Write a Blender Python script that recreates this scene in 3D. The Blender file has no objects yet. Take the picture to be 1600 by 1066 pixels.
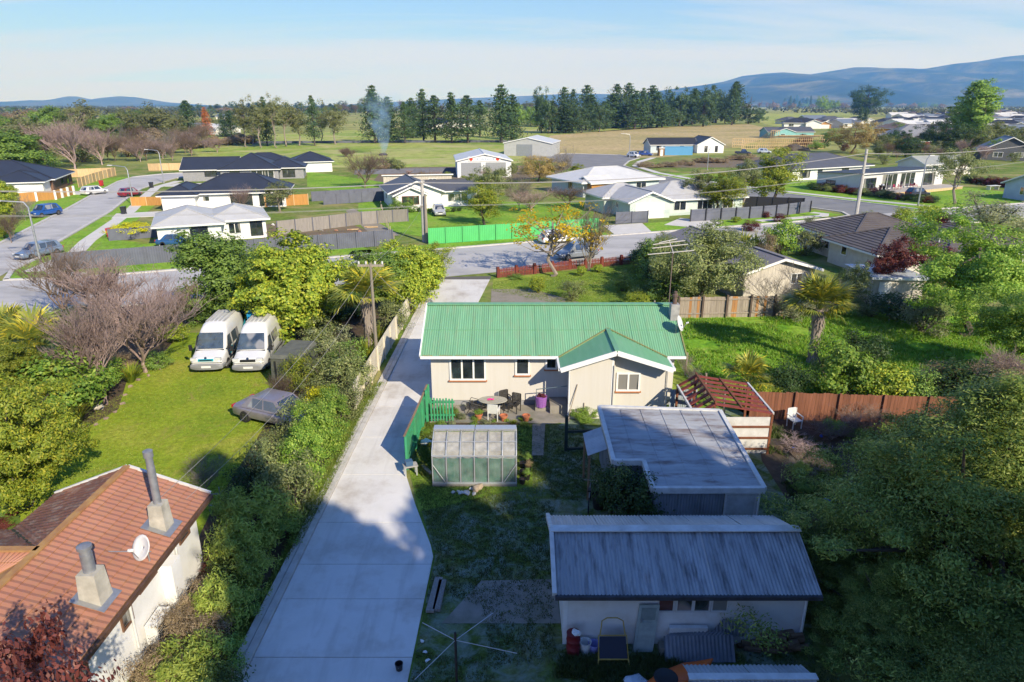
import bpy, bmesh, math, random
import numpy as np
from mathutils import Vector, Matrix
PI = math.pi
R = math.radians
random.seed(7)
sc = bpy.context.scene
C = sc.collection

# ---------------------------------------------------------------- camera, sky, sun, exposure
CAM_H, FPX, PITCH = 15.0, 1067.0, R(19.04)
cd = bpy.data.cameras.new('camera'); cam = bpy.data.objects.new('camera', cd); C.objects.link(cam)
cam.location = (0, 0, CAM_H); cam.rotation_euler = (PI/2 - PITCH, 0, 0)
cd.sensor_width = 36.0; cd.lens = 36.0*FPX/1600.0; cd.clip_start = 0.1; cd.clip_end = 60000
sc.camera = cam
SUN_EL = R(31.5)
SUN_H = Vector((0.565, -0.825)).normalized()
SUN_V = Vector((SUN_H.x*math.cos(SUN_EL), SUN_H.y*math.cos(SUN_EL), math.sin(SUN_EL)))
sl = bpy.data.lights.new('sun', 'SUN'); sl.energy = 5.0; sl.angle = R(0.5); sl.color = (1.0, 0.905, 0.745)
so = bpy.data.objects.new('sun', sl); C.objects.link(so); so.rotation_euler = SUN_V.to_track_quat('Z', 'Y').to_euler(); so.location = (30, -40, 60)
w = bpy.data.worlds.new('World'); sc.world = w; w.use_nodes = True
nt = w.node_tree; nt.nodes.clear()
def wn(t, **k):
    n = nt.nodes.new(t)
    for a, b in k.items(): setattr(n, a, b)
    return n
sky = wn('ShaderNodeTexSky', sky_type='NISHITA', sun_disc=False)
sky.sun_elevation = SUN_EL; sky.sun_rotation = math.atan2(SUN_H.x, SUN_H.y); sky.altitude = 30; sky.air_density = 1.0; sky.dust_density = 0.2; sky.ozone_density = 3.0
bg = wn('ShaderNodeBackground'); bg.inputs['Strength'].default_value = 0.10
wo = wn('ShaderNodeOutputWorld')
# thin cirrus over the whole sky: streaks on a flat layer (direction divided by its height)
tc = wn('ShaderNodeTexCoord'); sep = wn('ShaderNodeSeparateXYZ'); nt.links.new(tc.outputs['Generated'], sep.inputs[0])
mx = wn('ShaderNodeMath', operation='MAXIMUM'); nt.links.new(sep.outputs['Z'], mx.inputs[0]); mx.inputs[1].default_value = 0.0
ad = wn('ShaderNodeMath', operation='ADD'); nt.links.new(mx.outputs[0], ad.inputs[0]); ad.inputs[1].default_value = 0.10
dx = wn('ShaderNodeMath', operation='DIVIDE'); dy = wn('ShaderNodeMath', operation='DIVIDE')
nt.links.new(sep.outputs['X'], dx.inputs[0]); nt.links.new(ad.outputs[0], dx.inputs[1])
nt.links.new(sep.outputs['Y'], dy.inputs[0]); nt.links.new(ad.outputs[0], dy.inputs[1])
cmb = wn('ShaderNodeCombineXYZ'); nt.links.new(dx.outputs[0], cmb.inputs[0]); nt.links.new(dy.outputs[0], cmb.inputs[1])
mp = wn('ShaderNodeMapping'); nt.links.new(cmb.outputs[0], mp.inputs[0])
mp.inputs['Rotation'].default_value = (0, 0, R(-32)); mp.inputs['Scale'].default_value = (0.22, 0.85, 1); mp.inputs['Location'].default_value = (.6, .2, 0)
nz = wn('ShaderNodeTexNoise'); nt.links.new(mp.outputs[0], nz.inputs['Vector']); nz.inputs['Scale'].default_value = 1.0; nz.inputs['Detail'].default_value = 8; nz.inputs['Roughness'].default_value = 0.55; nz.inputs['Distortion'].default_value = 0.6
rp = wn('ShaderNodeValToRGB'); nt.links.new(nz.outputs['Fac'], rp.inputs[0])
rp.color_ramp.elements[0].position = 0.40; rp.color_ramp.elements[0].color = (0.020,)*3+(1,)
rp.color_ramp.elements[1].position = 0.62; rp.color_ramp.elements[1].color = (0.085,)*3+(1,)
# a thin even layer looks denser towards the horizon: cover = 1 - exp(-depth / height)
pw_ = wn('ShaderNodeMath', operation='POWER'); nt.links.new(ad.outputs[0], pw_.inputs[0]); pw_.inputs[1].default_value = 2.0
dv = wn('ShaderNodeMath', operation='DIVIDE'); nt.links.new(rp.outputs[0], dv.inputs[0]); nt.links.new(pw_.outputs[0], dv.inputs[1])
ng = wn('ShaderNodeMath', operation='MULTIPLY'); nt.links.new(dv.outputs[0], ng.inputs[0]); ng.inputs[1].default_value = -1
ex_ = wn('ShaderNodeMath', operation='EXPONENT'); nt.links.new(ng.outputs[0], ex_.inputs[0])
cv = wn('ShaderNodeMath', operation='SUBTRACT'); cv.inputs[0].default_value = 1.0; nt.links.new(ex_.outputs[0], cv.inputs[1])
tint = wn('ShaderNodeMix', data_type='RGBA', blend_type='MULTIPLY'); tint.inputs[0].default_value = 1.0; nt.links.new(sky.outputs[0], tint.inputs[6]); tint.inputs[7].default_value = (.36, .70, 1.30, 1)
mix = wn('ShaderNodeMix', data_type='RGBA'); nt.links.new(cv.outputs[0], mix.inputs[0]); nt.links.new(tint.outputs[2], mix.inputs[6])
mix.inputs[7].default_value = (5.4, 6.0, 7.9, 1)
nt.links.new(mix.outputs[2], bg.inputs['Color']); nt.links.new(bg.outputs[0], wo.inputs['Surface'])
sc.view_settings.view_transform = 'Standard'; sc.view_settings.look = 'None'; sc.view_settings.gamma = 1.0
sc.view_settings.use_curve_mapping = False
sc.view_settings.exposure = 0.45
cy = sc.cycles
cy.max_bounces = 6; cy.diffuse_bounces = 3; cy.glossy_bounces = 3; cy.transmission_bounces = 5; cy.transparent_max_bounces = 8; cy.volume_bounces = 3
cy.caustics_reflective = False; cy.caustics_refractive = False
cy.sample_clamp_indirect = 6.0

# ---------------------------------------------------------------- pixel -> place
CP, SP = math.cos(PITCH), math.sin(PITCH)
def ray(px, py):
    u = (px-800)/FPX; v = (py-533)/FPX
    return u, CP - v*SP, -SP - v*CP
def G(px, py, z=0.0):
    u, a, b = ray(px, py); t = (z-CAM_H)/b
    return Vector((u*t, a*t, z))
def ZY(px, py, Y):
    u, a, b = ray(px, py); t = Y/a
    return Vector((u*t, Y, CAM_H + b*t))
def hgt(px, py, top):            # height of a thing that stands at pixel (px,py) and reaches row top
    return ZY(px, top, G(px, py).y).z
def mpp(py):                      # metres per photo pixel across, at a ground row
    g = G(800, py); return (g.y*CP + CAM_H*SP)/FPX

# ---------------------------------------------------------------- materials
MATS = {}
def nmat(name):
    m = bpy.data.materials.new(name); m.use_nodes = True
    t = m.node_tree; b = t.nodes['Principled BSDF']
    return m, t, b
def hx(h):
    h = h.lstrip('#'); c = [int(h[i:i+2], 16)/255 for i in (0, 2, 4)]
    return tuple(x/12.92 if x <= .04045 else ((x+.055)/1.055)**2.4 for x in c)
def col4(c): return (c[0], c[1], c[2], 1)
def lerpc(a, b, f): return tuple(a[i]*(1-f)+b[i]*f for i in range(3))
def mul(c, f): return tuple(x*f for x in c)
def texco(t, kind='Object', scale=(1, 1, 1), world=False):
    if world:
        g = t.nodes.new('ShaderNodeNewGeometry'); src = g.outputs['Position']
    else:
        g = t.nodes.new('ShaderNodeTexCoord'); src = g.outputs[kind]
    m = t.nodes.new('ShaderNodeMapping'); t.links.new(src, m.inputs[0]); m.inputs['Scale'].default_value = scale
    return m.outputs[0]
def noise(t, vec, scale, detail=5, rough=0.55, dist=0.0):
    n = t.nodes.new('ShaderNodeTexNoise'); t.links.new(vec, n.inputs['Vector'])
    n.inputs['Scale'].default_value = scale; n.inputs['Detail'].default_value = detail; n.inputs['Roughness'].default_value = rough; n.inputs['Distortion'].default_value = dist
    return n.outputs['Fac']
def ramp(t, fac, stops):
    r = t.nodes.new('ShaderNodeValToRGB'); t.links.new(fac, r.inputs[0]); e = r.color_ramp.elements
    while len(e) < len(stops): e.new(0.5)
    for k, (p, c) in enumerate(stops):
        e[k].position = p; e[k].color = col4(c) if len(c) == 3 else c
    return r.outputs[0]
def mixc(t, f, a, b, blend='MIX'):
    m = t.nodes.new('ShaderNodeMix'); m.data_type = 'RGBA'; m.blend_type = blend
    for sock, v in ((m.inputs[0], f), (m.inputs[6], a), (m.inputs[7], b)):
        if isinstance(v, (int, float)): sock.default_value = v
        elif isinstance(v, tuple): sock.default_value = col4(v)
        else: t.links.new(v, sock)
    return m.outputs[2]
def bump(t, b, fac, strength=0.3, dist=0.02):
    n = t.nodes.new('ShaderNodeBump'); t.links.new(fac, n.inputs['Height']); n.inputs['Strength'].default_value = strength; n.inputs['Distance'].default_value = dist
    t.links.new(n.outputs[0], b.inputs['Normal'])
def surf(name, c, c2=None, scale=3.0, rough=0.7, metal=0.0, dirt=None, dirt_amt=0.35, dirt_scale=1.2, bmp=0.0, bscale=40, stretch=(1, 1, 1), spec=0.4, coat=0.0, world=False, ov=0.0):
    """painted / mineral surface: two tones of noise, a coarser dirt or weathering layer, fine relief"""
    if name in MATS: return MATS[name]
    m, t, b = nmat(name)
    vec = texco(t, scale=stretch, world=world)
    c2 = c2 or mul(c, 0.82)
    out = ramp(t, noise(t, vec, scale, 6), [(0.3, c2), (0.7, c)])
    if dirt is not None:
        f = ramp(t, noise(t, vec, dirt_scale, 8, 0.65), [(0.48, (0, 0, 0)), (0.72, (dirt_amt,)*3)])
        out = mixc(t, f, out, dirt)
    if ov:                        # pieces of one surface differ a little from each other
        oi = t.nodes.new('ShaderNodeObjectInfo'); mr = t.nodes.new('ShaderNodeMapRange'); t.links.new(oi.outputs['Random'], mr.inputs[0]); mr.inputs[3].default_value = 1-ov; mr.inputs[4].default_value = 1+ov
        out = mixc(t, 1.0, out, mr.outputs[0], 'MULTIPLY')
    t.links.new(out, b.inputs['Base Color'])
    b.inputs['Roughness'].default_value = rough; b.inputs['Metallic'].default_value = metal
    b.inputs['Specular IOR Level'].default_value = spec; b.inputs['Coat Weight'].default_value = coat
    if bmp: bump(t, b, noise(t, vec, bscale, 4), bmp)
    MATS[name] = m; return m
def glass(name='window_glass', c=(0.012, 0.015, 0.02), rough=0.06):
    if name in MATS: return MATS[name]
    m, t, b = nmat(name); v = texco(t, world=True)
    col = ramp(t, noise(t, v, 1.3, 3), [(0.35, c), (0.75, mul(c, 3.5))])
    cur = ramp(t, noise(t, texco(t, world=True, scale=(1, 1, .25)), .9, 1), [(0.60, (0, 0, 0)), (0.63, (.8,)*3)])      # drawn curtains behind some panes
    t.links.new(mixc(t, cur, col, (.30, .29, .27)), b.inputs['Base Color'])
    b.inputs['Roughness'].default_value = rough; b.inputs['Specular IOR Level'].default_value = 0.9; b.inputs['IOR'].default_value = 1.9
    MATS[name] = m; return m
def leafmat(name, ca, cb, cc=None, trans=0.38, rough=0.5):
    """foliage: every leaf its own tone between ca and cb, a few cc; varies a little from plant to plant"""
    if name in MATS: return MATS[name]
    m, t, b = nmat(name)
    g = t.nodes.new('ShaderNodeNewGeometry'); oi = t.nodes.new('ShaderNodeObjectInfo')
    st = [(0.0, ca), (0.75, cb)] + ([(1.0, cc)] if cc else [])
    c = ramp(t, g.outputs['Random Per Island'], st)
    tex = noise(t, texco(t, world=True), 0.9, 3)
    c = mixc(t, 0.55, c, ramp(t, tex, [(0.3, (0.7,)*3), (0.7, (1.3,)*3)]), 'MULTIPLY')
    hv = t.nodes.new('ShaderNodeHueSaturation'); t.links.new(c, hv.inputs['Color'])
    mr = t.nodes.new('ShaderNodeMapRange'); t.links.new(oi.outputs['Random'], mr.inputs[0]); mr.inputs[3].default_value = 0.78; mr.inputs[4].default_value = 1.2
    t.links.new(mr.outputs[0], hv.inputs['Value'])
    c = hv.outputs[0]
    t.links.new(c, b.inputs['Base Color']); b.inputs['Roughness'].default_value = rough; b.inputs['Specular IOR Level'].default_value = 0.3
    tr = t.nodes.new('ShaderNodeBsdfTranslucent'); t.links.new(c, tr.inputs['Color'])
    ms = t.nodes.new('ShaderNodeMixShader'); ms.inputs[0].default_value = trans
    t.links.new(b.outputs[0], ms.inputs[1]); t.links.new(tr.outputs[0], ms.inputs[2])
    t.links.new(ms.outputs[0], t.nodes['Material Output'].inputs['Surface'])
    MATS[name] = m; return m
def plain(name, c, rough=0.5, metal=0.0, spec=0.5, coat=0.0, var=0.12):
    return surf(name, c, mul(c, 1-var), 9.0, rough, metal, spec=spec, coat=coat)

# ---------------------------------------------------------------- objects
FRAME = {}
def tag(o, label=None, cat=None, group=None, kind=None):
    if label: o['label'] = label
    if cat: o['category'] = cat
    if group: o['group'] = group
    if kind: o['kind'] = kind
    return o
def thing(name, label, cat, loc=(0, 0, 0), rz=0.0, group=None):
    o = bpy.data.objects.new(name, None); C.objects.link(o); o.empty_display_size = 0.3
    o.location = loc; o.rotation_euler = (0, 0, rz); tag(o, label, cat, group)
    FRAME[o] = (Matrix.Translation(Vector(loc)) @ Matrix.Rotation(rz, 4, 'Z')).inverted()
    return o
def link(name, me, parent=None):
    o = bpy.data.objects.new(name, me); C.objects.link(o)
    if parent is not None:
        o.parent = parent
        if parent in FRAME: FRAME[o] = FRAME[parent]
    return o
def copy_tree(o, parent=None):
    c = o.copy(); C.objects.link(c); c.parent = parent
    for ch in KIDS.get(o, []): copy_tree(ch, c)
    return c
KIDS = {}
def kids_of(o):                   # remember a prototype's parts so that copies need no scan of the file
    KIDS[o] = list(o.children)
    for ch in KIDS[o]: kids_of(ch)

class MB:
    """collects shapes; build() links them as one mesh object"""
    def __init__(s): s.v = []; s.f = []
    def quad(s, a, b, c, d):
        n = len(s.v); s.v += [tuple(a), tuple(b), tuple(c), tuple(d)]; s.f.append((n, n+1, n+2, n+3)); return s
    def poly(s, pts):
        n = len(s.v); s.v += [tuple(p) for p in pts]; s.f.append(tuple(range(n, n+len(pts)))); return s
    def hexa(s, p):               # 8 points: bottom 0-3, top 4-7
        n = len(s.v); s.v += [tuple(q) for q in p]
        s.f += [tuple(n+i for i in q) for q in ((3, 2, 1, 0), (4, 5, 6, 7), (0, 1, 5, 4), (1, 2, 6, 5), (2, 3, 7, 6), (3, 0, 4, 7))]; return s
    def box(s, x0, y0, z0, x1, y1, z1):
        return s.hexa([(x0, y0, z0), (x1, y0, z0), (x1, y1, z0), (x0, y1, z0), (x0, y0, z1), (x1, y0, z1), (x1, y1, z1), (x0, y1, z1)])
    def obox(s, o, ux, uy, uz):   # origin corner and three edge vectors
        o, ux, uy, uz = Vector(o), Vector(ux), Vector(uy), Vector(uz)
        return s.hexa([o, o+ux, o+ux+uy, o+uy, o+uz, o+ux+uz, o+ux+uy+uz, o+uy+uz])
    def bar(s, a, b, w, h=None, up=(0, 0, 1)):   # rectangular bar from a to b
        a, b = Vector(a), Vector(b); h = h or w; d = (b-a)
        if d.length < 1e-6: return s
        d.normalize(); up = Vector(up)
        if abs(d.dot(up)) > 0.98: up = Vector((1, 0, 0))
        r = d.cross(up).normalized(); u = r.cross(d).normalized()
        r *= w/2; u *= h/2
        return s.hexa([a-r-u, a+r-u, b+r-u, b-r-u, a-r+u, a+r+u, b+r+u, b-r+u])
    def tube(s, pts, rad, n=8, cap=True):
        pts = [Vector(p) for p in pts]; m = len(pts)
        rad = [rad]*m if isinstance(rad, (int, float)) else rad
        n0 = len(s.v); prev = None
        for i, p in enumerate(pts):
            d = (pts[min(i+1, m-1)] - pts[max(i-1, 0)])
            d = d.normalized() if d.length > 1e-9 else Vector((0, 0, 1))
            if prev is None:
                a = Vector((1, 0, 0)) if abs(d.x) < 0.9 else Vector((0, 1, 0))
                r = d.cross(a).normalized()
            else:
                r = (prev - d*prev.dot(d)); r = r.normalized() if r.length > 1e-6 else d.cross(Vector((0, 1, 0))).normalized()
            prev = r; u = d.cross(r)
            for k in range(n):
                q = 2*PI*k/n; s.v.append(tuple(p + r*(math.cos(q)*rad[i]) + u*(math.sin(q)*rad[i])))
        for i in range(m-1):
            for k in range(n):
                a = n0+i*n+k; b = n0+i*n+(k+1) % n; s.f.append((a, b, b+n, a+n))
        if cap:
            s.f.append(tuple(n0+k for k in reversed(range(n)))); s.f.append(tuple(n0+(m-1)*n+k for k in range(n)))
        return s
    def lathe(s, prof, n=14, c=(0, 0, 0), axis='z', cap=True):   # prof: (radius, height)
        n0 = len(s.v); m = len(prof)
        for r, h in prof:
            for k in range(n):
                q = 2*PI*k/n; a, b = r*math.cos(q), r*math.sin(q)
                p = {'z': (a, b, h), 'y': (a, h, b), 'x': (h, a, b)}[axis]
                s.v.append((p[0]+c[0], p[1]+c[1], p[2]+c[2]))
        for i in range(m-1):
            for k in range(n):
                a = n0+i*n+k; b = n0+i*n+(k+1) % n; s.f.append((a, b, b+n, a+n))
        if cap:
            s.f.append(tuple(n0+k for k in range(n))); s.f.append(tuple(n0+(m-1)*n+k for k in range(n)))
        return s
    def prism(s, pts, z0, z1):    # vertical prism over a ground polygon
        n = len(s.v); k = len(pts)
        s.v += [(p[0], p[1], z0) for p in pts] + [(p[0], p[1], z1) for p in pts]
        s.f.append(tuple(n+k+i for i in range(k))); s.f.append(tuple(n+i for i in reversed(range(k))))
        for i in range(k):
            j = (i+1) % k; s.f.append((n+i, n+j, n+k+j, n+k+i))
        return s
    def rock(s, c, r, rnd, n=1, flat=0.7):
        bm = bmesh.new(); bmesh.ops.create_icosphere(bm, subdivisions=n+1, radius=1)
        n0 = len(s.v); sx, sy = rnd.uniform(.8, 1.3), rnd.uniform(.8, 1.2); off = rnd.uniform(0, 50)
        for v in bm.verts:
            k = 0.8+0.35*math.sin(v.co.x*3.1+off)*math.cos(v.co.y*2.7+off*1.3)+rnd.uniform(-.06, .06)
            s.v.append((c[0]+v.co.x*r*sx*k, c[1]+v.co.y*r*sy*k, c[2]+v.co.z*r*flat*k))
        for f in bm.faces: s.f.append(tuple(n0+v.index for v in f.verts))
        bm.free(); return s
    def mesh(s, name, mat=None, smooth=False, inv=None):
        me = bpy.data.meshes.new(name)
        vs = s.v if inv is None else [tuple(inv @ Vector(p)) for p in s.v]
        me.from_pydata(vs, [], s.f)
        if smooth:
            me.shade_smooth(); me.set_sharp_from_angle(angle=R(42))
        if mat: me.materials.append(mat)
        return me
    def build(s, name, mat, parent=None, smooth=False, world=False, fix=True):
        """world=True: the shapes are in world coordinates, the parent stands elsewhere"""
        inv = FRAME[parent] if (world and parent is not None) else None
        me = s.mesh(name, mat, smooth, inv)
        if fix:
            bm = bmesh.new(); bm.from_mesh(me); bmesh.ops.recalc_face_normals(bm, faces=bm.faces); bm.to_mesh(me); bm.free()
        return link(name, me, parent)
def np_mesh(name, V, F, mat, smooth=False):
    V = np.asarray(V, dtype=np.float32); F = np.asarray(F, dtype=np.int32); k = F.shape[1]
    me = bpy.data.meshes.new(name); me.vertices.add(len(V)); me.vertices.foreach_set('co', V.ravel())
    me.loops.add(F.size); me.loops.foreach_set('vertex_index', F.ravel())
    me.polygons.add(len(F)); me.polygons.foreach_set('loop_start', np.arange(0, F.size, k, dtype=np.int32))
    if smooth: me.polygons.foreach_set('use_smooth', np.ones(len(F), dtype=bool))
    me.update(calc_edges=True)
    if mat: me.materials.append(mat)
    return me
def smooth_by_angle(o, ang=40):
    me = o.data; me.shade_smooth()
    try: me.set_sharp_from_angle(angle=R(ang))
    except Exception: pass
    return o
def sheet(name, pxs, z, mat, label=None, kind='structure', world=None):
    pts = world or [G(*p) for p in pxs]
    o = MB().poly([(p[0], p[1], z) for p in pts]).build(name, mat); tag(o, kind=kind)
    if o.data.polygons and o.data.polygons[0].normal.z < 0: o.data.flip_normals()
    return o
# ---------------------------------------------------------------- vegetation generators (unit height, base at the origin)
def rnds(seed): return np.random.default_rng(seed)
def unit(v): return v/np.maximum(np.linalg.norm(v, axis=-1, keepdims=True), 1e-9)
def leaves(P, N, L, W, rg, droop=0.0, bend=0.0):
    """one rhombic leaf at every point of P, facing about N; L, W leaf length and width (scalars or arrays)"""
    n = len(P); N = unit(N + rg.normal(0, .45, (n, 3)))
    D = rg.normal(0, 1, (n, 3)); D[:, 2] -= droop
    D = unit(D - N*np.sum(D*N, 1, keepdims=True)); S = np.cross(N, D)
    L = np.broadcast_to(np.asarray(L, dtype=float), (n,))[:, None]*rg.uniform(.45, 1.4, (n, 1)); W = np.broadcast_to(np.asarray(W, dtype=float), (n,))[:, None]*rg.uniform(.7, 1.3, (n, 1))
    a = P - D*L*.5; b = P + S*W*.5; c = P + D*L*.5 + N*L*bend; d = P - S*W*.5
    V = np.stack([a, b, c, d], 1).reshape(-1, 3)
    return V, np.arange(4*n).reshape(-1, 4)
def ball(rg, n, shell=0.5):
    d = unit(rg.normal(0, 1, (n, 3))); r = (shell + (1-shell)*rg.random((n, 1))) ; return d*r
def clump_crown(rg, nclump, per, cen, rad, crad, L, W, shell=0.55, lump=0.25, updirs=0.35, low=-0.75, droop=.3, lobes=0, taper=0):
    """leaf clumps spread through an ellipsoid with an uneven outline"""
    if lobes:                     # a crown made of several rounded masses of different size
        lc = ball(rg, lobes*3, .55); lc = lc[lc[:, 2] > low][:lobes]*.66; lr = rg.uniform(.30, .52, len(lc))
        w = rg.choice(len(lc), nclump, p=lr**2/np.sum(lr**2)); c = lc[w] + ball(rg, nclump, shell)*lr[w][:, None]
    else:
        c = ball(rg, nclump*2, shell); c = c[c[:, 2] > low][:nclump]
    ph = rg.uniform(0, 6.28, 4)
    k = 1 + lump*(np.sin(c[:, 0]*4+ph[0])*np.sin(c[:, 1]*4+ph[1]) + np.sin(c[:, 2]*5+ph[2])*.6)
    c = c*k[:, None]
    if taper: c[:, :2] *= (1.05-taper*(c[:, 2:3]+.3))
    CC = np.asarray(cen) + c*np.asarray(rad)
    rr = crad*rg.uniform(.6, 1.35, (len(c), 1))
    out = unit(c*np.array([1, 1, 1.0]))
    P = []; N = []
    for i in range(len(c)):
        q = ball(rg, per, .35); q[:, 2] *= .7
        P.append(CC[i] + q*rr[i]); n_ = unit(q)*.7 + out[i]*.6; n_[:, 2] += updirs; N.append(n_)
    P = np.concatenate(P); N = np.concatenate(N)
    V, F = leaves(P, N, L, W, rg, droop); return V, F, CC
def limb_tree(mb, rg, base, top, r0, targets, n=6, bend=.12):
    """tapered trunk from base to top and limbs from it to the target points"""
    b = np.asarray(base, float); t = np.asarray(top, float)
    pts = [b + (t-b)*f + np.array([rg.normal(0, bend*.25), rg.normal(0, bend*.25), 0])*(0 < f < 1) for f in (0, .05, .3, .6, 1.0)]
    mb.tube(pts, [r0*1.45, r0*1.05, r0*.85, r0*.65, r0*.35], n)
    for q in targets:
        f = rg.uniform(.35, .95); p0 = b + (t-b)*f; q = np.asarray(q); m1 = p0*.5+q*.5 + np.array([0, 0, -.04*np.linalg.norm(q-p0)]) + rg.normal(0, .02, 3)
        mb.tube([p0, m1, q], [r0*.42*(1.15-f*.5), r0*.25, r0*.08], 5, cap=False)
PROTO = {}
BARK = surf('bark', (0.13, 0.105, 0.085), (0.055, 0.045, 0.038), 12, 0.9, stretch=(1, 1, .25), bmp=.6, bscale=30)
BARK_PALE = surf('bark_pale', (0.34, 0.29, 0.24), (0.17, 0.14, 0.12), 10, 0.9, stretch=(1, 1, .3), bmp=.5, bscale=30)
BARK_PINK = surf('bark_pink', (0.30, 0.215, 0.19), (0.18, 0.13, 0.12), 8, 0.9)
BARK_BROWN = surf('bark_brown', (0.20, 0.14, 0.095), (0.11, 0.08, 0.055), 8, 0.9)
def proto(key, crown_mesh, trunk_mesh, width):
    PROTO[key] = (crown_mesh, trunk_mesh, width)
def broadleaf(key, seed, mat, bark=BARK, crown=(0, 0, .62), rad=(.36, .36, .36), nclump=70, per=90, crad=.11, L=.030, W=.017, shell=.5, lump=.22, trunk=.4, r0=.022, low=-.75, droop=.3, limbs=14, lobes=0, taper=0):
    rg = rnds(seed); V, F, CC = clump_crown(rg, nclump, per, crown, rad, crad, L, W, shell, lump, low=low, droop=droop, lobes=lobes, taper=taper)
    V[:, 2] = np.maximum(V[:, 2], .03)
    top = V[:, 2].max(); s = 1.0/top; V = V*[1, 1, s]
    cm = np_mesh(key+'_crown', V, F, mat)
    mb = MB(); pick = CC[rg.permutation(len(CC))[:limbs]]
    limb_tree(mb, rg, (0, 0, 0), (rg.normal(0, .02), rg.normal(0, .02), crown[2]+rad[2]*.3), r0, pick)
    proto(key, cm, mb.mesh(key+'_trunk', bark, True), 2*np.percentile(np.abs(V[:, :2]), 99))
def conifer(key, seed, mat, bark=BARK, base_r=.24, start=.12, levels=16, per=26, L=.05, W=.02, ragged=.3, droop=.25, power=.8, clear=0.0, r0=.018, dens=1.0, tipr=.02):
    """pine or fir: whorls of branches with needle tufts, ragged outline"""
    rg = rnds(seed); P = []; N = []; mb = MB()
    mb.tube([(0, 0, 0), (0, 0, .03), (rg.normal(0, .006), 0, .5), (0, 0, .98)], [r0*1.5, r0*1.1, r0*.7, r0*.1], 6)
    for i in range(levels):
        f = i/(levels-1); z = start + (1-start)*f*.97
        rr = (base_r*(1-f)**power + tipr)
        nb = max(3, int((7-3*f)*dens+rg.integers(0, 3)))
        a0 = rg.uniform(0, 6.28)
        for b in range(nb):
            r = rr*rg.uniform(1-ragged, 1+ragged*.7); a = a0 + 6.28*b/nb + rg.normal(0, .25)
            d = np.array([math.cos(a), math.sin(a), 0]); tip = d*r + np.array([0, 0, z + r*rg.uniform(-.1, .35) - droop*r*.4])
            mb.tube([(0, 0, z-.015), tuple(tip*.5+np.array([0, 0, z*.5])), tuple(tip)], [r0*.3*(1-f*.6), r0*.2*(1-f*.6), r0*.06], 3, cap=False)
            t = rg.random((per, 1))**.6*.9+.12
            sp = r*.22+.012
            pts = np.array([0, 0, z])*(1-t) + tip*t + rg.normal(0, 1, (per, 3))*[sp, sp, sp*.55]
            P.append(pts); n_ = rg.normal(0, .5, (per, 3)) + d*.6; n_[:, 2] += .8; N.append(n_)
    P = np.concatenate(P); N = np.concatenate(N); V, F = leaves(P, N, L, W, rg, droop)
    V[:, 2] /= V[:, 2].max()
    proto(key, np_mesh(key+'_crown', V, F, mat), mb.mesh(key+'_trunk', bark, True), 2*(base_r+tipr)*1.1)
def bare(key, seed, bark, spread=.42, levels=5, r0=.02, trunk=.22, kids=(3, 3, 4, 4, 3), up=.25, twig_leaf=None, upright=.55):
    """leafless tree: recursive branching down to twigs; the fine twigs are the crown"""
    rg = rnds(seed); tm = MB(); tw = ([], []); tips = []
    def tri(a, b, ra, rb, arr):
        d = unit(b-a); x = np.cross(d, [0.3, .5, .8]); x = unit(x); y = np.cross(d, x); n = len(arr[0])*3
        q = np.stack([a+x*ra, a-x*ra*.5+y*ra*.87, a-x*ra*.5-y*ra*.87, b+x*rb, b-x*rb*.5+y*rb*.87, b-x*rb*.5-y*rb*.87])
        arr[0].append(q); 
    segs = []
    def grow(p, d, ln, r, lev):
        k = 2 if lev >= 2 else 3
        pts = [p]
        for i in range(k):
            d = unit(d + rg.normal(0, .13, 3) + np.array([0, 0, up*.12])); p = p + d*ln/k; pts.append(p)
        if lev <= 1:
            tm.tube(pts, list(np.linspace(r, r*.6, k+1)), 6, cap=False)
        else:
            rr = np.linspace(r, r*.5, k+1)
            for i in range(k): segs.append((pts[i], pts[i+1], rr[i], rr[i+1]))
        if lev >= levels-1: tips.append(p); return
        for c in range(kids[lev] + int(rg.integers(0, 2))):
            f = rg.uniform(.35, 1.0) if lev else rg.uniform(.5, 1.0)
            q = pts[0] + (p-pts[0])*f if lev else pts[-1]*f + pts[-2]*(1-f)
            a = rg.uniform(0, 6.28); side = unit(np.array([math.cos(a), math.sin(a), rg.uniform(-.1, .3)]))
            nd = unit(d*upright + side*spread*2*rg.uniform(.6, 1.2) + np.array([0, 0, up]))
            grow(q, nd, ln*(rg.uniform(2.0, 3.0) if lev == 0 else rg.uniform(.55, .85)), r*.60, lev+1)
    grow(np.zeros(3), np.array([rg.normal(0, .05), rg.normal(0, .05), 1.0]), trunk, r0, 0)
    V = []; F = []
    for i, (a, b, ra, rb) in enumerate(segs):
        d = unit(b-a); x = unit(np.cross(d, [.31, .52, .79])); y = np.cross(d, x); n = 6*i
        V.append(np.stack([a+x*ra, a-x*ra*.5+y*ra*.87, a-x*ra*.5-y*ra*.87, b+x*rb, b-x*rb*.5+y*rb*.87, b-x*rb*.5-y*rb*.87]))
        F += [(n, n+1, n+4, n+3), (n+1, n+2, n+5, n+4), (n+2, n, n+3, n+5)]
    V = np.concatenate(V); hmax = V[:, 2].max(); wid = np.abs(V[:, :2]).max()/hmax
    V /= hmax; tm.v = [tuple(np.array(p)/hmax) for p in tm.v]
    proto(key, np_mesh(key+'_twigs', V, np.array(F), bark), tm.mesh(key+'_trunk', bark, True), 2*wid*.85)
    return np.array(tips)/hmax
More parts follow.
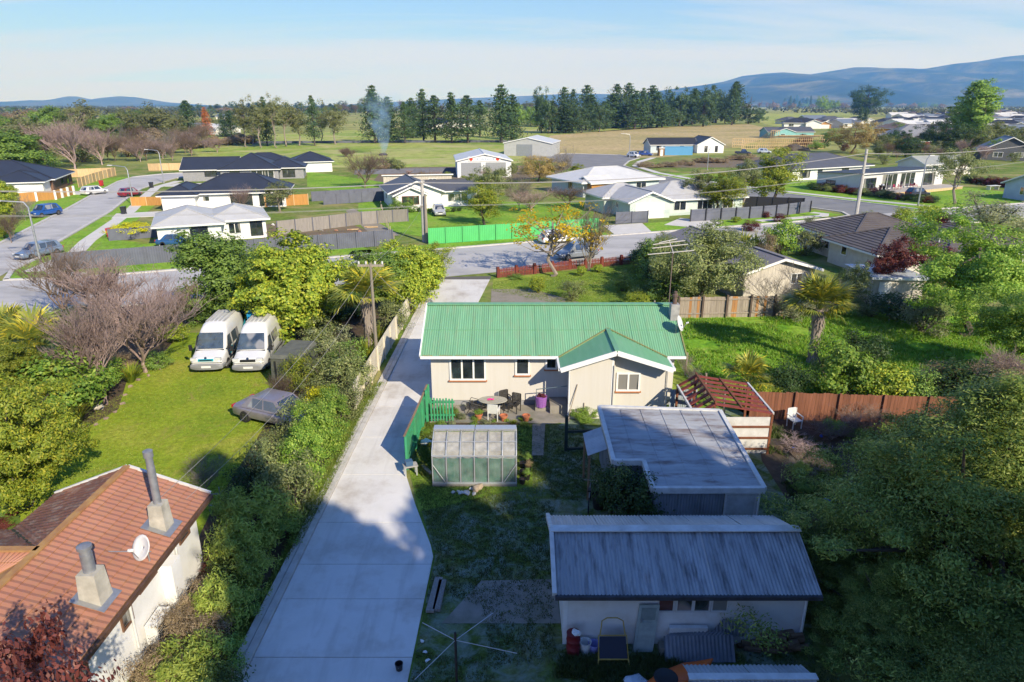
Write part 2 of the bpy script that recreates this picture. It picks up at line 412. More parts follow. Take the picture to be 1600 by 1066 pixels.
def shrub(key, seed, mat, nclump=40, per=90, L=.07, W=.035, rad=(.5, .5, .48), crad=.2, lump=.2, droop=.2, bark=BARK, shell=.45):
    rg = rnds(seed); V, F, CC = clump_crown(rg, nclump, per, (0, 0, .5), rad, crad, L, W, shell, lump, low=-.95, droop=droop)
    V[:, 2] = np.maximum(V[:, 2], .01); V[:, 2] /= V[:, 2].max()
    mb = MB()
    for q in CC[rg.permutation(len(CC))[:10]]: mb.tube([(rg.normal(0, .03), rg.normal(0, .03), 0), tuple(q*[.5, .5, .4]), tuple(q)], [.022, .015, .005], 4, cap=False)
    proto(key, np_mesh(key+'_crown', V, F, mat), mb.mesh(key+'_stem', bark, True), 2*np.percentile(np.abs(V[:, :2]), 98.5))
def blades(key, seed, mat, n=140, w=.03, lean=.6, curl=.35, base=.10):
    """flax, cabbage tree or long grass clump: arching strap leaves"""
    rg = rnds(seed); V = []; F = []
    for i in range(n):
        a = rg.uniform(0, 6.28); le = lean*rg.random()**.7; ln = rg.uniform(.65, 1.05); d = np.array([math.cos(a), math.sin(a), 0]); s = np.array([-d[1], d[0], 0])*w*rg.uniform(.6, 1.2)
        o = d*rg.uniform(0, base); n0 = len(V)
        for k, t in enumerate((0, .35, .7, 1.0)):
            p = o + d*(le*t*ln + curl*t*t*t*le) + np.array([0, 0, ln*t*(1-.35*le*t) - curl*le*t**3*.5])
            ww = s*(.6, 1.0, .7, .06)[k]; V += [p-ww, p+ww]
        for k in range(3): q = n0+2*k; F.append((q, q+1, q+3, q+2))
    V = np.array(V); V[:, 2] = np.maximum(V[:, 2], .005); V[:, 2] /= V[:, 2].max()
    proto(key, np_mesh(key+'_leaves', V, np.array(F), mat), None, 1.2)
def fan_palm(key, seed, mat, trunk_h=.55, r0=.05, fans=34, size=.30, skirt=True, dead=None):
    rg = rnds(seed); V = []; F = []
    top = np.array([0, 0, trunk_h]); DV = []; DF = []
    def fan(o, d, sz, V, F, sag):
        s = unit(np.cross(d, [0, 0, 1.0])); u = np.cross(s, d); n0 = len(V)
        st = o + d*sz*.9 + np.array([0, 0, -sag*.3*sz]); w = s*sz*.02
        V += [o-w, o+w, st+w, st-w]; F.append((n0, n0+1, n0+2, n0+3))
        for k in range(15):
            a = -1.25 + 2.5*k/14 + rg.normal(0, .03); dd = unit(d*math.cos(a) + s*math.sin(a) + np.array([0, 0, -.05-.3*sag])); wv = unit(np.cross(dd, u))*sz*.045
            m = st + dd*sz*.55; e = st + unit(dd + np.array([0, 0, -.15-.5*sag]))*sz*rg.uniform(.85, 1.05); n1 = len(V)
            V += [st, m-wv, e, m+wv]; F.append((n1, n1+1, n1+2, n1+3))
    for i in range(fans):
        a = i*2.4+rg.normal(0, .15); el = -.35+1.85*rg.random()**.7; d = unit(np.array([math.cos(a)*math.cos(el), math.sin(a)*math.cos(el), math.sin(el)]))
        fan(top + rg.normal(0, .01, 3), d, size*rg.uniform(.75, 1.1), V, F, .12 if el > 0 else .5)
    V = np.array(V); h = V[:, 2].max()
    mb = MB()
    mb.tube([(0, 0, 0), (0, 0, .04), (0, 0, trunk_h*.5), (0, 0, trunk_h*.85), (0, 0, trunk_h)], [r0*1.1, r0*.85, r0*.8, r0*1.15, r0*.7], 10)
    for i in range(170):          # ragged fibre and old leaf bases
        z = rg.uniform(.08, 1.0)*trunk_h; a = rg.uniform(0, 6.28); d = np.array([math.cos(a), math.sin(a), 0]); rr = r0*(.8 if z < trunk_h*.6 else 1.1)
        p = d*rr + np.array([0, 0, z]); e = p + d*r0*.35 + np.array([0, 0, -.05*rg.uniform(.5, 1.6)]); s = np.array([-d[1], d[0], 0])*.008
        mb.quad(p-s, p+s, e+s*.3, e-s*.3)
    V = V/h; mb.v = [tuple(np.array(p)/h) for p in mb.v]
    proto(key, np_mesh(key+'_fronds', V, np.array(F), mat), mb.mesh(key+'_trunk', dead or BARK_PALE), 2*size*1.75/h)
PARTN = {}
def plant(key, loc, h, wid=None, name='tree', label='', cat='tree', group=None, rz=None, lean=0.0, crown='crown', trunk='trunk'):
    """a thing of its own: trunk and crown copied (shared meshes) to loc with height h and crown width wid in metres"""
    cm, tm, pw = PROTO[key]; s = h; sx = (wid/pw) if wid else h
    rz = random.uniform(0, 6.28) if rz is None else rz
    o = thing(name, label, cat, loc, rz, group)
    if lean: o.rotation_euler = (lean, lean*.6, rz)
    for nm, me in ((trunk, tm), (crown, cm)):
        if me is None: continue
        p = link(nm, me, o); p.scale = (sx, sx, s)
    return o
def plant_px(key, px, py, top, wpx, **k):
    """stands on the ground at photo pixel (px,py), reaches row top, crown wpx photo pixels wide"""
    g = G(px, py); return plant(key, (g.x, g.y, 0), max(.15, hgt(px, py, top)), wpx*mpp(py), **k)
# ---------------------------------------------------------------- plant kinds
LM = dict(
 yellowgreen=leafmat('leaf_yellow_green', (0.15, 0.25, 0.03), (0.40, 0.48, 0.05), (0.56, 0.55, 0.06)),
 bright=leafmat('leaf_bright_green', (0.11, 0.24, 0.035), (0.30, 0.45, 0.06), (0.48, 0.58, 0.11)),
 green=leafmat('leaf_green', (0.118, 0.225, 0.0474), (0.277, 0.408, 0.079)),
 dark=leafmat('leaf_dark_green', (0.0328, 0.0729, 0.0255), (0.0819, 0.146, 0.0401)),
 olive=leafmat('leaf_olive', (0.121, 0.161, 0.0526), (0.284, 0.324, 0.112), (0.445, 0.465, 0.203)),
 olive_big=leafmat('leaf_olive_soft', (0.11, 0.18, 0.035), (0.25, 0.33, 0.065), (0.46, 0.48, 0.12), trans=.3),
 grey=leafmat('leaf_grey_green', (0.183, 0.22, 0.11), (0.357, 0.37, 0.196)),
 pine=leafmat('leaf_pine', (0.0338, 0.0709, 0.0304), (0.0844, 0.144, 0.0506), trans=.15),
 eucalypt=leafmat('leaf_eucalypt', (0.132, 0.167, 0.0662), (0.255, 0.265, 0.113)),
 gold=leafmat('leaf_gold_conifer', (0.12, 0.185, 0.022), (0.29, 0.34, 0.035), (0.46, 0.42, 0.05)),
 flower=leafmat('leaf_golden_blossom', (0.567, 0.351, 0.0108), (0.75, 0.54, 0.0203), (0.472, 0.432, 0.0405)),
 yellow=leafmat('leaf_yellow', (0.54, 0.486, 0.0162), (0.75, 0.75, 0.027)),
 red=leafmat('leaf_dark_red', (0.081, 0.0227, 0.0227), (0.203, 0.0568, 0.0454), (0.276, 0.0972, 0.081)),
 rust=leafmat('leaf_rust', (0.416, 0.141, 0.0473), (0.68, 0.246, 0.0756)),
 brown=leafmat('leaf_dry_brown', (0.232, 0.172, 0.103), (0.442, 0.344, 0.21)),
 willow=leafmat('leaf_dry_gold', (0.302, 0.217, 0.0756), (0.491, 0.378, 0.141)),
 fern=leafmat('leaf_fern', (0.196, 0.295, 0.0491), (0.442, 0.517, 0.0983)),
 palm=leafmat('leaf_palm', (0.132, 0.199, 0.034), (0.36, 0.378, 0.0662), (0.78, 0.624, 0.0567), trans=.2),
 twig=leafmat('twig_grey_pink', (0.253, 0.18, 0.161), (0.369, 0.277, 0.253), trans=.0),
 twigb=leafmat('twig_brown', (0.117, 0.0828, 0.0603), (0.214, 0.156, 0.117), trans=.0),
 twigg=leafmat('twig_grey', (0.146, 0.127, 0.102), (0.243, 0.214, 0.18), trans=.0),
)
# near, fine-leaved
# the huge tree by the sheds is a broad cone
broadleaf('olive_big', 11, LM['olive_big'], BARK, (0, 0, .45), (.62, .60, .52), 800, 320, .055, .0125, .0038, .45, .10, r0=.025, low=-1.0, droop=-1.2, limbs=40, lobes=34, taper=.72)
broadleaf('glossy', 12, LM['bright'], BARK, (0, 0, .56), (.50, .50, .42), 230, 230, .075, .0175, .0095, .4, .15, r0=.024, low=-.9, limbs=30, lobes=16)
broadleaf('lime', 13, LM['yellowgreen'], BARK, (0, 0, .50), (.50, .50, .49), 300, 140, .085, .028, .018, .45, .12, r0=.024, low=-1.0, limbs=18, lobes=24)
broadleaf('green', 14, LM['green'], BARK_PALE, (0, 0, .54), (.38, .38, .44), 200, 120, .085, .028, .014, .4, .15, r0=.016, low=-1.0, limbs=26, lobes=18)
broadleaf('bushy', 15, LM['olive'], BARK_PALE, (0, 0, .52), (.56, .56, .47), 170, 140, .10, .028, .012, .45, .12, r0=.02, low=-.98, limbs=20, lobes=16)
broadleaf('totara', 16, LM['gold'], BARK, (0, 0, .55), (.34, .34, .43), 80, 120, .10, .036, .012, .35, .25, r0=.022, low=-.95, limbs=20)
broadleaf('umbrella', 17, LM['olive'], BARK_PALE, (0, 0, .72), (.44, .44, .24), 60, 110, .10, .034, .013, .45, .25, r0=.024, limbs=20)
broadleaf('macro', 18, LM['dark'], BARK, (0, 0, .55), (.55, .52, .45), 120, 110, .12, .035, .016, .55, .25, r0=.03, low=-.9)
broadleaf('euc_a', 19, LM['eucalypt'], BARK_PALE, (0, 0, .66), (.32, .30, .33), 46, 75, .095, .036, .015, .3, .35, r0=.016, limbs=22)
broadleaf('euc_b', 20, LM['eucalypt'], BARK_PALE, (0, 0, .62), (.40, .38, .36), 52, 75, .10, .038, .016, .3, .32, r0=.018, low=-.9, limbs=22)
broadleaf('round_far', 21, LM['green'], BARK, (0, 0, .52), (.48, .48, .44), 60, 70, .13, .050, .028, .5, .22, low=-.95)
broadleaf('round_dark', 22, LM['pine'], BARK, (0, 0, .52), (.52, .50, .44), 60, 80, .13, .050, .022, .5, .25, low=-.95)
broadleaf('willow', 23, LM['willow'], BARK_BROWN, (0, 0, .52), (.55, .55, .44), 70, 100, .13, .060, .010, .45, .2, low=-.95, droop=1.4)
broadleaf('red', 24, LM['red'], BARK, (0, 0, .66), (.50, .44, .30), 70, 120, .10, .028, .016, .3, .3, r0=.014, low=-.7, limbs=22)
broadleaf('flower', 25, LM['flower'], BARK_PALE, (0, 0, .68), (.60, .56, .26), 80, 26, .085, .028, .018, .45, .28, r0=.022, low=-.6, limbs=40)
broadleaf('yellowtree', 26, LM['yellow'], BARK, (0, 0, .64), (.80, .7, .32), 50, 80, .16, .05, .03, .45, .2, low=-.5)
broadleaf('cypress', 27, LM['gold'], BARK, (0, 0, .50), (.46, .46, .49), 320, 230, .07, .020, .009, .7, .08, low=-1.0, droop=-.5, limbs=4, lobes=24)
broadleaf('spire', 28, LM['green'], BARK, (0, 0, .55), (.20, .20, .47), 130, 100, .06, .026, .012, .5, .1, low=-.95, droop=-.5, lobes=16)
conifer('pine_a', 31, LM['pine'], base_r=.22, start=.14, levels=15, per=26, L=.055, W=.018, ragged=.38, power=.75)
conifer('pine_b', 32, LM['pine'], base_r=.25, start=.20, levels=13, per=28, L=.055, W=.018, ragged=.45, power=.55, r0=.02)
conifer('pine_c', 33, LM['pine'], base_r=.19, start=.05, levels=16, per=26, L=.055, W=.018, ragged=.35, power=.6)
conifer('pine_big', 34, LM['pine'], base_r=.15, start=.04, levels=34, per=60, L=.034, W=.013, ragged=.4, power=.5, dens=1.5)
conifer('rust', 35, LM['rust'], base_r=.20, start=.05, levels=14, per=28, L=.05, W=.018, ragged=.3)
bare('bare_pink', 41, LM['twig'], spread=.27, levels=6, trunk=.10, kids=(7, 4, 4, 3, 3), r0=.012, upright=.95, up=.22)
bare('bare_pink2', 42, LM['twig'], spread=.22, levels=6, trunk=.08, kids=(7, 4, 4, 3, 3), r0=.010, upright=1.05, up=.25)
bare('bare_brown', 43, LM['twigb'], spread=.30, levels=6, trunk=.12, kids=(6, 4, 4, 3, 3), r0=.011, upright=.9, up=.15)
bare('bare_grey', 44, LM['twigg'], spread=.34, levels=6, trunk=.12, kids=(6, 4, 4, 3, 3), r0=.011, upright=.85, up=.12)
bare('bare_open', 45, LM['twigg'], spread=.28, levels=5, trunk=.30, kids=(6, 4, 4, 3), r0=.016, upright=1.0, up=.25)
bare('poplar', 46, LM['twigb'], spread=.13, levels=5, trunk=.35, kids=(5, 4, 4, 3), r0=.010, upright=1.0, up=.9)
shrub('shrub_green', 51, LM['green'], 46, 90, .055, .028)
shrub('shrub_bright', 52, LM['bright'], 46, 95, .06, .034)
shrub('shrub_olive', 53, LM['olive'], 46, 95, .05, .022)
shrub('shrub_dark', 54, LM['dark'], 50, 100, .05, .028)
shrub('shrub_grey', 55, LM['grey'], 44, 95, .05, .02)
shrub('shrub_gold', 56, LM['gold'], 46, 100, .05, .018, droop=-.4)
shrub('shrub_yellow', 57, LM['yellow'], 40, 90, .05, .026)
shrub('shrub_brown', 58, LM['brown'], 44, 110, .07, .012, bark=BARK_BROWN)
shrub('shrub_red', 59, LM['red'], 44, 100, .05, .028)
shrub('shrub_fern', 60, LM['fern'], 40, 100, .085, .022, droop=.5)
shrub('shrub_lime', 61, LM['yellowgreen'], 46, 95, .06, .034)
shrub('scrub_far', 62, LM['brown'], 40, 60, .09, .03, bark=BARK_BROWN)
shrub('hedge_bright', 63, LM['bright'], 60, 150, .040, .02, rad=(.5, .5, .48), crad=.16)
blades('flax', 71, LM['palm'], 150, .03, .7, .4)
blades('flax_gold', 72, LM['gold'], 150, .024, .6, .3)
blades('cabbage', 73, LM['palm'], 170, .026, 1.0, .5, .04)
fan_palm('palm', 74, LM['palm'], trunk_h=.66, r0=.058, fans=60, size=.24)
fan_palm('palm_low', 75, LM['palm'], trunk_h=.30, r0=.06, fans=38, size=.36)

# ---------------------------------------------------------------- surface materials
def grassmat(name, a, b, c, sc1=.35, sc2=5.0, bm_=.5, bare=None, cover=(.55, .70)):
    if name in MATS: return MATS[name]
    m, t, bs = nmat(name); v = texco(t, world=True)
    big = noise(t, v, sc1, 6, .6, .5); fine = noise(t, v, sc2, 7, .7)
    col = ramp(t, big, [(0.34, a), (0.52, b), (0.70, c)])
    col = mixc(t, 0.75, col, ramp(t, fine, [(0.32, (0.42,)*3), (0.5, (0.92,)*3), (0.72, (1.45,)*3)]), 'MULTIPLY')
    if bare is not None:          # worn, yellowed patches
        f = ramp(t, noise(t, v, sc1*2.7, 8, .68, .8), [(cover[0], (0, 0, 0)), (cover[1], (.75,)*3)]); col = mixc(t, f, col, bare)
    t.links.new(col, bs.inputs['Base Color']); bs.inputs['Roughness'].default_value = 0.95; bs.inputs['Specular IOR Level'].default_value = 0.1
    bump(t, bs, noise(t, v, sc2*3, 5, .7), bm_, .06)
    MATS[name] = m; return m
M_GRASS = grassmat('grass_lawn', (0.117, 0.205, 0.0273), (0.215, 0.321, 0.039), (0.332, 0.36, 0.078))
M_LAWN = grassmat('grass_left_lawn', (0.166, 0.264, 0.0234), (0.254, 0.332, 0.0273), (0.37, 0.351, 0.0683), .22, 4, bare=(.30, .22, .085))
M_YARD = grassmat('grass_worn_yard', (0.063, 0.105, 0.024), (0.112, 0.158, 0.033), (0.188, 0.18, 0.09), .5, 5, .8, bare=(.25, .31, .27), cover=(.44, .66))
M_FIELD = grassmat('grass_field', (0.117, 0.273, 0.0234), (0.205, 0.39, 0.0292), (0.293, 0.37, 0.0683), .45, 2.2, 1.0)
M_GROUND = grassmat('grass_suburb', (0.105, 0.165, 0.033), (0.15, 0.225, 0.0375), (0.225, 0.225, 0.0825), .06, 1.5, bare=(.34, .28, .13), cover=(.46, .62))
M_VERGE = grassmat('grass_verge', (0.146, 0.293, 0.0312), (0.215, 0.38, 0.039), (0.293, 0.37, 0.0683), .25, 2.5, bare=(.26, .25, .07))
M_PASTURE = grassmat('grass_pasture', (0.20, 0.30, 0.05), (0.30, 0.38, 0.075), (0.42, 0.40, 0.14), .018, .35, bare=(.50, .43, .22), cover=(.46, .64))
M_TAN = grassmat('grass_tan', (0.36, 0.31, 0.13), (0.46, 0.37, 0.18), (0.54, 0.41, 0.23), .022, .5)
M_PLAIN = grassmat('grass_plain', (0.20, 0.24, 0.07), (0.30, 0.32, 0.10), (0.40, 0.34, 0.16), .0035, .05)
M_SOIL = surf('soil', (0.105, 0.070, 0.045), (0.048, 0.033, 0.022), 2.5, .95, dirt=(0.055, 0.07, 0.02), dirt_amt=.5, bmp=.9, bscale=14, world=True)
M_EARTH = surf('bare_earth', (0.22, 0.165, 0.11), (0.14, 0.10, 0.066), 1.2, .95, dirt=(0.10, 0.12, 0.03), dirt_amt=.7, bmp=.6, bscale=8, world=True)
M_GRAVEL = surf('gravel', (0.33, 0.29, 0.24), (0.20, 0.18, 0.15), 14, .95, dirt=(0.14, 0.14, 0.06), dirt_amt=.7, dirt_scale=.6, bmp=.8, bscale=30, world=True)
M_ROAD = surf('asphalt', (0.48, 0.465, 0.455), (0.39, 0.38, 0.375), .35, .9, dirt=(0.22, 0.215, 0.21), dirt_amt=.6, dirt_scale=.16, bmp=.2, bscale=25, world=True, stretch=(1, 1.6, 1))
M_ROADNEW = surf('asphalt_dark', (0.24, 0.238, 0.24), (0.18, 0.18, 0.182), .3, .9, world=True)
M_CONC = surf('concrete_new', (0.70, 0.68, 0.655), (0.61, 0.595, 0.57), 1.1, .85, dirt=(0.34, 0.29, 0.24), dirt_amt=.75, dirt_scale=.55, bmp=.12, bscale=60, world=True, ov=.045)
_t = M_CONC.node_tree; _b = _t.nodes['Principled BSDF']; _v = texco(_t, world=True, scale=(2.4, .22, 1))      # tyre-worn streaks along the drive
_t.links.new(mixc(_t, ramp(_t, noise(_t, _v, 1.0, 7, .6), [(.52, (0, 0, 0)), (.74, (.4,)*3)]), _b.inputs['Base Color'].links[0].from_socket, (.37, .34, .31)), _b.inputs['Base Color'])
M_KERB = surf('concrete_kerb', (0.58, 0.56, 0.53), (0.46, 0.44, 0.41), 2.2, .88, dirt=(0.25, 0.23, 0.20), dirt_amt=.5, bmp=.1, world=True)
M_OLDCONC = surf('concrete_old', (0.30, 0.275, 0.235), (0.20, 0.185, 0.155), 1.3, .92, dirt=(0.10, 0.11, 0.06), dirt_amt=.6, dirt_scale=.8, bmp=.3, bscale=40, world=True)
M_PATH = surf('concrete_path', (0.62, 0.60, 0.56), (0.53, 0.51, 0.48), .8, .9, world=True)
GL = glass()
GL_INT = glass('window_glass_bright', (0.03, 0.04, 0.045), .04)
M_WHITE = surf('paint_white', (0.80, 0.80, 0.78), (0.72, 0.72, 0.70), 1.5, .6, dirt=(0.5, 0.48, 0.44), dirt_amt=.35)
M_TRIM = plain('paint_trim', (0.82, 0.82, 0.80), .45)
# ================================================================ THE SETTING
gs = MB(); xs = [-14000, -3000, -800, -200, 200, 800, 3000, 14000]; ys = [-900, -200, 100, 400, 1200, 4000, 15000]
gv = [(x, y, 0) for y in ys for x in xs]
gs.v = gv; gs.f = [(j*8+i, j*8+i+1, (j+1)*8+i+1, (j+1)*8+i) for j in range(len(ys)-1) for i in range(7)]
tag(gs.build('ground', M_PLAIN), kind='structure')
# suburb ground, then fields, lawns, yards: each sheet a few millimetres above the one below
sheet('suburb_ground', None, .004, M_GROUND, world=[(-130, -10), (120, -10), (230, 215), (95, 240), (-20, 190), (-130, 185)])
sheet('pasture', [(325, 262), (300, 232), (560, 218), (860, 212), (830, 252), (720, 268), (560, 262)], .012, M_PASTURE)
sheet('pasture', [(300, 231), (340, 214), (560, 204), (1180, 190), (860, 211), (560, 217)], .012, M_PASTURE)
sheet('tan_field', [(835, 250), (860, 212), (1000, 200), (1170, 194), (1225, 206), (1160, 228), (1040, 246)], .012, M_TAN)
sheet('pasture', [(1180, 190), (1190, 178), (1330, 176), (1360, 186), (1230, 203)], .03, M_PASTURE)
sheet('pasture', [(0, 212), (0, 186), (130, 182), (330, 190), (300, 206)], .03, M_TAN)
sheet('worksite_earth', [(570, 300), (600, 262), (900, 258), (860, 276), (700, 292)], .016, M_EARTH)
sheet('worksite_earth', [(985, 262), (1100, 250), (1300, 240), (1310, 252), (1180, 262)], .016, M_EARTH)
sheet('building_plot', [(410, 377), (405, 352), (520, 340), (590, 366)], .016, M_EARTH)
# roads
kl = [(-48.2, 64.2), (-49.4, 69.7), (-52.8, 78.4), (-60.2, 102.6), (-66.6, 119.9), (-70.5, 131.5), (-72, 140), (-73.2, 152), (-62, 160), (-56, 163)]
ll = [(-56.5, 170.5), (-70, 168), (-80, 162), (-83.5, 155), (-81.6, 145), (-72.4, 118.2), (-68.2, 106.6), (-58.2, 76.9), (-54, 61), (-60, 52)]
sheet('side_road', None, .022, M_ROAD, world=[(-46.5, 58.5)]+kl+ll)
top_k = [(-46, 60.1), (-39.8, 60.9), (-30.5, 64.9), (-17.4, 70.4), (-7.75, 74.2), (-1.5, 76.8), (12, 82.4), (37.8, 92.6), (46, 96.4)]
bot_k = [(95, 104), (70, 96.5), (45, 84), (28.8, 76.2), (13, 69.4), (-1.2, 63.6), (-9.2, 60.3), (-39.3, 48.2), (-60, 40)]
right_in = [(52, 99.5), (62, 104), (85, 112.5), (100, 117)]
sheet('street', None, .026, M_ROAD, world=[(-63, 52.5)]+top_k+right_in+bot_k)
# the crescent that leaves the street on the right and ends in a turning head
cr = [(46, 96.4), (48.6, 98.5), (49.2, 102), (45.5, 108), (35, 122), (25, 140), (19, 160), (17, 180), (13, 195), (6, 205)]
cl = [(4, 222), (18, 232), (34, 226), (38, 212), (33, 200), (29, 184), (31, 164), (37, 145), (46, 128), (56, 114), (60, 108), (62, 104)]
sheet('crescent_road', None, .022, M_ROADNEW, world=cr+cl)
def strip(name, pts, wd, h, mat, z=0.0, kind='structure'):
    """raised strip (kerb, path) along a ground line, its left edge on the line"""
    mb = MB(); P = [Vector((p[0], p[1])) for p in pts]; L = []; Rr = []
    for i, p in enumerate(P):
        d = (P[min(i+1, len(P)-1)]-P[max(i-1, 0)]).normalized(); n = Vector((d.y, -d.x)); L.append(p); Rr.append(p+n*wd)
    for i in range(len(P)-1):
        a, b, c, d = L[i], L[i+1], Rr[i+1], Rr[i]
        mb.hexa([(a.x, a.y, z), (b.x, b.y, z), (c.x, c.y, z), (d.x, d.y, z), (a.x, a.y, z+h), (b.x, b.y, z+h), (c.x, c.y, z+h), (d.x, d.y, z+h)])
    return tag(mb.build(name, mat), kind=kind)
strip('kerb', [(-46, 60.1)]+kl, .45, .13, M_KERB)
strip('kerb', ll[1:9], .45, .13, M_KERB)
strip('kerb', list(reversed(top_k)), .4, .13, M_KERB)
strip('kerb', list(reversed(bot_k[:5])), .4, .13, M_KERB)
strip('kerb', bot_k[6:], .4, .13, M_KERB)
strip('kerb', list(reversed(cr[:7])), .45, .13, M_KERB)
strip('kerb', list(reversed(cl)), .45, .13, M_KERB)
strip('kerb', [(62, 104.2), (85, 112.7), (100, 117.2)], .4, .13, M_KERB)
# verges and footpaths beside the side road and the crescent
sheet('verge', None, .03, M_VERGE, world=[(-46, 60.9), (-47.7, 64.4), (-49, 70), (-52.3, 78.6), (-59.7, 102.6), (-66, 120), (-60, 120), (-47, 80), (-30, 73.5), (-17, 76), (-14, 72), (-30.5, 65.3), (-39.8, 61.4)])
strip('footpath', [(-46.6, 63.5), (-47.6, 72), (-50.4, 79), (-57.9, 102.5), (-64.5, 120), (-69.5, 134), (-70.6, 146)], 1.7, .05, M_PATH)
strip('footpath', [(-40.2, 61.6), (-43.2, 62.2), (-45.2, 64.2)], 1.5, .06, M_PATH)
strip('driveway_apron', [(-57.9, 100.5), (-45.5, 105.5)], 5.0, .055, M_PATH)
strip('driveway_apron', [(-68.0, 141.5), (-54.5, 141.8)], 5.5, .055, M_PATH)
strip('driveway_apron', [(-93, 128), (-75.5, 128)], 5.0, .055, M_PATH)
sheet('verge', None, .03, M_VERGE, world=[(-58.9, 77), (-68.7, 106.6), (-72.8, 118), (-82.2, 145), (-84, 155), (-90, 152), (-88, 140), (-80, 118), (-74, 104), (-66, 76)])
sheet('verge', None, .03, M_VERGE, world=[(-7.7, 74.8), (12, 83), (11.5, 85.2), (-9.4, 76.9), (-17.4, 73.5), (-17.4, 71)])
sheet('verge', None, .03, M_VERGE, world=[(14, 84.2), (37.6, 93.2), (47.6, 99.4), (46, 104), (18, 92)])
strip('footpath', [(44.8, 102), (46.3, 100.3), (45.2, 98), (40, 95.6), (34, 93.2)], 1.4, .06, M_PATH)
sheet('verge', None, .03, M_VERGE, world=[(62.5, 104.8), (56.5, 114.4), (46.5, 128.4), (37.5, 145.4), (31.6, 164), (60, 160), (80, 128), (100, 118)])
strip('footpath', [(65, 107.5), (58, 115.5), (48, 129.4), (39.3, 146), (33.4, 164.5), (31.4, 184), (35.4, 199), (42, 214)], 1.7, .05, M_PATH)
strip('driveway_apron', [(20.2, 90.6), (23.6, 96.2)], 6.0, .06, M_PATH)
sheet('driveway_apron', None, .04, M_PATH, world=[(12.6, 83), (17.5, 85), (17.5, 92), (12, 90)])
sheet('lane_mark', None, .031, plain('lane_paint', (.62, .62, .60), .7), world=[(-3, 68.6), (7.5, 72.9), (7.45, 73.05), (-3.05, 68.75)])
# lawn in front of the gabled house, corner lawn on the right, front garden of the green house
sheet('lawn', [(560, 352), (560, 318), (600, 312), (930, 318), (925, 348), (668, 372)], .018, M_VERGE)
sheet('lawn', [(480, 292), (480, 268), (600, 285), (590, 310)], .018, M_VERGE)
sheet('corner_lawn', [(1400, 312), (1480, 290), (1570, 300), (1560, 320), (1430, 330)], .035, M_VERGE)
sheet('gravel_track', [(585, 372), (540, 330), (552, 326), (625, 368)], .024, M_GRAVEL)
sheet('front_lawn', [(770, 436), (1000, 412), (1050, 470), (1045, 520), (770, 520)], .012, M_GRASS)
sheet('gravel_patch', [(768, 452), (830, 452), (905, 472), (900, 490), (766, 490)], .017, M_GRAVEL)
sheet('right_field', [(1062, 540), (1060, 492), (1330, 486), (1600, 500), (1600, 640), (1180, 655), (1110, 620)], .012, M_FIELD)
sheet('left_lawn', [(40, 860), (20, 740), (60, 640), (170, 560), (250, 520), (460, 520), (480, 620), (400, 780), (330, 900)], .012, M_LAWN)
sheet('garden_bed', [(60, 700), (40, 600), (180, 470), (300, 500), (262, 545), (200, 590), (185, 640), (130, 672)], .018, M_SOIL)
sheet('garden_bed', [(430, 640), (470, 500), (640, 440), (600, 560), (520, 730), (330, 1066), (200, 1066), (330, 800)], .018, M_SOIL)
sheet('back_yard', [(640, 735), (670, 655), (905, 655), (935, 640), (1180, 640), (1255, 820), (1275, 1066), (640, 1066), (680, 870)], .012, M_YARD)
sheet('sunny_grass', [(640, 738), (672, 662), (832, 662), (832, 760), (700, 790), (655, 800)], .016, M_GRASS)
sheet('side_lawn', [(1040, 545), (1070, 545), (1110, 640), (1040, 640)], .016, M_GRASS)
sheet('compost_soil', [(1180, 652), (1420, 662), (1440, 780), (1260, 830), (1190, 720)], .018, M_SOIL)
sheet('concrete_pad', [(752, 908), (868, 906), (876, 975), (690, 975)], .022, M_OLDCONC)
# ================================================================ BUILDING HELPERS
def frame_of(poly):
    a, b = Vector(poly[0]), Vector(poly[1]); U = (b-a).normalized(); n = Vector((0, 0, 0))
    for i in range(len(poly)): n += Vector(poly[i]).cross(Vector(poly[(i+1) % len(poly)]))
    n.normalize(); n = n if n.z > 0 or (abs(n.z) < 1e-6) else -n
    V = n.cross(U)
    c = sum((Vector(p) for p in poly), Vector())/len(poly)
    if (c-a).dot(V) < 0: V = -V
    return a, U, V, n
def span(uv, x, ax=0):            # range of a convex polygon on the line coord[ax] = x
    o = 1-ax; vals = []
    for i in range(len(uv)):
        p, q = uv[i], uv[(i+1) % len(uv)]
        if abs(p[ax]-q[ax]) < 1e-9:
            if abs(p[ax]-x) < 1e-6: vals += [p[o], q[o]]
            continue
        t = (x-p[ax])/(q[ax]-p[ax])
        if -1e-6 <= t <= 1+1e-6: vals.append(p[o]+(q[o]-p[o])*t)
    return (min(vals), max(vals)) if vals else None
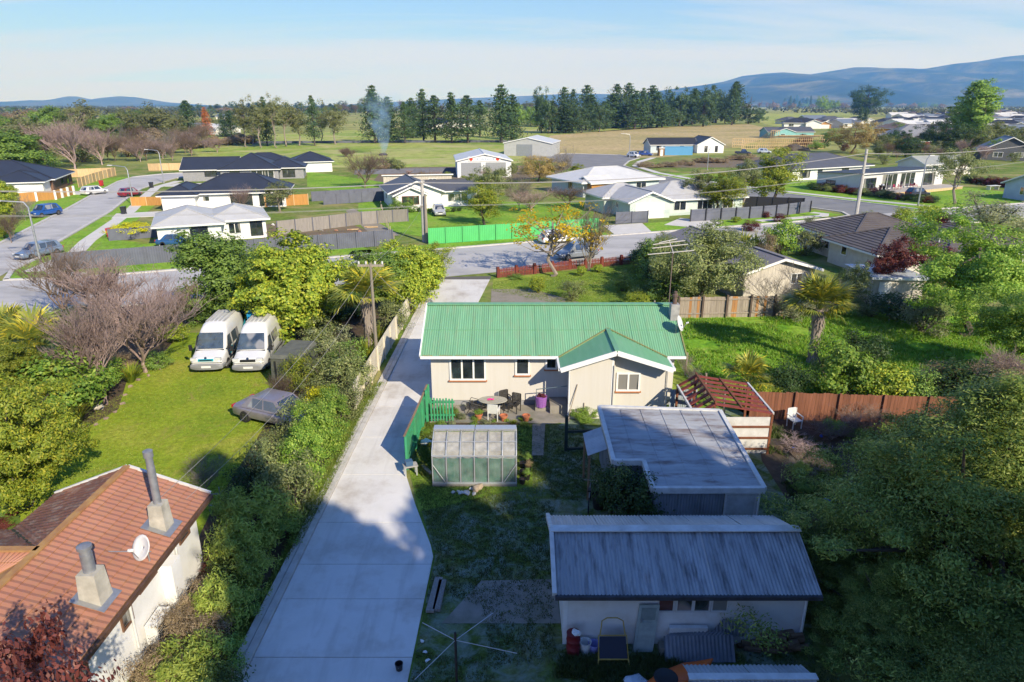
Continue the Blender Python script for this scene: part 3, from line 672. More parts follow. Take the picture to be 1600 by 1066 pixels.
def corrugated(parent, poly, mat, name='roof_sheet', wave=.1, amp=.02, width=.8, seg=4, lap=.012, world=False, rows=1):
    """corrugated sheets laid side by side on a plane polygon (first edge = eave); every sheet a part"""
    a, U, V, n = frame_of(poly); uv = [((Vector(p)-a).dot(U), (Vector(p)-a).dot(V)) for p in poly]
    u0, u1 = min(p[0] for p in uv), max(p[0] for p in uv); k = max(1, round((u1-u0)/width)); w = (u1-u0)/k
    for i in range(k):
        m = max(2, int(round(w/wave*seg))); mb = MB(); rowsv = []
        for j in range(m+1):
            u = u0+w*i+w*j/m; r = span(uv, min(max(u, u0+1e-4), u1-1e-4))
            if r is None: continue
            off = n*(amp*math.cos(2*PI*(u-u0)/wave) + amp + (lap if j == m else 0) + lap*.5*(i % 2))
            p = a+U*u+off
            rowsv.append((p+V*(r[0]-.01), p+V*r[1]))
        if len(rowsv) < 2: continue
        for p, q in rowsv: mb.v += [tuple(p), tuple(q)]
        mb.f = [(2*j, 2*j+2, 2*j+3, 2*j+1) for j in range(len(rowsv)-1)]
        o = mb.build(name, mat, parent, world=world, fix=False)
        if seg >= 4: o.data.shade_smooth()
def tiled(parent, poly, mat, name='roof_tile', course=.37, tw=1.15, lift=.035, pans=4, world=False, joined=False, jit=.0, riser=None, wav=.007):
    """pressed or concrete tiles in courses, each lower edge proud of the next; every tile a part"""
    a, U, V, n = frame_of(poly); uv = [((Vector(p)-a).dot(U), (Vector(p)-a).dot(V)) for p in poly]
    v1 = max(p[1] for p in uv); k = max(1, round(v1/course)); cw = v1/k
    for i in range(k):
        ra, rb = span(uv, max(cw*i, 1e-4), 1), span(uv, min(cw*(i+1), v1-1e-4), 1)
        if ra is None or rb is None: continue
        lo, hi = min(ra[0], rb[0]), max(ra[1], rb[1]); x = lo - (tw*.5 if i % 2 and joined else 0)
        mbj = MB()
        while x < hi-1e-3:
            xa, xb = x, x+tw; x += tw
            mb = mbj if joined else MB()
            m = pans*2 if pans else 1; cols = []
            ax0, ax1 = max(xa, ra[0]), min(xb, ra[1]); bx0, bx1 = max(xa, rb[0]), min(xb, rb[1])
            if ax1 <= ax0 and bx1 <= bx0: continue
            if ax1 <= ax0: ax0 = ax1 = min(max((bx0+bx1)/2, ra[0]), ra[1])
            if bx1 <= bx0: bx0 = bx1 = min(max((ax0+ax1)/2, rb[0]), rb[1])
            j = random.uniform(-jit, jit)
            for q in range(m+1):
                f = q/m; w_ = (wav*(1-math.cos(2*PI*f*pans)) if pans else 0)
                ua, ub = ax0+(ax1-ax0)*f, bx0+(bx1-bx0)*f
                pa = a+U*ua+V*(cw*i)+n*(lift+w_+j); pb = a+U*ub+V*(cw*(i+1))+n*(.004+w_+j); pc = a+U*ua+V*(cw*i)
                cols.append((pc, pa, pb))
            n0 = len(mb.v)
            for cc in cols: mb.v += [tuple(p) for p in cc]
            for q in range(m):
                b0 = n0+3*q; mb.f += [(b0, b0+3, b0+4, b0+1), (b0+1, b0+4, b0+5, b0+2)]
            if not joined:
                o = mb.build(name, mat, parent, world=world, fix=False)
                if riser: o.data.materials.append(riser); o.data.polygons.foreach_set('material_index', [1-k_ % 2 for k_ in range(len(o.data.polygons))])
        if joined and mbj.v: mbj.build(name, mat, parent, world=world, fix=False)
def slab(poly, th=.14):
    """a roof plane with thickness (downwards)"""
    mb = MB(); n = len(poly); lo = [(p[0], p[1], p[2]-th) for p in poly]
    mb.v = [tuple(p) for p in poly]+lo; mb.f = [tuple(range(n)), tuple(range(2*n-1, n-1, -1))]+[(i, n+i, n+(i+1) % n, (i+1) % n) for i in range(n)]
    return mb
def roof_planes(x0, y0, x1, y1, z, kind, pitch, ov):
    """planes (eave edge first), ridge and hip lines, gable triangles of a block"""
    t = math.tan(R(pitch)); X0, Y0, X1, Y1 = x0-ov, y0-ov, x1+ov, y1+ov; ze = z-ov*t*.6; L, W = X1-X0, Y1-Y0
    P, lines, gab = [], [], []
    if kind == 'mono':            # falls towards +y
        zr = z + (y1-y0)*t
        P = [[(X0, Y0, zr), (X1, Y0, zr), (X1, Y1, ze), (X0, Y1, ze)]]; return P, [], []
    if kind == 'gable_x':
        zr = ze+W/2*t; ym = (Y0+Y1)/2
        P = [[(X0, Y0, ze), (X1, Y0, ze), (X1, ym, zr), (X0, ym, zr)], [(X1, Y1, ze), (X0, Y1, ze), (X0, ym, zr), (X1, ym, zr)]]
        lines = [((X0, ym, zr), (X1, ym, zr))]; zw = zr-ov*.0
        gab = [[(x, y0, z), (x, y1, z), (x, ym, ze+(W/2)*t-.03)] for x in (x0+.002, x1-.002)]
    elif kind == 'gable_y':
        zr = ze+L/2*t; xm = (X0+X1)/2
        P = [[(X0, Y1, ze), (X0, Y0, ze), (xm, Y0, zr), (xm, Y1, zr)], [(X1, Y0, ze), (X1, Y1, ze), (xm, Y1, zr), (xm, Y0, zr)]]
        lines = [((xm, Y0, zr), (xm, Y1, zr))]
        gab = [[(x0, y, z), (x1, y, z), (xm, y, ze+(L/2)*t-.03)] for y in (y0+.002, y1-.002)]
    else:
        if L >= W:
            h = W/2; zr = ze+h*t; a, b = (X0+h, Y0+h, zr), (X1-h, Y0+h, zr)
            P = [[(X0, Y0, ze), (X1, Y0, ze), b, a], [(X1, Y1, ze), (X0, Y1, ze), a, b], [(X0, Y1, ze), (X0, Y0, ze), a], [(X1, Y0, ze), (X1, Y1, ze), b]]
        else:
            h = L/2; zr = ze+h*t; a, b = (X0+h, Y0+h, zr), (X0+h, Y1-h, zr)
            P = [[(X0, Y0, ze), (X1, Y0, ze), a], [(X1, Y1, ze), (X0, Y1, ze), b], [(X0, Y1, ze), (X0, Y0, ze), a, b], [(X1, Y0, ze), (X1, Y1, ze), b, a]]
        lines = [(a, b), ((X0, Y0, ze), a), ((X0, Y1, ze), a if L >= W else b), ((X1, Y0, ze), b if L >= W else a), ((X1, Y1, ze), b)]
    return P, lines, gab
SIDES = dict(S=lambda b: (Vector((b[0], b[1], 0)), Vector((1, 0, 0)), Vector((0, -1, 0))), N=lambda b: (Vector((b[2], b[3], 0)), Vector((-1, 0, 0)), Vector((0, 1, 0))),
             W=lambda b: (Vector((b[0], b[3], 0)), Vector((0, -1, 0)), Vector((-1, 0, 0))), E=lambda b: (Vector((b[2], b[1], 0)), Vector((0, 1, 0)), Vector((1, 0, 0))))
def opening(root, base, side, u, z, w, h, n=1, kind='window', fm=None, gm=None, sill=None, door_m=None, world=False, bar=.07, rows=1, deep=.05):
    """window or door set on a wall face: frame bars proud of the wall, a pane in every light"""
    o, U, nn = SIDES[side](base); Z = Vector((0, 0, 1)); o = o + U*u + Z*z; fm = fm or M_TRIM; gm = gm or GL
    mb = MB(); q = o + nn*.004
    def b_(du, dz, ww, hh, d=deep): mb.obox(q+U*du+Z*dz, U*ww, Z*hh, nn*d)
    if kind in ('door', 'garage_door'):
        b_(0, 0, bar, h); b_(w-bar, 0, bar, h); b_(bar, h-bar, w-2*bar, bar)
        f = mb.build(kind, fm, root, world=world)
        k = 4 if kind == 'garage_door' else 1
        for i in range(k):
            hh = (h-bar)/k; MB().obox(q+U*bar+Z*(hh*i+.008), U*(w-2*bar), Z*(hh-.016), nn*(deep*.5)).build('door_panel', door_m or fm, f, world=world)
        if kind == 'door': MB().obox(q+U*(w-bar-.16)+Z*(h*.48)+nn*deep*.5, U*.12, Z*.03, nn*.05).build('handle', plain('handle_metal', (.5, .5, .5), .3, 1), f, world=world)
        return f
    b_(0, 0, w, bar); b_(0, h-bar, w, bar); b_(0, bar, bar, h-2*bar); b_(w-bar, bar, bar, h-2*bar)
    pw = (w-bar)/n
    for i in range(1, n): b_(pw*i, bar, bar, h-2*bar)
    for r in range(1, rows): b_(bar, h*r/rows-bar*.3, w-2*bar, bar*.6, deep*.8)
    f = mb.build(kind, fm, root, world=world)
    for i in range(n): MB().obox(q+U*(pw*i+bar)+Z*bar, U*(pw-bar), Z*(h-2*bar), nn*(deep*.35)).build('pane', gm, f, world=world)
    if sill: MB().obox(q+U*-.06+Z*-.06, U*(w+.12), Z*.06, nn*(deep+.05)).build('sill', sill, f, world=world)
    return f
def house(name, label, loc, rz, blocks, wall, roof, fascia=None, cat='house', group=None, openings=(), ridge=None, chimney=(), plinth=None, extra=None, style='slab'):
    """blocks: (x0, y0, x1, y1, height, roof kind, pitch, overhang); openings: (block, side, u, z, w, h, n, kind)"""
    root = thing(name, label, cat, (loc[0], loc[1], 0), rz, group); fascia = fascia or M_TRIM
    for bi, b in enumerate(blocks):
        x0, y0, x1, y1, h, kind, pitch, ov = b[:8]; wm = b[8] if len(b) > 8 and b[8] else wall; rm = b[9] if len(b) > 9 else roof
        e = .003*bi
        P, lines, gab = roof_planes(x0, y0, x1, y1, h, kind, pitch, ov)
        if kind == 'mono':
            zr = h+(y1-y0)*math.tan(R(pitch)); MB().hexa([(x0, y0, 0), (x1, y0, 0), (x1, y1, 0), (x0, y1, 0), (x0, y0, zr-.03), (x1, y0, zr-.03), (x1, y1, h-.03), (x0, y1, h-.03)]).build('wall', wm, root)
        else:
            MB().box(x0+e, y0+e, 0, x1-e, y1-e, h).build('wall', wm, root)
            for g in gab: MB().poly(g).build('gable_wall', wm, root)
        if style == 'slab' or b[5] == 'mono':
            mb = MB()
            for p in P:
                s_ = slab([(q[0], q[1], q[2]+.02+e) for q in p], .05); n0 = len(mb.v); mb.v += s_.v; mb.f += [tuple(i+n0 for i in f) for f in s_.f]
            rf = mb.build('roof', rm, root)
        else:
            rf = MB(); 
            for p in P: s_ = slab([(q[0], q[1], q[2]-.01) for q in p], .04); n0 = len(rf.v); rf.v += s_.v; rf.f += [tuple(i+n0 for i in f) for f in s_.f]
            rf = rf.build('roof', rm, root)
            for p in P: tiled(root, p, rm, 'tile_course', *style[1:], joined=True)
        for l in lines: MB().bar(Vector(l[0])+Vector((0, 0, .05)), Vector(l[1])+Vector((0, 0, .05)), .22, .07).build('ridge_cap', ridge or rm, rf)
        for p in P:              # fascia and gutter below every eave edge
            a, c = Vector(p[0]), Vector(p[1]); MB().bar(a+Vector((0, 0, -.11)), c+Vector((0, 0, -.11)), .09, .17).build('gutter', fascia, root)
        if kind.startswith('gable'):
            for p in P:
                for a, c in ((p[1], p[2]), (p[0], p[3])): MB().bar(Vector(a)+Vector((0, 0, -.10)), Vector(c)+Vector((0, 0, -.10)), .07, .2).build('barge_board', fascia, root)
        if plinth: MB().box(x0-.02, y0-.02, 0, x1+.02, y1+.02, .22).build('plinth', plinth, root)
    for op in openings:
        bi, side, u, z, w_, h_ = op[:6]; n = op[6] if len(op) > 6 else 1; kd = op[7] if len(op) > 7 else 'window'; fm = op[8] if len(op) > 8 else None; dm = op[9] if len(op) > 9 else None
        opening(root, blocks[bi][:4], side, u, z, w_, h_, n, kd, fm, door_m=dm)
    for (cx, cy, z0, z1, s_, cm) in chimney:
        ch = MB().box(cx-s_, cy-s_, z0, cx+s_, cy+s_, z1).build('chimney', cm, root); MB().lathe([(s_*.4, z1), (s_*.4, z1+.3), (s_*.55, z1+.32), (s_*.1, z1+.42)], 8, (cx, cy, 0)).build('flue', M_GALV, ch)
    return root
def wood(name, a, b, stretch=(6, 6, .4)): return surf(name, a, b, 3, .85, ov=.16, stretch=stretch, dirt=mul(b, .6), dirt_amt=.5, bmp=.3, bscale=20)
M_GALV = surf('galvanised', (0.46, 0.47, 0.48), (0.36, 0.37, 0.38), 6, .45, .7)
M_DARKFENCE = surf('fence_dark', (0.135, 0.145, 0.185), (0.105, 0.112, 0.145), 1.2, .75)
M_GREYFENCE = wood('fence_grey', (0.28, 0.255, 0.23), (0.19, 0.175, 0.16))
M_NEWWOOD = wood('timber_new', (0.60, 0.44, 0.25), (0.48, 0.33, 0.17))
M_ORANGEWOOD = wood('timber_orange', (0.52, 0.27, 0.08), (0.40, 0.19, 0.05))
M_FRAME = plain('frame_dark', (0.03, 0.03, 0.035), .4)
def fence(name, label, pts, h, panel, mat, post=None, cat='fence', post_w=.1, th=.05, post_h=None, plank=None, rails=0, rail_m=None, wave=None, group=None, cap=None, z0=0.0):
    """fence along ground points: posts and panels (or single planks / corrugated sheets), every piece a part"""
    pts = [Vector((p[0], p[1], 0)) for p in pts]
    root = thing(name, label, cat, tuple(pts[0]), 0, group); post_h = post_h or h+.06
    for i in range(len(pts)-1):
        a, b = pts[i], pts[i+1]; d = b-a; L = d.length; d.normalize(); nrm = Vector((d.y, -d.x, 0)); k = max(1, round(L/panel)); s = L/k
        for j in range(k+1):
            if (j == 0 and i > 0) or not post: continue
            p = a+d*s*j; MB().obox(p-d*post_w/2+nrm*(th*.5+.004), d*post_w, nrm*post_w, Vector((0, 0, post_h+random.uniform(-.02, .02)))).build('post', post, root, world=True)
        for j in range(k):
            p = a+d*(s*j+.008); lw = s-.016
            if plank:
                m = max(1, round(lw/plank)); pw = lw/m
                for q in range(m):
                    dz = random.uniform(-.03, .03); MB().obox(p+d*(pw*q+.004)-nrm*(th/2+random.uniform(0, .006))+Vector((0, 0, z0)), d*(pw-.008), nrm*th, Vector((0, 0, h+dz))).build('plank', mat, root, world=True)
            elif wave:
                m = max(2, int(lw/wave*4)); mb = MB()
                for q in range(m+1):
                    o_ = p+d*(lw*q/m)+nrm*(.02*math.cos(2*PI*q/4)); mb.v += [tuple(o_+Vector((0, 0, .03))), tuple(o_+Vector((0, 0, h)))]
                mb.f = [(2*q, 2*q+2, 2*q+3, 2*q+1) for q in range(m)]; mb.build('sheet', mat, root, world=True, fix=False)
            else:
                MB().obox(p-nrm*th/2+Vector((0, 0, z0+.02)), d*lw, nrm*th, Vector((0, 0, h-.02+random.uniform(-.012, .012)))).build('panel', mat, root, world=True)
            for r in range(rails):
                z = h*(.2+.65*r/max(1, rails-1)); MB().obox(p+nrm*(th*.5+.004)+Vector((0, 0, z)), d*lw, nrm*.05, Vector((0, 0, .09))).build('rail', rail_m or mat, root, world=True)
        if cap: MB().obox(a-nrm*(th/2+.03)+Vector((0, 0, h+.04)), d*L, nrm*(th+.06), Vector((0, 0, .04))).build('cap', cap, root, world=True)
    return root
# ---------------------------------------------------------------- vehicles (nose towards -y, wheels on z = 0)
M_TYRE = plain('tyre', (.02, .02, .021), .8); M_RIM = plain('rim', (.42, .42, .44), .35, .8); M_LAMP = plain('lamp_clear', (.75, .76, .78), .12, .2); M_TAIL = plain('lamp_red', (.45, .02, .02), .2)
M_BUMPER = plain('bumper_grey', (.23, .235, .245), .6); M_BLACKP = plain('plastic_black', (.02, .02, .022), .5); M_PLATE = plain('plate', (.75, .75, .72), .5)
def paint(name, c): return surf('car_'+name, c, mul(c, .93), 2, .28, 0.15, spec=.5, coat=.6)
CARS = {}
def loft(secs, n=2.6, seg=16):
    """body from stations (y, z_low, z_high, half_width_low, half_width_high): rounded box sections"""
    mb = MB()
    for (y, zl, zh, wl, wh) in secs:
        for k in range(seg):
            q = 2*PI*(k+.5)/seg; c, s_ = math.cos(q), math.sin(q); cx = math.copysign(abs(c)**(2/n), c); sz = math.copysign(abs(s_)**(2/n), s_)
            f = (sz+1)/2; mb.v.append(((wl*(1-f)+wh*f)*cx, y, zl+(zh-zl)*f))
    m = len(secs)
    for i in range(m-1):
        for k in range(seg): a = i*seg+k; b = i*seg+(k+1) % seg; mb.f.append((a, b, b+seg, a+seg))
    mb.f.append(tuple(range(seg))); mb.f.append(tuple((m-1)*seg+k for k in range(seg)))
    return mb
def wheel(root, x, y, r, wd):
    s = 1 if x > 0 else -1
    t = MB().lathe([(r*.6, -wd/2), (r*.93, -wd/2), (r, -wd*.3), (r, wd*.3), (r*.93, wd/2), (r*.6, wd/2)], 18, (x, y, r), 'x').build('wheel', M_TYRE, root, True)
    MB().lathe([(r*.62, -.01), (r*.5, .012), (r*.2, .004), (r*.12, .02), (.001, .02)], 14, (x+s*(wd/2-.01), y, r), 'x').build('rim', M_RIM, t)
def car_proto(kind, pm, trim=None):
    """sedan, hatch, suv, ute or wagon: body, cabin, glass, lamps, wheels"""
    key = (kind, pm.name)
    S = dict(sedan=(4.5, 1.72, 1.40, .62, 1.05, 1.72, 3.25, 3.85), hatch=(3.9, 1.70, 1.50, .60, .85, 1.50, 3.25, 3.75), suv=(4.5, 1.82, 1.68, .70, 1.05, 1.70, 3.75, 4.3), wagon=(4.6, 1.74, 1.50, .62, 1.05, 1.75, 4.0, 4.45), ute=(5.1, 1.80, 1.72, .72, 1.25, 1.85, 3.0, 3.3))[kind]
    L, W, H_, wr, ws, rf, rb, bs = S; hw = W/2; zb = .92 if kind in ('suv', 'ute') else .84; lo = .26 if kind in ('suv', 'ute') else .2
    root = thing('car', '', 'car'); y0 = -L/2
    def Y(t): return y0+t
    body = loft([(Y(0), lo+.12, .62, hw*.80, hw*.76), (Y(.08), lo+.02, .68, hw*.93, hw*.88), (Y(.5), lo, zb-.10, hw, hw*.93), (Y(ws), lo, zb, hw, hw*.95), (Y(L*.5), lo, zb+.02, hw, hw*.96), (Y(bs), lo, zb+.03, hw, hw*.95), (Y(L-.12), lo+.05, zb-.02, hw*.96, hw*.90), (Y(L), lo+.16, zb-.14, hw*.84, hw*.8)], 4.5, 20).build('body', pm, root)
    smooth_by_angle(body, 35)
    if kind == 'ute':
        MB().box(-hw*.8, Y(3.45), zb-.02, hw*.8, Y(L-.1), zb+.045).build('tray', M_BLACKP, root)
    def cab(f0, f1, inset, z): return None
    # cabin: belt line to roof, tapered; the glass is a slightly larger inner loft cut into bands
    zt = H_; bw = hw*.93; tw = hw*.72
    A, B, Cc, D = Y(ws), Y(rf), Y(rb), Y(bs)
    z0 = zb-.03
    def ring(f, out=0.0):       # height fraction -> corner points of the cabin
        z = z0+(zt-z0)*f; wv = bw+(tw-bw)*f+out; ya = A+(B-A)*f-out; yb = D+(Cc-D)*f+out
        return [(-wv, ya, z), (wv, ya, z), (wv, yb, z), (-wv, yb, z)]
    r0_, r1, r2 = ring(0), ring(.93), ring(1.0); r2 = [(p[0]*.93, p[1]+(.12 if i < 2 else -.12), p[2]) for i, p in enumerate(r2)]
    mb = MB(); mb.v = r0_+r1+r2; mb.f = [(i, (i+1) % 4, (i+1) % 4+4, i+4) for i in range(4)]+[(i+4, (i+1) % 4+4, (i+1) % 4+8, i+8) for i in range(4)]+[(8, 9, 10, 11)]
    smooth_by_angle(mb.build('cabin', pm, root), 30)
    def pane(i, j, ua, ub, fa, fb, nm='window'):     # glass on cabin face i
        lo_, hi_ = ring(fa, .006), ring(fb, .006); P0, P1, Q0, Q1 = [Vector(p) for p in (lo_[i], lo_[j], hi_[i], hi_[j])]
        MB().quad(P0.lerp(P1, ua), P0.lerp(P1, ub), Q0.lerp(Q1, ub), Q0.lerp(Q1, ua)).build(nm, GL, root)
    pane(0, 1, .07, .93, .12, .90, 'windscreen'); pane(2, 3, .09, .91, .15, .86, 'rear_window')
    for i, j in ((1, 2), (3, 0)):
        u = [(.10, .46), (.50, .86)] if i == 1 else [(.14, .50), (.54, .90)]
        for a, b in u: pane(i, j, a, b, .14, .88)
    for s in (-1, 1):
        MB().box(min(s*hw*.50, s*hw*.80), Y(.02), .58, max(s*hw*.50, s*hw*.80), Y(.14), .70).build('headlight', M_LAMP, root)
        MB().box(min(s*hw*.55, s*hw*.86), Y(L-.10), zb-.22, max(s*hw*.55, s*hw*.86), Y(L+.005), zb-.06).build('tail_light', M_TAIL, root)
        MB().box(min(s*hw*.96, s*hw*1.10), Y(ws+.25), zb+.02, max(s*hw*.96, s*hw*1.10), Y(ws+.38), zb+.16).build('mirror', pm, root)
        for yy in (L*.185, L*.80): wheel(root, s*(hw-.09), Y(yy), wr/2, .2)
    MB().box(-hw*.72, Y(-.03), lo+.12, hw*.72, Y(.1), lo+.26).build('bumper', trim or M_BUMPER, root); MB().box(-.26, Y(-.045), lo+.16, .26, Y(-.032), lo+.27).build('number_plate', M_PLATE, root)
    MB().box(-hw*.4, Y(-.01), .56, hw*.4, Y(.09), .66).build('grille', M_BLACKP, root)
    return root
def car(kind, pm, loc, ang, label, name='parked_car', cat='car', group=None):
    """ang: direction of the nose in degrees, measured from -y (towards the camera) anticlockwise"""
    o = car_proto(kind, pm); o.name = name; tag(o, label, cat, group); o.location = (loc[0], loc[1], loc[2] if len(loc) > 2 else .03); o.rotation_euler = (0, 0, R(ang)); return o
def van(loc, ang, label, accent=None):
    pm = paint('van_white', (.80, .80, .79)); L, hw, H_ = 5.25, .98, 2.52; root = thing('parked_van', label, 'van', (loc[0], loc[1], .014), R(ang)); y0 = 0.0
    body = loft([(0, .42, .82, .80, .76), (.10, .34, .98, .92, .84), (.45, .30, 1.08, .97, .90), (.95, .30, 1.22, .98, .92), (1.30, .30, 1.62, .98, .88), (1.85, .30, 2.28, .98, .80), (2.25, .30, 2.50, .98, .76), (3.0, .30, H_, .98, .75), (4.8, .30, H_, .98, .75), (5.15, .32, H_-.05, .97, .73), (L, .40, H_-.22, .93, .70)], 5.0, 28).build('body', pm, root)
    smooth_by_angle(body, 32)
    roofm = surf('van_roof_dirty', (.55, .54, .52), (.36, .35, .33), 3, .6, stretch=(4, .5, 1))
    for i in range(5): MB().box(-.56+i*.25, 2.4, H_-.012, -.42+i*.25, 4.9, H_+.012).build('roof_rib', roofm, root)
    def face(p, nm, m=GL_INT): MB().poly(p).build(nm, m, root)
    face([(-.80, .93, 1.235), (.80, .93, 1.235), (.70, 1.60, 2.02), (-.70, 1.60, 2.02)], 'windscreen')
    for v in root.children:
        if v.name.startswith('windscreen'):
            for q in v.data.vertices: q.co.y -= .035; q.co.z += .045
    for s in (-1, 1):
        x = s*.972; xt = s*.895
        face([(x, 1.18, 1.25), (x, 2.05, 1.22), (xt, 2.05, 1.86), (xt, 1.62, 1.86)], 'side_window')
        face([(x, 2.35, 1.22), (x, 3.55, 1.22), (xt, 3.55, 1.84), (xt, 2.35, 1.84)], 'side_window')
        MB().box(min(s*.50, s*.86), -.015, .84, max(s*.50, s*.86), .14, 1.00).build('headlight', M_LAMP, root)
        MB().bar((s*.93, .95, 1.25), (s*1.12, .98, 1.28), .05).build('mirror_arm', M_BLACKP, root); MB().box(min(s*1.06, s*1.22), .94, 1.15, max(s*1.06, s*1.22), 1.06, 1.48).build('mirror', M_BLACKP, root)
        MB().box(min(s*.972, s*.995), 1.4, .62, max(s*.972, s*.995), 4.6, .74).build('side_moulding', M_BUMPER, root)
        for yy in (.92, 4.15): wheel(root, s*.87, yy, .34, .22)
    b = loft([(-.10, .30, .60, .78, .80), (-.02, .26, .66, .93, .94), (.28, .26, .66, .985, .99), (.5, .3, .62, .985, .985)], 4, 20).build('bumper', M_BUMPER, root); smooth_by_angle(b, 40)
    MB().box(-.27, -.125, .42, .27, -.105, .54).build('number_plate', M_PLATE, root)
    g = MB().box(-.44, -.03, .80, .44, .12, .93).build('grille', accent or M_BLACKP, root); MB().box(-.36, -.042, .835, .36, -.028, .895).build('grille_slot', M_BLACKP, g)
    MB().lathe([(.001, -.004), (.075, -.004), (.07, .004), (.001, .006)], 12, (0, .02, 1.0), 'y').build('badge', plain('badge_dark', (.03, .05, .12), .3), root)
    MB().box(-.80, .86, 1.155, .80, .985, 1.20).build('scuttle', M_BLACKP, root); MB().box(-.90, -.01, .70, .90, .02, .725).build('bonnet_seam', M_BLACKP, root)
    for s in (-1, 1):
        for yy in (1.28, 2.18, 3.72): MB().box(min(s*.974, s*.986), yy, .5, max(s*.974, s*.986), yy+.025, 1.3).build('door_seam', M_BLACKP, root)
        MB().box(min(s*.976, s*1.0), 2.0, 1.02, max(s*.976, s*1.0), 2.14, 1.07).build('door_handle', M_BLACKP, root); MB().box(min(s*.93, s*.99), .45, .30, max(s*.93, s*.99), 4.9, .44).build('sill', M_BUMPER, root)
    for a in (-.35, .3): MB().bar((a-.3, .99, 1.29), (a+.25, 1.02, 1.34), .02).build('wiper', M_BLACKP, root)
    return root
def bush(key, px, py, top, wpx, label, name='shrub', cat='shrub', group=None, **k): return plant_px(key, px, py, top, wpx, name=name, label=label, cat=cat, group=group, crown='foliage', trunk='stem', **k)
def tree(key, px, py, top, wpx, label, name='tree', cat='tree', group=None, **k): return plant_px(key, px, py, top, wpx, name=name, label=label, cat=cat, group=group, **k)
# ================================================================ FOREGROUND
def hit(px, py, p0, n):
    u, a, b = ray(px, py); d = Vector((u, a, b)); o = Vector((0, 0, CAM_H)); n = Vector(n)
    return o + d*((Vector(p0)-o).dot(n)/d.dot(n))
Z = Vector((0, 0, 1))
# ---------------------------------------------------------------- long concrete driveway with kerb
dl = [(-7.45, 8), (-7.42, 14.7), (-7.33, 22.7), (-7.22, 30.5), (-7.0, 45), (-6.75, 58), (-6.6, 61.5)]
dr = [(-2.9, 8), (-2.87, 14.7), (-2.77, 20.2), (-2.93, 20.85), (-3.83, 23.47), (-4.68, 26.23), (-4.45, 31), (-4.35, 33), (-3.9, 40), (-1.9, 61.9)]
def edge(poly, y):
    for (xa, ya), (xb, yb) in zip(poly, poly[1:]):
        if ya <= y <= yb: return xa+(xb-xa)*(y-ya)/(yb-ya)
    return poly[-1][0] if y > poly[-1][1] else poly[0][0]
drv = tag(MB().poly([(x, y, .02) for x, y in dl]+[(x, y, .02) for x, y in reversed(dr)]).build('driveway', plain('driveway_joint', (.12, .11, .10), .9)), kind='structure')
cuts = [8, 11.5, 15.55, 18.0, 19.75, 22.25, 25.8, 29.3, 32.8, 36.3, 40, 44, 48, 52, 56, 60.5]
for a, b in zip(cuts, cuts[1:]):
    ys_ = sorted([a+.012, b-.012]+[y for _, y in dr if a+.02 < y < b-.02])
    pl = [(edge(dl, y)+.0, y) for y in ys_]+[(edge(dr, y), y) for y in reversed(ys_)]
    MB().prism(pl, .0, .045+random.uniform(-.002, .002)).build('slab', M_CONC, drv)
strip('driveway_kerb', [(x-.02, y) for x, y in reversed(dl)], .22, .13, M_KERB)
strip('driveway_kerb', [(x-.27, y) for x, y in reversed(dl)], .24, .10, M_KERB)
# cream panel fence between driveway and the neighbour's hedge
M_CREAMF = surf('fence_cream', (0.66, 0.61, 0.50), (0.56, 0.51, 0.41), 1.5, .8, dirt=(.35, .31, .22), dirt_amt=.4)
fence('panel_fence', 'cream concrete panel fence running beside the long driveway', [(-8.15, 32.3), (-8.0, 40), (-7.75, 50), (-7.5, 60.6)], 1.5, 1.9, M_CREAMF, M_CREAMF, post_w=.09, th=.05)
# ---------------------------------------------------------------- green-roofed house
M_CREAM = surf('wall_cream', (0.595, 0.57, 0.52), (0.57, 0.545, 0.495), .9, .8, dirt=(.5, .45, .36), dirt_amt=.25, dirt_scale=.7, bmp=.1, bscale=18, stretch=(8, 8, .3))
def roofpaint(name, c, c2, dirt, amt=.35, **k): return surf(name, c, c2, 1.4, .5, 0.0, dirt=dirt, dirt_amt=amt, dirt_scale=1.6, stretch=(3.2, .45, .45), ov=.05, **k)
M_GREENROOF = roofpaint('roof_green', (0.175, 0.385, 0.225), (0.145, 0.325, 0.185), (0.25, 0.32, 0.20), .5)
M_GREENFLAT = roofpaint('roof_green_plain', (0.155, 0.37, 0.205), (0.13, 0.32, 0.175), (0.22, 0.37, 0.25), .5)
M_LICHEN = surf('edge_lichen', (0.30, 0.24, 0.10), (0.12, 0.20, 0.08), 9, .9)
M_SILLR = plain('sill_terracotta', (0.42, 0.16, 0.07), .7)
H = thing('green_roof_house', 'cream weatherboard house with green corrugated roof beside the driveway', 'house', (-4.2, 33.05, 0))
B0 = (-4.2, 33.05, 8.4, 39.2); EZ, RZ, RY, EY = 2.93, 4.62, 36.25, 32.6
MB().box(-4.2, 33.05, .3, 8.4, 39.2, 2.86).build('wall', M_CREAM, H, world=True)
MB().box(-4.17, 33.09, 0, 8.37, 39.17, .3).build('foundation', surf('foundation', (.33, .33, .34), (.24, .24, .25), 2, .9), H, world=True)
for x in (-4.2, 8.4): MB().poly([(x, 33.05, 2.86), (x, 39.2, 2.86), (x, 36.2, 4.45)]).build('gable_wall', M_CREAM, H, world=True)
XL, XR = -4.66, 8.85
rs = slab([(XL+.02, EY+.02, EZ-.02), (XR-.02, EY+.02, EZ-.02), (XR-.02, RY, RZ-.02), (XL+.02, RY, RZ-.02)], .06).build('roof_deck', M_TRIM, H, world=True)
corrugated(H, [(XL, EY, EZ), (XR, EY, EZ), (XR, RY, RZ), (XL, RY, RZ)], M_GREENROOF, wave=.118, amp=.02, width=.83, world=True)
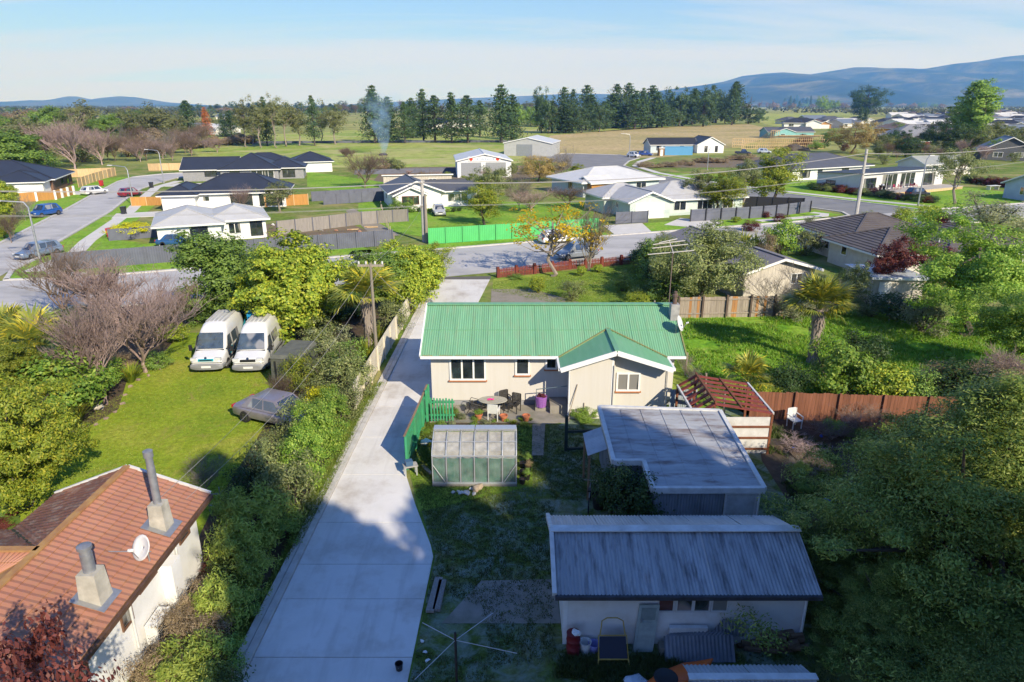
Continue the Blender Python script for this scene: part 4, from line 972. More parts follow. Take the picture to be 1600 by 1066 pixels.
slab([(XR, RY*2-EY, EZ), (XL, RY*2-EY, EZ), (XL, RY, RZ), (XR, RY, RZ)], .05).build('back_roof', M_GREENROOF, H, world=True)
MB().bar((XL, RY, RZ+.05), (XR, RY, RZ+.05), .36, .05).build('ridge_cap', M_GREENFLAT, H, world=True)
MB().box(XL, EY-.10, EZ-.12, 2.35, EY+.02, EZ+.01).build('gutter', M_TRIM, H, world=True)
MB().box(7.9, EY-.10, EZ-.12, XR, EY+.02, EZ+.01).build('gutter', M_TRIM, H, world=True)
for x in (XL-.03, XR+.03):
    MB().bar((x, EY, EZ-.02), (x, RY, RZ-.02), .07, .2).build('barge_board', M_LICHEN if x > 0 else M_TRIM, H, world=True)
    MB().bar((x, RY*2-EY, EZ-.02), (x, RY, RZ-.02), .07, .2).build('barge_board', M_TRIM, H, world=True)
for i in range(16): MB().box(XL+.1+i*.84, EY-.005, EZ+.008, XL+.1+i*.84+random.uniform(.3, .7), EY+.05, EZ+.05).build('lichen_patch', M_LICHEN, H, world=True) if XL+.8+i*.84 < 2.3 else None
MB().bar((XL+.05, 34.35, EZ+.835), (XR-.05, 34.35, EZ+.835), .05, .03).build('sheet_lap', M_GREENFLAT, H, world=True)
# wing towards the back garden
WX0, WXM, WX1, WY = 2.9, 5.05, 7.75, 31.4
MB().box(WX0, WY, .0, WXM, 33.2, 2.9).build('wall', M_CREAM, H, world=True)
MB().box(WXM, WY+.42, .0, WX1, 33.2, 2.9).build('wall', M_CREAM, H, world=True)
MB().poly([(WX0, WY+.001, 2.9), (WXM, WY+.001, 2.9), (WXM, WY+.001, 3.60)]).build('gable_wall', M_CREAM, H, world=True)
MB().poly([(WXM, WY+.421, 2.9), (WX1, WY+.421, 2.9), (WXM, WY+.421, 3.60)]).build('gable_wall', M_CREAM, H, world=True)
wl, wm_, wr_, wf, wz, wt = 2.36, 5.08, 7.88, 30.98, 2.88, 3.78
def on_main(z): return EY + (z-EZ)*(RY-EY)/(RZ-EZ)
yb, yt = on_main(wz)+.02, on_main(wt)+.02
slab([(wl, yb, wz), (wl, wf, wz), (wm_, wf, wt), (wm_, yt, wt)], .06).build('wing_roof', M_GREENFLAT, H, world=True)
slab([(wr_, wf, wz), (wr_, yb, wz), (wm_, yt, wt), (wm_, wf, wt)], .06).build('wing_roof', M_GREENFLAT, H, world=True)
MB().bar((wm_, wf, wt+.03), (wm_, yt, wt+.03), .22, .05).build('ridge_cap', M_GREENFLAT, H, world=True)
for a, b in (((wl, yb, wz+.04), (wm_, yt, wt+.05)), ((wr_, yb, wz+.04), (wm_, yt, wt+.05))): MB().bar(a, b, .10, .04).build('valley_flashing', M_LICHEN, H, world=True)
MB().bar((wl, wf-.03, wz-.08), (wm_, wf-.03, wt-.08), .06, .24).build('barge_board', M_TRIM, H, world=True)
MB().bar((wr_, wf-.03, wz-.08), (wm_, wf-.03, wt-.08), .06, .24).build('barge_board', M_TRIM, H, world=True)
MB().box(wl-.1, wf, wz-.13, wl+.01, 32.5, wz).build('gutter', M_TRIM, H, world=True); MB().box(wr_-.01, wf, wz-.13, wr_+.1, 32.6, wz).build('gutter', M_TRIM, H, world=True)
for x, y in ((WXM, WY-.05), (WX0-.06, WY-.05), (WX1+.05, WY+.35)): MB().tube([(x, y, .05), (x, y, 2.9)], .045, 8).build('downpipe', M_TRIM if x < 5 else M_CREAM, H, world=True)
MB().box(WXM-.12, WY-.012, .0, WXM-.05, WY+.02, 3.5).build('corner_board', M_TRIM, H, world=True)
def win_px(x0, y0, x1, y1, Y, n, rows=1, base=None, sill=M_SILLR):
    a, b = ZY(x0, y1, Y), ZY(x1, y0, Y); bs = (0, Y, 10, Y+5)
    return opening(H, bs, 'S', a.x, a.z, b.x-a.x, b.z-a.z, n, 'window', M_TRIM, GL, sill, world=True, rows=rows, bar=.09, deep=.06)
win_px(703, 559, 759, 594, 33.05, 3, 1); win_px(805, 557, 828, 586, 33.05, 1); win_px(852, 557, 871, 577, 33.05, 1); win_px(962, 582, 1001, 611, WY+.42, 2)
for dx in (-2.93, -1.75): pass
MB().box(5.25, WY+.36, .12, 5.5, WY+.42, .42).build('vent', plain('vent_grey', (.25, .24, .22), .8), H, world=True)
# back steps and rail in the corner
MB().box(1.95, 31.9, 0, 2.85, 33.0, .5).build('step', M_OLDCONC, H, world=True); MB().box(1.2, 32.2, 0, 1.95, 33.0, .25).build('step', M_OLDCONC, H, world=True)
MB().tube([(1.25, 32.25, .2), (1.25, 32.25, 1.25), (2.8, 31.98, 1.55)], .025, 6).build('handrail', plain('rail_blue', (.12, .17, .19), .5), H, world=True)
# brick chimney with flue
ch = MB().box(8.5, 35.0, 3.2, 8.95, 35.5, 4.95).build('chimney', surf('chimney_plaster', (.42, .41, .40), (.25, .25, .25), 4, .9, dirt=(.1, .1, .1), dirt_amt=.6), H, world=True)
MB().lathe([(.12, 4.95), (.12, 5.35), (.16, 5.36), (.16, 5.46), (.10, 5.5), (.10, 5.62), (.02, 5.66)], 10, (8.72, 35.25, 0)).build('flue', surf('flue_rust', (.16, .10, .08), (.08, .06, .05), 6, .8), ch, world=True)
def dish(label, base, r, aim, post, steel=M_GALV):
    o = thing('satellite_dish', label, 'satellite dish', base); b = Vector(base); top = b+Z*post; a = Vector(aim).normalized()
    MB().tube([b, top], .025, 6).build('mast', steel, o, world=True)
    s = a.cross(Z).normalized(); u = s.cross(a); c = top + a*.12; mb = MB(); nr, nk = 4, 18
    for i in range(nr+1):
        rr = r*i/nr
        for k in range(nk): q = 2*PI*k/nk; mb.v.append(tuple(c + s*rr*.9*math.cos(q) + u*rr*math.sin(q) + a*(.22*r*(i/nr)**2)))
    for i in range(nr):
        for k in range(nk): p = i*nk+k; q = i*nk+(k+1) % nk; mb.f.append((p, q, q+nk, p+nk))
    d = mb.build('reflector', plain('dish_grey', (.66, .66, .66), .5), o, True, world=True); m = d.modifiers.new('t', 'SOLIDIFY'); m.thickness = .015
    f = c + a*r*1.05 - u*r*.1; MB().tube([c-u*r*.95, f], .016, 5).build('feed_arm', steel, o, world=True); MB().bar(f-a*.05, f+a*.08, .07).build('receiver', M_TRIM, o, world=True)
    return o
dish('round grey satellite dish beside the flue of the green corrugated roof', (8.62, 34.1, 3.62), .42, (.85, -.45, .35), .55)
# TV aerial on a mast behind the house
o = thing('tv_aerial', 'long-boom TV aerial on a thin mast behind the green roof', 'aerial', (9.35, 39.2, 0)); M_AER = plain('aerial_alu', (.62, .58, .54), .45, .3)
MB().tube([(9.35, 39.2, 0), (9.35, 39.2, 6.9)], .03, 6).build('mast', surf('mast_rust', (.2, .15, .13), (.12, .09, .08), 5, .8), o, world=True)
for k, (z, l, dy) in enumerate(((6.85, 2.7, 0), (7.15, 2.1, .35), (7.3, 1.9, .7), (7.35, 1.1, 1.0))): MB().bar((9.3-l*.52, 39.2+dy, z-.05), (9.3+l*.5, 39.2+dy+.3, z+.13), .06, .04).build('element', M_AER, o, world=True)
MB().bar((9.35, 39.0, 6.9), (9.35, 40.4, 7.4), .04).build('boom', M_AER, o, world=True)
# patio, path, garden edge
sheet('patio', [(668, 655), (674, 636), (890, 632), (890, 660), (852, 664), (690, 648)], .03, M_OLDCONC)
MB().box(-4.1, 30.9, 0, 2.8, 32.95, .05).build('patio_slab', M_OLDCONC)['kind'] = 'structure'
p_ = [G(832, 664), G(852, 664), G(849, 713), G(831, 713)]; tag(MB().prism([(p.x, p.y) for p in p_], 0, .045).build('garden_path', M_OLDCONC), kind='structure')
sheet('flower_bed', [(660, 662), (668, 648), (740, 650), (832, 652), (832, 664), (700, 668)], .026, M_SOIL)
sheet('flower_bed', [(676, 640), (706, 640), (722, 652), (690, 656)], .058, M_SOIL)
# ---------------------------------------------------------------- green picket gate and boundary fence along the driveway
M_GRNP = surf('paint_green', (0.055, 0.34, 0.16), (0.04, 0.26, 0.12), 3, .6, dirt=(.12, .16, .08), dirt_amt=.4)
M_BOARD = wood('board_brown', (.32, .21, .12), (.2, .13, .08))
fence('green_fence', 'green board fence with a brown top rail along the driveway', [(-4.62, 26.3), (-4.5, 28.2), (-4.4, 30.1), (-4.32, 32.0)], 1.55, 1.9, M_GRNP, M_GRNP, plank=.19, th=.025, rails=2, cap=M_BOARD)
o = thing('picket_gate', 'small green picket fence by the cream house corner', 'fence', (-4.1, 30.9, 0))
for i in range(8): MB().box(-4.05+i*.15, 30.95, .08, -3.97+i*.15, 30.98, 1.32+random.uniform(-.03, .03)).build('picket', M_GRNP, o, world=True)
for z in (.35, 1.05): MB().box(-4.1, 30.985, z, -2.85, 31.03, z+.09).build('rail', M_GRNP, o, world=True)
MB().box(-4.28, 30.93, 0, -4.16, 31.05, 1.75).build('post', M_GRNP, o, world=True)
# ---------------------------------------------------------------- patio things
M_CHAIRD = plain('chair_dark', (.035, .033, .03), .6); M_PLW = plain('plastic_white', (.75, .75, .73), .4)
def chair(label, loc, rz, m, slats=True, nm='garden_chair'):
    o = thing(nm, label, 'chair', loc, rz)
    for x in (-.24, .24):
        for y in (-.24, .22): MB().bar((x, y, 0), (x, y+(.06 if y > 0 else 0), .43 if y < 0 else .92), .04).build('leg', m, o)
        MB().bar((x*1.12, -.26, .64), (x*1.12, .26, .66), .05, .03).build('armrest', m, o); MB().bar((x*1.05, -.25, .42), (x*1.1, -.25, .64), .035).build('arm_post', m, o)
    MB().box(-.24, -.26, .41, .24, .24, .45).build('seat', m, o)
    n = 6 if slats else 1
    for i in range(n):
        w_ = .44/n; MB().bar((-.22+w_*(i+.5), .24, .46), (-.22+w_*(i+.5), .31, .94), w_*.8 if slats else .44, .025, up=(0, 1, 0)).build('back_slat', m, o)
    return o
pt = G(766, 634)
tb = thing('patio_table', 'oval grey patio table with a pink cloth lying on it', 'table', (-.98, 32.0, .05))
mb = MB(); mb.lathe([(.62, .70), (.65, .72), (.64, .74), (.001, .745)], 22); mb.v = [(x*1.15, y*.75, z) for x, y, z in mb.v]; mb.build('table_top', surf('table_stone', (.42, .40, .33), (.30, .29, .24), 5, .6), tb)
for x in (-.5, .5):
    for y in (-.28, .28): MB().tube([(x*1.15, y*1.15, 0), (x, y, .71)], .022, 6).build('leg', M_CHAIRD, tb)
cl_ = MB()
for i in range(7):
    for j in range(5): cl_.v.append((-.28+i*.055+random.uniform(-.015, .015), -.16+j*.06+random.uniform(-.015, .015), .755+random.uniform(0, .05)))
cl_.f = [(i*5+j, (i+1)*5+j, (i+1)*5+j+1, i*5+j+1) for i in range(6) for j in range(4)]
k_ = cl_.build('pink_cloth', plain('cloth_pink', (.75, .03, .28), .8)); k_.location = (-.98, 32.0, .05); tag(k_, 'crumpled bright pink cloth on the oval patio table', 'cloth')
chair('dark slatted reclining chair beside the patio table', (.12, 32.15, .05), R(-25), M_CHAIRD)
chair('dark folding chair tucked behind the pink cloth on the patio', (-.3, 32.55, .05), R(30), M_CHAIRD)
chair('white plastic garden chair in front of the patio table', (-.92, 31.25, .05), R(170), M_PLW, False)
o = thing('folded_recliner', 'black folded recliner lying against the patio table', 'chair', (-1.75, 32.1, .05), R(10))
for i in range(5): MB().bar((-.5+i*.2, -.25, .35+.1*math.sin(i*1.4)), (-.5+i*.2, .3, .42+.1*math.sin(i*1.4)), .16, .03).build('sling', M_CHAIRD, o)
MB().tube([(-.65, -.28, .02), (-.3, -.28, .62), (.55, -.28, .3), (.6, -.28, .02)], .02, 6).build('frame_rail', M_CHAIRD, o); MB().tube([(-.65, .32, .02), (-.3, .32, .7), (.55, .32, .38), (.6, .32, .02)], .02, 6).build('frame_rail', M_CHAIRD, o)
M_PURP = plain('plastic_purple', (.30, .12, .42), .5)
o = thing('laundry_basket', 'purple slatted laundry basket with dark red washing by the back steps', 'basket', (1.5, 32.35, .25)); o.scale = (.8, .8, .8)
for i in range(5): MB().lathe([(.30+.015*i, .05+i*.14), (.325+.015*i, .05+i*.14), (.33+.015*i, .16+i*.14), (.305+.015*i, .16+i*.14)], 16).build('band', M_PURP, o, True)
for k in range(10): q = k*.628; MB().bar((.31*math.cos(q), .31*math.sin(q), .02), (.37*math.cos(q), .37*math.sin(q), .76), .05, .03).build('stave', M_PURP, o)
MB().lathe([(.001, .02), (.3, .02), (.3, .05)], 16).build('bottom', M_PURP, o)
rr_ = random.Random(3); cm = MB()
for i in range(3): cm.rock((-.12+.13*i, rr_.uniform(-.1, .1), .72+.1*(i == 1)), .2, rr_)
k_ = cm.build('washing', surf('cloth_dark_red', (.10, .012, .02), (.04, .01, .015), 6, .9), None, True); k_.location = (1.5, 32.35, .25); k_.scale = (.8, .8, .8); tag(k_, 'dark red washing heaped in the purple basket', 'laundry')
M_TERRA = surf('terracotta', (.50, .17, .08), (.38, .13, .06), 5, .85)
for i, (px, py, pl, lb) in enumerate(((748, 657, 'shrub_bright', 'terracotta pot with a round green plant at the patio edge'), (787, 659, None, 'terracotta pot with a flared rim, second along the patio edge from the picket gate'), (822, 659, None, 'terracotta pot beside the concrete garden path'))):
    g = G(px, py); o = thing('flower_pot', lb, 'pot', (g.x, g.y, .03))
    MB().lathe([(.12, 0), (.17, .26), (.21, .27), (.21, .34), (.17, .34), (.16, .28), (.001, .28)], 14).build('pot', M_TERRA, o, True)
    if pl: plant(pl, (g.x, g.y, .34), .28, .5, 'pot_plant', 'round bright green plant growing in a terracotta pot', 'plant', crown='foliage', trunk='stem')
for i in range(46):
    px, py = random.choice([(random.uniform(672, 830), random.uniform(653, 667)), (random.uniform(680, 716), random.uniform(640, 655)), (random.uniform(655, 690), random.uniform(664, 700))])
    g = G(px, py); plant(random.choice(['shrub_bright', 'flax_gold', 'shrub_green', 'shrub_grey']), (g.x, g.y, .02), random.uniform(.15, .4), random.uniform(.25, .55), 'garden_plant', 'small leafy plant in the flower bed edging the patio', 'plant', 'plants in the patio flower bed', crown='foliage', trunk='stem')
for px, py, h, w_ in ((905, 655, .75, 1.1), (925, 652, .6, .9), (915, 662, .4, .8)):
    g = G(px, py); plant('shrub_bright', (g.x, g.y, 0), h, w_, 'garden_plant', 'bright green leafy plant against the cream wing wall', 'plant', 'plants against the wing wall', crown='foliage', trunk='stem')
for k, (x, y, x2, l) in enumerate(((2.8, 31.2, 3.25, 1.9), (3.6, 31.3, 3.62, .9))): tag(MB().tube([(x, y, .02), (x2, 31.36, l)], .022, 6).build('garden_stake', plain('stake_wood', (.35, .28, .2), .8)), ('long bamboo stake leaning on the cream wing corner', 'short stake standing against the cream wing wall')[k], 'stake')
# dark green timber frame (old clothes prop) in the garden
M_DGRN = surf('timber_dark_green', (.025, .05, .045), (.015, .03, .028), 3, .8)
o = thing('post_and_rail', 'dark green timber post and rail on the back lawn', 'railing', tuple(G(884, 704))); g = G(884, 704)
MB().box(g.x-.07, g.y-.07, 0, g.x+.07, g.y+.07, 1.75).build('post', M_DGRN, o, world=True)
for z in (.08, .95): MB().bar((g.x, g.y, z), (g.x+1.15, g.y+.15, z-.02), .09, .11).build('rail', M_DGRN, o, world=True)
MB().box(g.x+1.1, g.y+.08, 0, g.x+1.22, g.y+.2, 1.0).build('post', M_DGRN, o, world=True)
# ---------------------------------------------------------------- greenhouse
M_ALU = plain('aluminium', (.58, .60, .62), .4, .5)
m_, t_, b_ = nmat('greenhouse_glass'); b_.inputs['Base Color'].default_value = (.72, .78, .76, 1); b_.inputs['Roughness'].default_value = .12; b_.inputs['Alpha'].default_value = .22; t_.links.new(ramp(t_, noise(t_, texco(t_, world=True), 3, 5), [(.3, (.05,)*3), (.75, (.2,)*3)]), b_.inputs['Alpha']); M_GHG = m_
m_, t_, b_ = nmat('shade_cloth'); v_ = texco(t_, world=True); t_.links.new(ramp(t_, noise(t_, v_, 2.2, 6), [(.3, (.012, .07, .045)), (.55, (.025, .12, .08)), (.8, (.07, .2, .14))]), b_.inputs['Base Color']); b_.inputs['Roughness'].default_value = .8; b_.inputs['Alpha'].default_value = .9; M_CLOTH = m_
M_LIME = surf('whitewash', (.40, .385, .36), (.20, .19, .175), 4, .8, dirt=(.2, .18, .15), dirt_amt=.6)
gx0, gx1, gy0, gy1 = -3.28, .18, 24.9, 27.0; gz, gr, gym = 1.62, 2.12, 25.95
o = thing('greenhouse', 'small aluminium greenhouse lined with green shade cloth', 'greenhouse', (gx0, gy0, 0))
MB().box(gx0-.03, gy0-.03, 0, gx1+.03, gy1+.03, .14).build('base', M_OLDCONC, o, world=True)
n_ = 6; sx_ = (gx1-gx0)/n_
prof = [(gy0, .14), (gy0, 1.42), (gy0+.10, 1.64), (gy0+.42, 1.86), (gym, gr)]
back = [(2*gym-y, z) for y, z in prof]
for i in range(n_+1):
    x = gx0+sx_*i
    MB().tube([(x, y, z) for y, z in prof], .026, 5).build('rib', M_ALU, o, world=True); MB().tube([(x, y, z) for y, z in back], .026, 5).build('rib', M_ALU, o, world=True)
for y, z, w_ in ((gy0, .16, .07), (gy0, 1.42, .05), (gy0+.42, 1.86, .03), (gym, gr, .12), (gy1, .16, .07), (gy1, 1.42, .05)): MB().box(gx0-.02, y-w_/2, z-w_/2, gx1+.02, y+w_/2, z+w_/2).build('rail', M_ALU, o, world=True)
for a, b in (((gx0, gy0-.02, 1.05), (gx0+sx_*.95, gy0-.02, .16)), ((gx1, gy0-.02, 1.05), (gx1-sx_*.95, gy0-.02, .16))): MB().tube([a, b], .018, 5).build('brace', M_ALU, o, world=True)
MB().box(gx0, gym-.18, gr+.06, gx0+sx_*3-.02, gym+.2, gr+.10).build('ridge_vent', M_ALU, o, world=True); MB().box(gx0+sx_*3+.02, gym-.18, gr+.06, gx1, gym+.2, gr+.10).build('ridge_vent', M_ALU, o, world=True)
for i in range(n_):
    xa, xb = gx0+sx_*i+.03, gx0+sx_*(i+1)-.03
    for sgn, pr in ((1, prof), (-1, back)):
        for (ya, za), (yb_, zb_) in zip(pr, pr[1:]): MB().quad((xa, ya, za), (xb, ya, za), (xb, yb_, zb_), (xa, yb_, zb_)).build('pane', M_GHG, o, world=True, fix=False)
    mb = MB(); sag = [0, .05, .07, .05, 0]     # shade cloth behind the wall panes, whitened blind below the roof panes
    for k in range(5):
        x = xa+(xb-xa)*k/4; mb.v += [(x, gy0+.07+.02*math.sin(i+k), .18), (x, gy0+.06, 1.30-sag[k]*.3)]
    mb.f = [(2*k, 2*k+2, 2*k+3, 2*k+1) for k in range(4)]; mb.build('shade_cloth', M_CLOTH, o, world=True, fix=False)
    mb = MB()
    for k in range(5):
        x = xa+(xb-xa)*k/4; mb.v += [(x, gy0+.09, 1.34-sag[k]), (x, gy0+.12, 1.58), (x, gy0+.55, 1.84-.2*sag[k]), (x, gym-.05, gr-.1)]
    mb.f = [(4*k+j, 4*k+4+j, 4*k+5+j, 4*k+1+j) for k in range(4) for j in range(3)]; mb.build('roof_blind', M_LIME, o, world=True, fix=False)
for x in (gx0, gx1): MB().poly([(x, y, z) for y, z in prof]+[(x, y, z) for y, z in reversed(back[:-1])]).build('end_pane', M_GHG, o, world=True, fix=False)
MB().box(gx0+.15, gy0+.5, .14, gx1-.15, gy0+1.0, .75).build('potting_bench', M_BOARD, o, world=True)
rr_ = random.Random(5)
for i in range(10):
    g = G(708+rr_.uniform(0, 34), 765+rr_.uniform(0, 9)); tag(MB().rock((g.x, g.y, .06), rr_.uniform(.07, .13), rr_).build('white_stone', surf('stone_white', (.66, .64, .6), (.45, .44, .42), 6, .9), None), 'small white stone on the grass in front of the greenhouse', 'stone', 'white stones by the greenhouse')
g = G(745, 766); tag(MB().rock((g.x, g.y, .1), .26, rr_).build('boulder', surf('stone_tan', (.42, .33, .23), (.28, .22, .16), 5, .9)), 'tan boulder beside the white stones at the greenhouse', 'stone')
# clutter right of the greenhouse and by the green fence
for i in range(6):
    x, y = .45+.22*(i % 2)+rr_.uniform(-.04, .04), 25.1+.34*i; pt_ = thing('nursery_pot', 'black nursery pot in the row beside the greenhouse', 'pot', (x, y, .01), 0, 'pots beside the greenhouse')
    MB().lathe([(.10, 0), (.14, .24), (.15, .25), (.13, .25), (.12, .2), (.001, .2)], 12).build('pot', M_BLACKP, pt_, True); MB().lathe([(.12, .205), (.001, .22)], 10).build('soil', M_SOIL, pt_)
    if i % 2: plant('shrub_brown' if i == 3 else 'shrub_green', (x, y, .22), .4, .35, 'potted_plant', 'small plant in a black pot beside the greenhouse', 'plant', 'plants in black pots', crown='foliage', trunk='stem')
o = thing('tool_bench', 'small weathered bench at the driveway end of the green fence', 'bench', (-4.35, 25.85, 0), R(20))
MB().box(-.3, -.2, .45, .3, .2, .5).build('top', surf('bench_grey', (.42, .41, .38), (.28, .27, .25), 5, .8), o)
for x in (-.24, .24):
    for y in (-.14, .14): MB().box(x-.03, y-.03, 0, x+.03, y+.03, .45).build('leg', M_ALU, o)
MB().box(-.2, -.15, .505, .1, .12, .72).build('blue_crate', plain('crate_blue', (.06, .12, .22), .5), o)
tag(MB().bar((-3.95, 26.6, .05), (-3.45, 25.75, .12), .16, .05).build('timber_board', M_GREYFENCE), 'loose grey board lying between green fence and greenhouse', 'board')
tag(MB().rock((-4.0, 28.6, .12), .3, rr_).build('white_sack', plain('sack', (.7, .7, .66), .9)), 'crumpled white sack by the green fence', 'sack')
# ---------------------------------------------------------------- middle shed: flat painted roof, corrugated walls, awning
M_FLATROOF = surf('roof_membrane', (0.42, 0.43, 0.44), (0.30, 0.31, 0.325), 1.3, .75, dirt=(0.11, 0.055, 0.04), dirt_amt=.85, dirt_scale=1.1, stretch=(.6, 2.2, 1), bmp=.2, bscale=10)
M_CORRW = surf('wall_corrugated', (0.26, 0.29, 0.33), (0.19, 0.215, 0.25), 2, .6, .2, dirt=(.12, .13, .14), dirt_amt=.4)
M_PALE = surf('trim_pale', (0.66, 0.66, 0.65), (0.52, 0.52, 0.51), 3, .7, dirt=(.3, .28, .25), dirt_amt=.5)
o = thing('flat_roof_shed', 'flat-roofed shed with stained grey roof and corrugated walls', 'shed', (3.8, 20.9, 0)); S2 = o
sx0, sxn, sx1, sy0, syn, sy1 = 3.82, 4.95, 8.85, 20.95, 22.8, 27.35; zf, zb2 = 2.3, 2.52
def zs(y): return zf+(zb2-zf)*(y-sy0)/(sy1-sy0)
rp_ = [(sxn, sy0), (sx1, sy0), (sx1+.15, sy1-.4), (sx0, sy1), (sx0, syn), (sxn, syn)]
mb = MB(); n = len(rp_); mb.v = [(x, y, zs(y)) for x, y in rp_]+[(x, y, zs(y)-.08) for x, y in rp_]; mb.f = [tuple(range(n)), tuple(range(2*n-1, n-1, -1))]+[(i, n+i, n+(i+1) % n, (i+1) % n) for i in range(n)]
mb.build('roof', M_FLATROOF, o, world=True)
for i in range(1, 6):            # lap seams of the roofing
    x = sx0+i*.86; ya = syn if x < sxn else sy0; MB().bar((x, ya+.1, zs(ya)+.008), (x+.06, sy1-.3, zs(sy1)+.008), .09, .012).build('roof_seam', M_FLATROOF, o, world=True)
for i in range(n):
    (xa, ya), (xb, yb_) = rp_[i], rp_[(i+1) % n]; MB().bar((xa, ya, zs(ya)-.05), (xb, yb_, zs(yb_)-.05), .16, .22).build('fascia', M_PALE, o, world=True)
def corr_wall(root, a, b, z0, z1, mat, wave=.1, amp=.018, width=.8):
    a, b = Vector((*a, z0)), Vector((*b, z0)); d = (b-a); L = d.length; d.normalize(); nr = Vector((d.y, -d.x, 0)); k = max(1, round(L/width)); s = L/k
    for i in range(k):
        m = max(4, int(s/wave*4)); mb = MB()
        for j in range(m+1): p = a+d*(s*i+s*j/m)+nr*(amp*math.cos(2*PI*(s*j/m)/wave)+.003*(i % 2)); mb.v += [tuple(p), tuple(p+Z*(z1-z0))]
        mb.f = [(2*j, 2*j+2, 2*j+3, 2*j+1) for j in range(m)]; q = mb.build('wall_sheet', mat, root, world=True, fix=False); q.data.shade_smooth()
corr_wall(o, (sxn+.1, sy0+.1), (7.5, sy0+.1), 0, 2.2, M_CORRW); corr_wall(o, (sx0+.1, syn+.1), (sxn+.1, syn+.1), 0, 2.25, M_CORRW); corr_wall(o, (sxn+.1, syn), (sxn+.1, sy0+.1), 0, 2.22, M_CORRW)
corr_wall(o, (sx0+.1, sy1-.1), (sx0+.1, syn+.1), 0, 2.35, M_CORRW); corr_wall(o, (sx1-.1, sy0+.1), (sx1, sy1-.5), 0, 2.25, M_CORRW); corr_wall(o, (sx1, sy1-.5), (sx0+.1, sy1-.1), 0, 2.4, M_CORRW)
opening(o, (0, sy0+.09, 1, 22), 'S', 7.52, .05, 1.15, 2.05, 1, 'door', M_PALE, door_m=surf('door_pale_blue', (.55, .57, .58), (.42, .44, .45), 3, .7, dirt=(.2, .15, .12), dirt_amt=.6), world=True)
MB().tube([(8.72, sy0+.03, 0), (8.72, sy0+.03, 2.2)], .04, 6).build('downpipe', M_TRIM, o, world=True)
M_CORRP = surf('roof_corrugated_pale', (0.50, 0.51, 0.52), (0.40, 0.41, 0.42), 2, .5, .3, dirt=(.25, .24, .23), dirt_amt=.5)
o = thing('corrugated_awning', 'small corrugated iron awning on the side of the flat-roofed shed', 'awning', (3.2, 24, 0))
corrugated(o, [(2.98, 23.75, 2.02), (2.98, 25.7, 2.02), (3.72, 25.7, 2.32), (3.72, 23.75, 2.32)], M_CORRP, 'roof_sheet', .12, .022, .65, world=True)
for y in (23.85, 25.6): MB().box(3.0, y-.04, 0, 3.08, y+.04, 2.0).build('post', M_BOARD, o, world=True)
MB().box(2.98, 23.75, 1.9, 3.06, 25.7, 1.99).build('beam', M_BOARD, o, world=True)
tag(MB().lathe([(.20, 0), (.27, .5), (.30, .52), (.28, .58), (.26, .52), (.001, .5)], 14, (3.4, 23.3, 0)).build('rubbish_tub', M_BLACKP, None, True), 'black rubbish tub under the corrugated awning', 'tub')
o = thing('bicycle', 'old bicycle leaning under the corrugated awning', 'bicycle', (3.05, 23.4, 0), R(80)); M_BIKE = plain('bike_frame', (.35, .35, .37), .4, .4)
for x in (-.5, .5):
    t0 = MB()
    for k in range(20): q, q2 = k*PI/10, (k+1)*PI/10; t0.tube([(x+.31*math.cos(q), 0, .33+.31*math.sin(q)), (x+.31*math.cos(q2), 0, .33+.31*math.sin(q2))], .02, 5, False)
    t0.build('wheel', M_TYRE, o)
for a, b in (((-.5, 0, .33), (-.1, 0, .3)), ((-.1, 0, .3), (.38, 0, .75)), ((-.1, 0, .3), (-.22, 0, .85)), ((-.22, 0, .75), (.38, 0, .8)), ((.5, 0, .33), (.36, 0, .98)), ((-.5, 0, .33), (-.22, 0, .75))): MB().tube([a, b], .018, 6).build('tube', M_BIKE, o)
MB().box(-.34, -.06, .86, -.1, .06, .92).build('saddle', M_BLACKP, o); MB().tube([(.3, -.26, 1.0), (.36, 0, .98), (.3, .26, 1.0)], .015, 5).build('handlebar', M_BIKE, o)
# ---------------------------------------------------------------- roofless red frame shed
M_REDT = surf('timber_red', (0.26, 0.05, 0.035), (0.16, 0.035, 0.028), 4, .8, dirt=(.1, .05, .04), dirt_amt=.5)
M_RUSTY = surf('steel_rust', (.22, .08, .035), (.13, .05, .03), 5, .85)
sheet('dark_ground', None, .03, M_SOIL, world=[(8.2, 27.75), (11.5, 27.75), (11.5, 30.95), (8.2, 30.95)])  # dark sheet over the grass to darken the ground under the frame
o = thing('roofless_frame_shed', 'roofless shed with red rafters beside the brown fence', 'shed', (8.2, 28, 0))
fx0, fx1, fy0, fy1 = 8.15, 11.6, 27.7, 31.0; fz, fr = 1.95, 2.5; fm = 9.0
for i in range(7):
    y = fy0+(fy1-fy0)*i/6; MB().bar((fx0, y, fz), (fm, y, fr), .22, .05).build('rafter', M_REDT, o, world=True); MB().bar((fm, y, fr), (fx1, y, fz+.1), .22, .05).build('rafter', M_REDT, o, world=True)
for i, (x, z) in enumerate(((fx0, fz), (fm, fr+.1), (10.2, 2.32), (fx1, fz+.12))): MB().bar((x, fy0-.1, z), (x, fy1+.1, z), .08, .10).build('purlin', M_RUSTY if i in (1, 2) else M_PALE, o, world=True)
for x in (fx0, fm, fx1):
    for y in (fy0, fy1): MB().box(x-.05, y-.05, 0, x+.05, y+.05, fz if x != fm else fr).build('post', M_RUSTY, o, world=True)
for z in (.3, .85, 1.4): MB().bar((9.2, fy0-.06, z), (fx1, fy0-.06, z), .06, .08).build('rail', M_RUSTY, o, world=True)
MB().box(9.2, fy0-.02, .05, fx1-.04, fy0+.01, 1.85).build('wall_sheet', M_PALE, o, world=True)
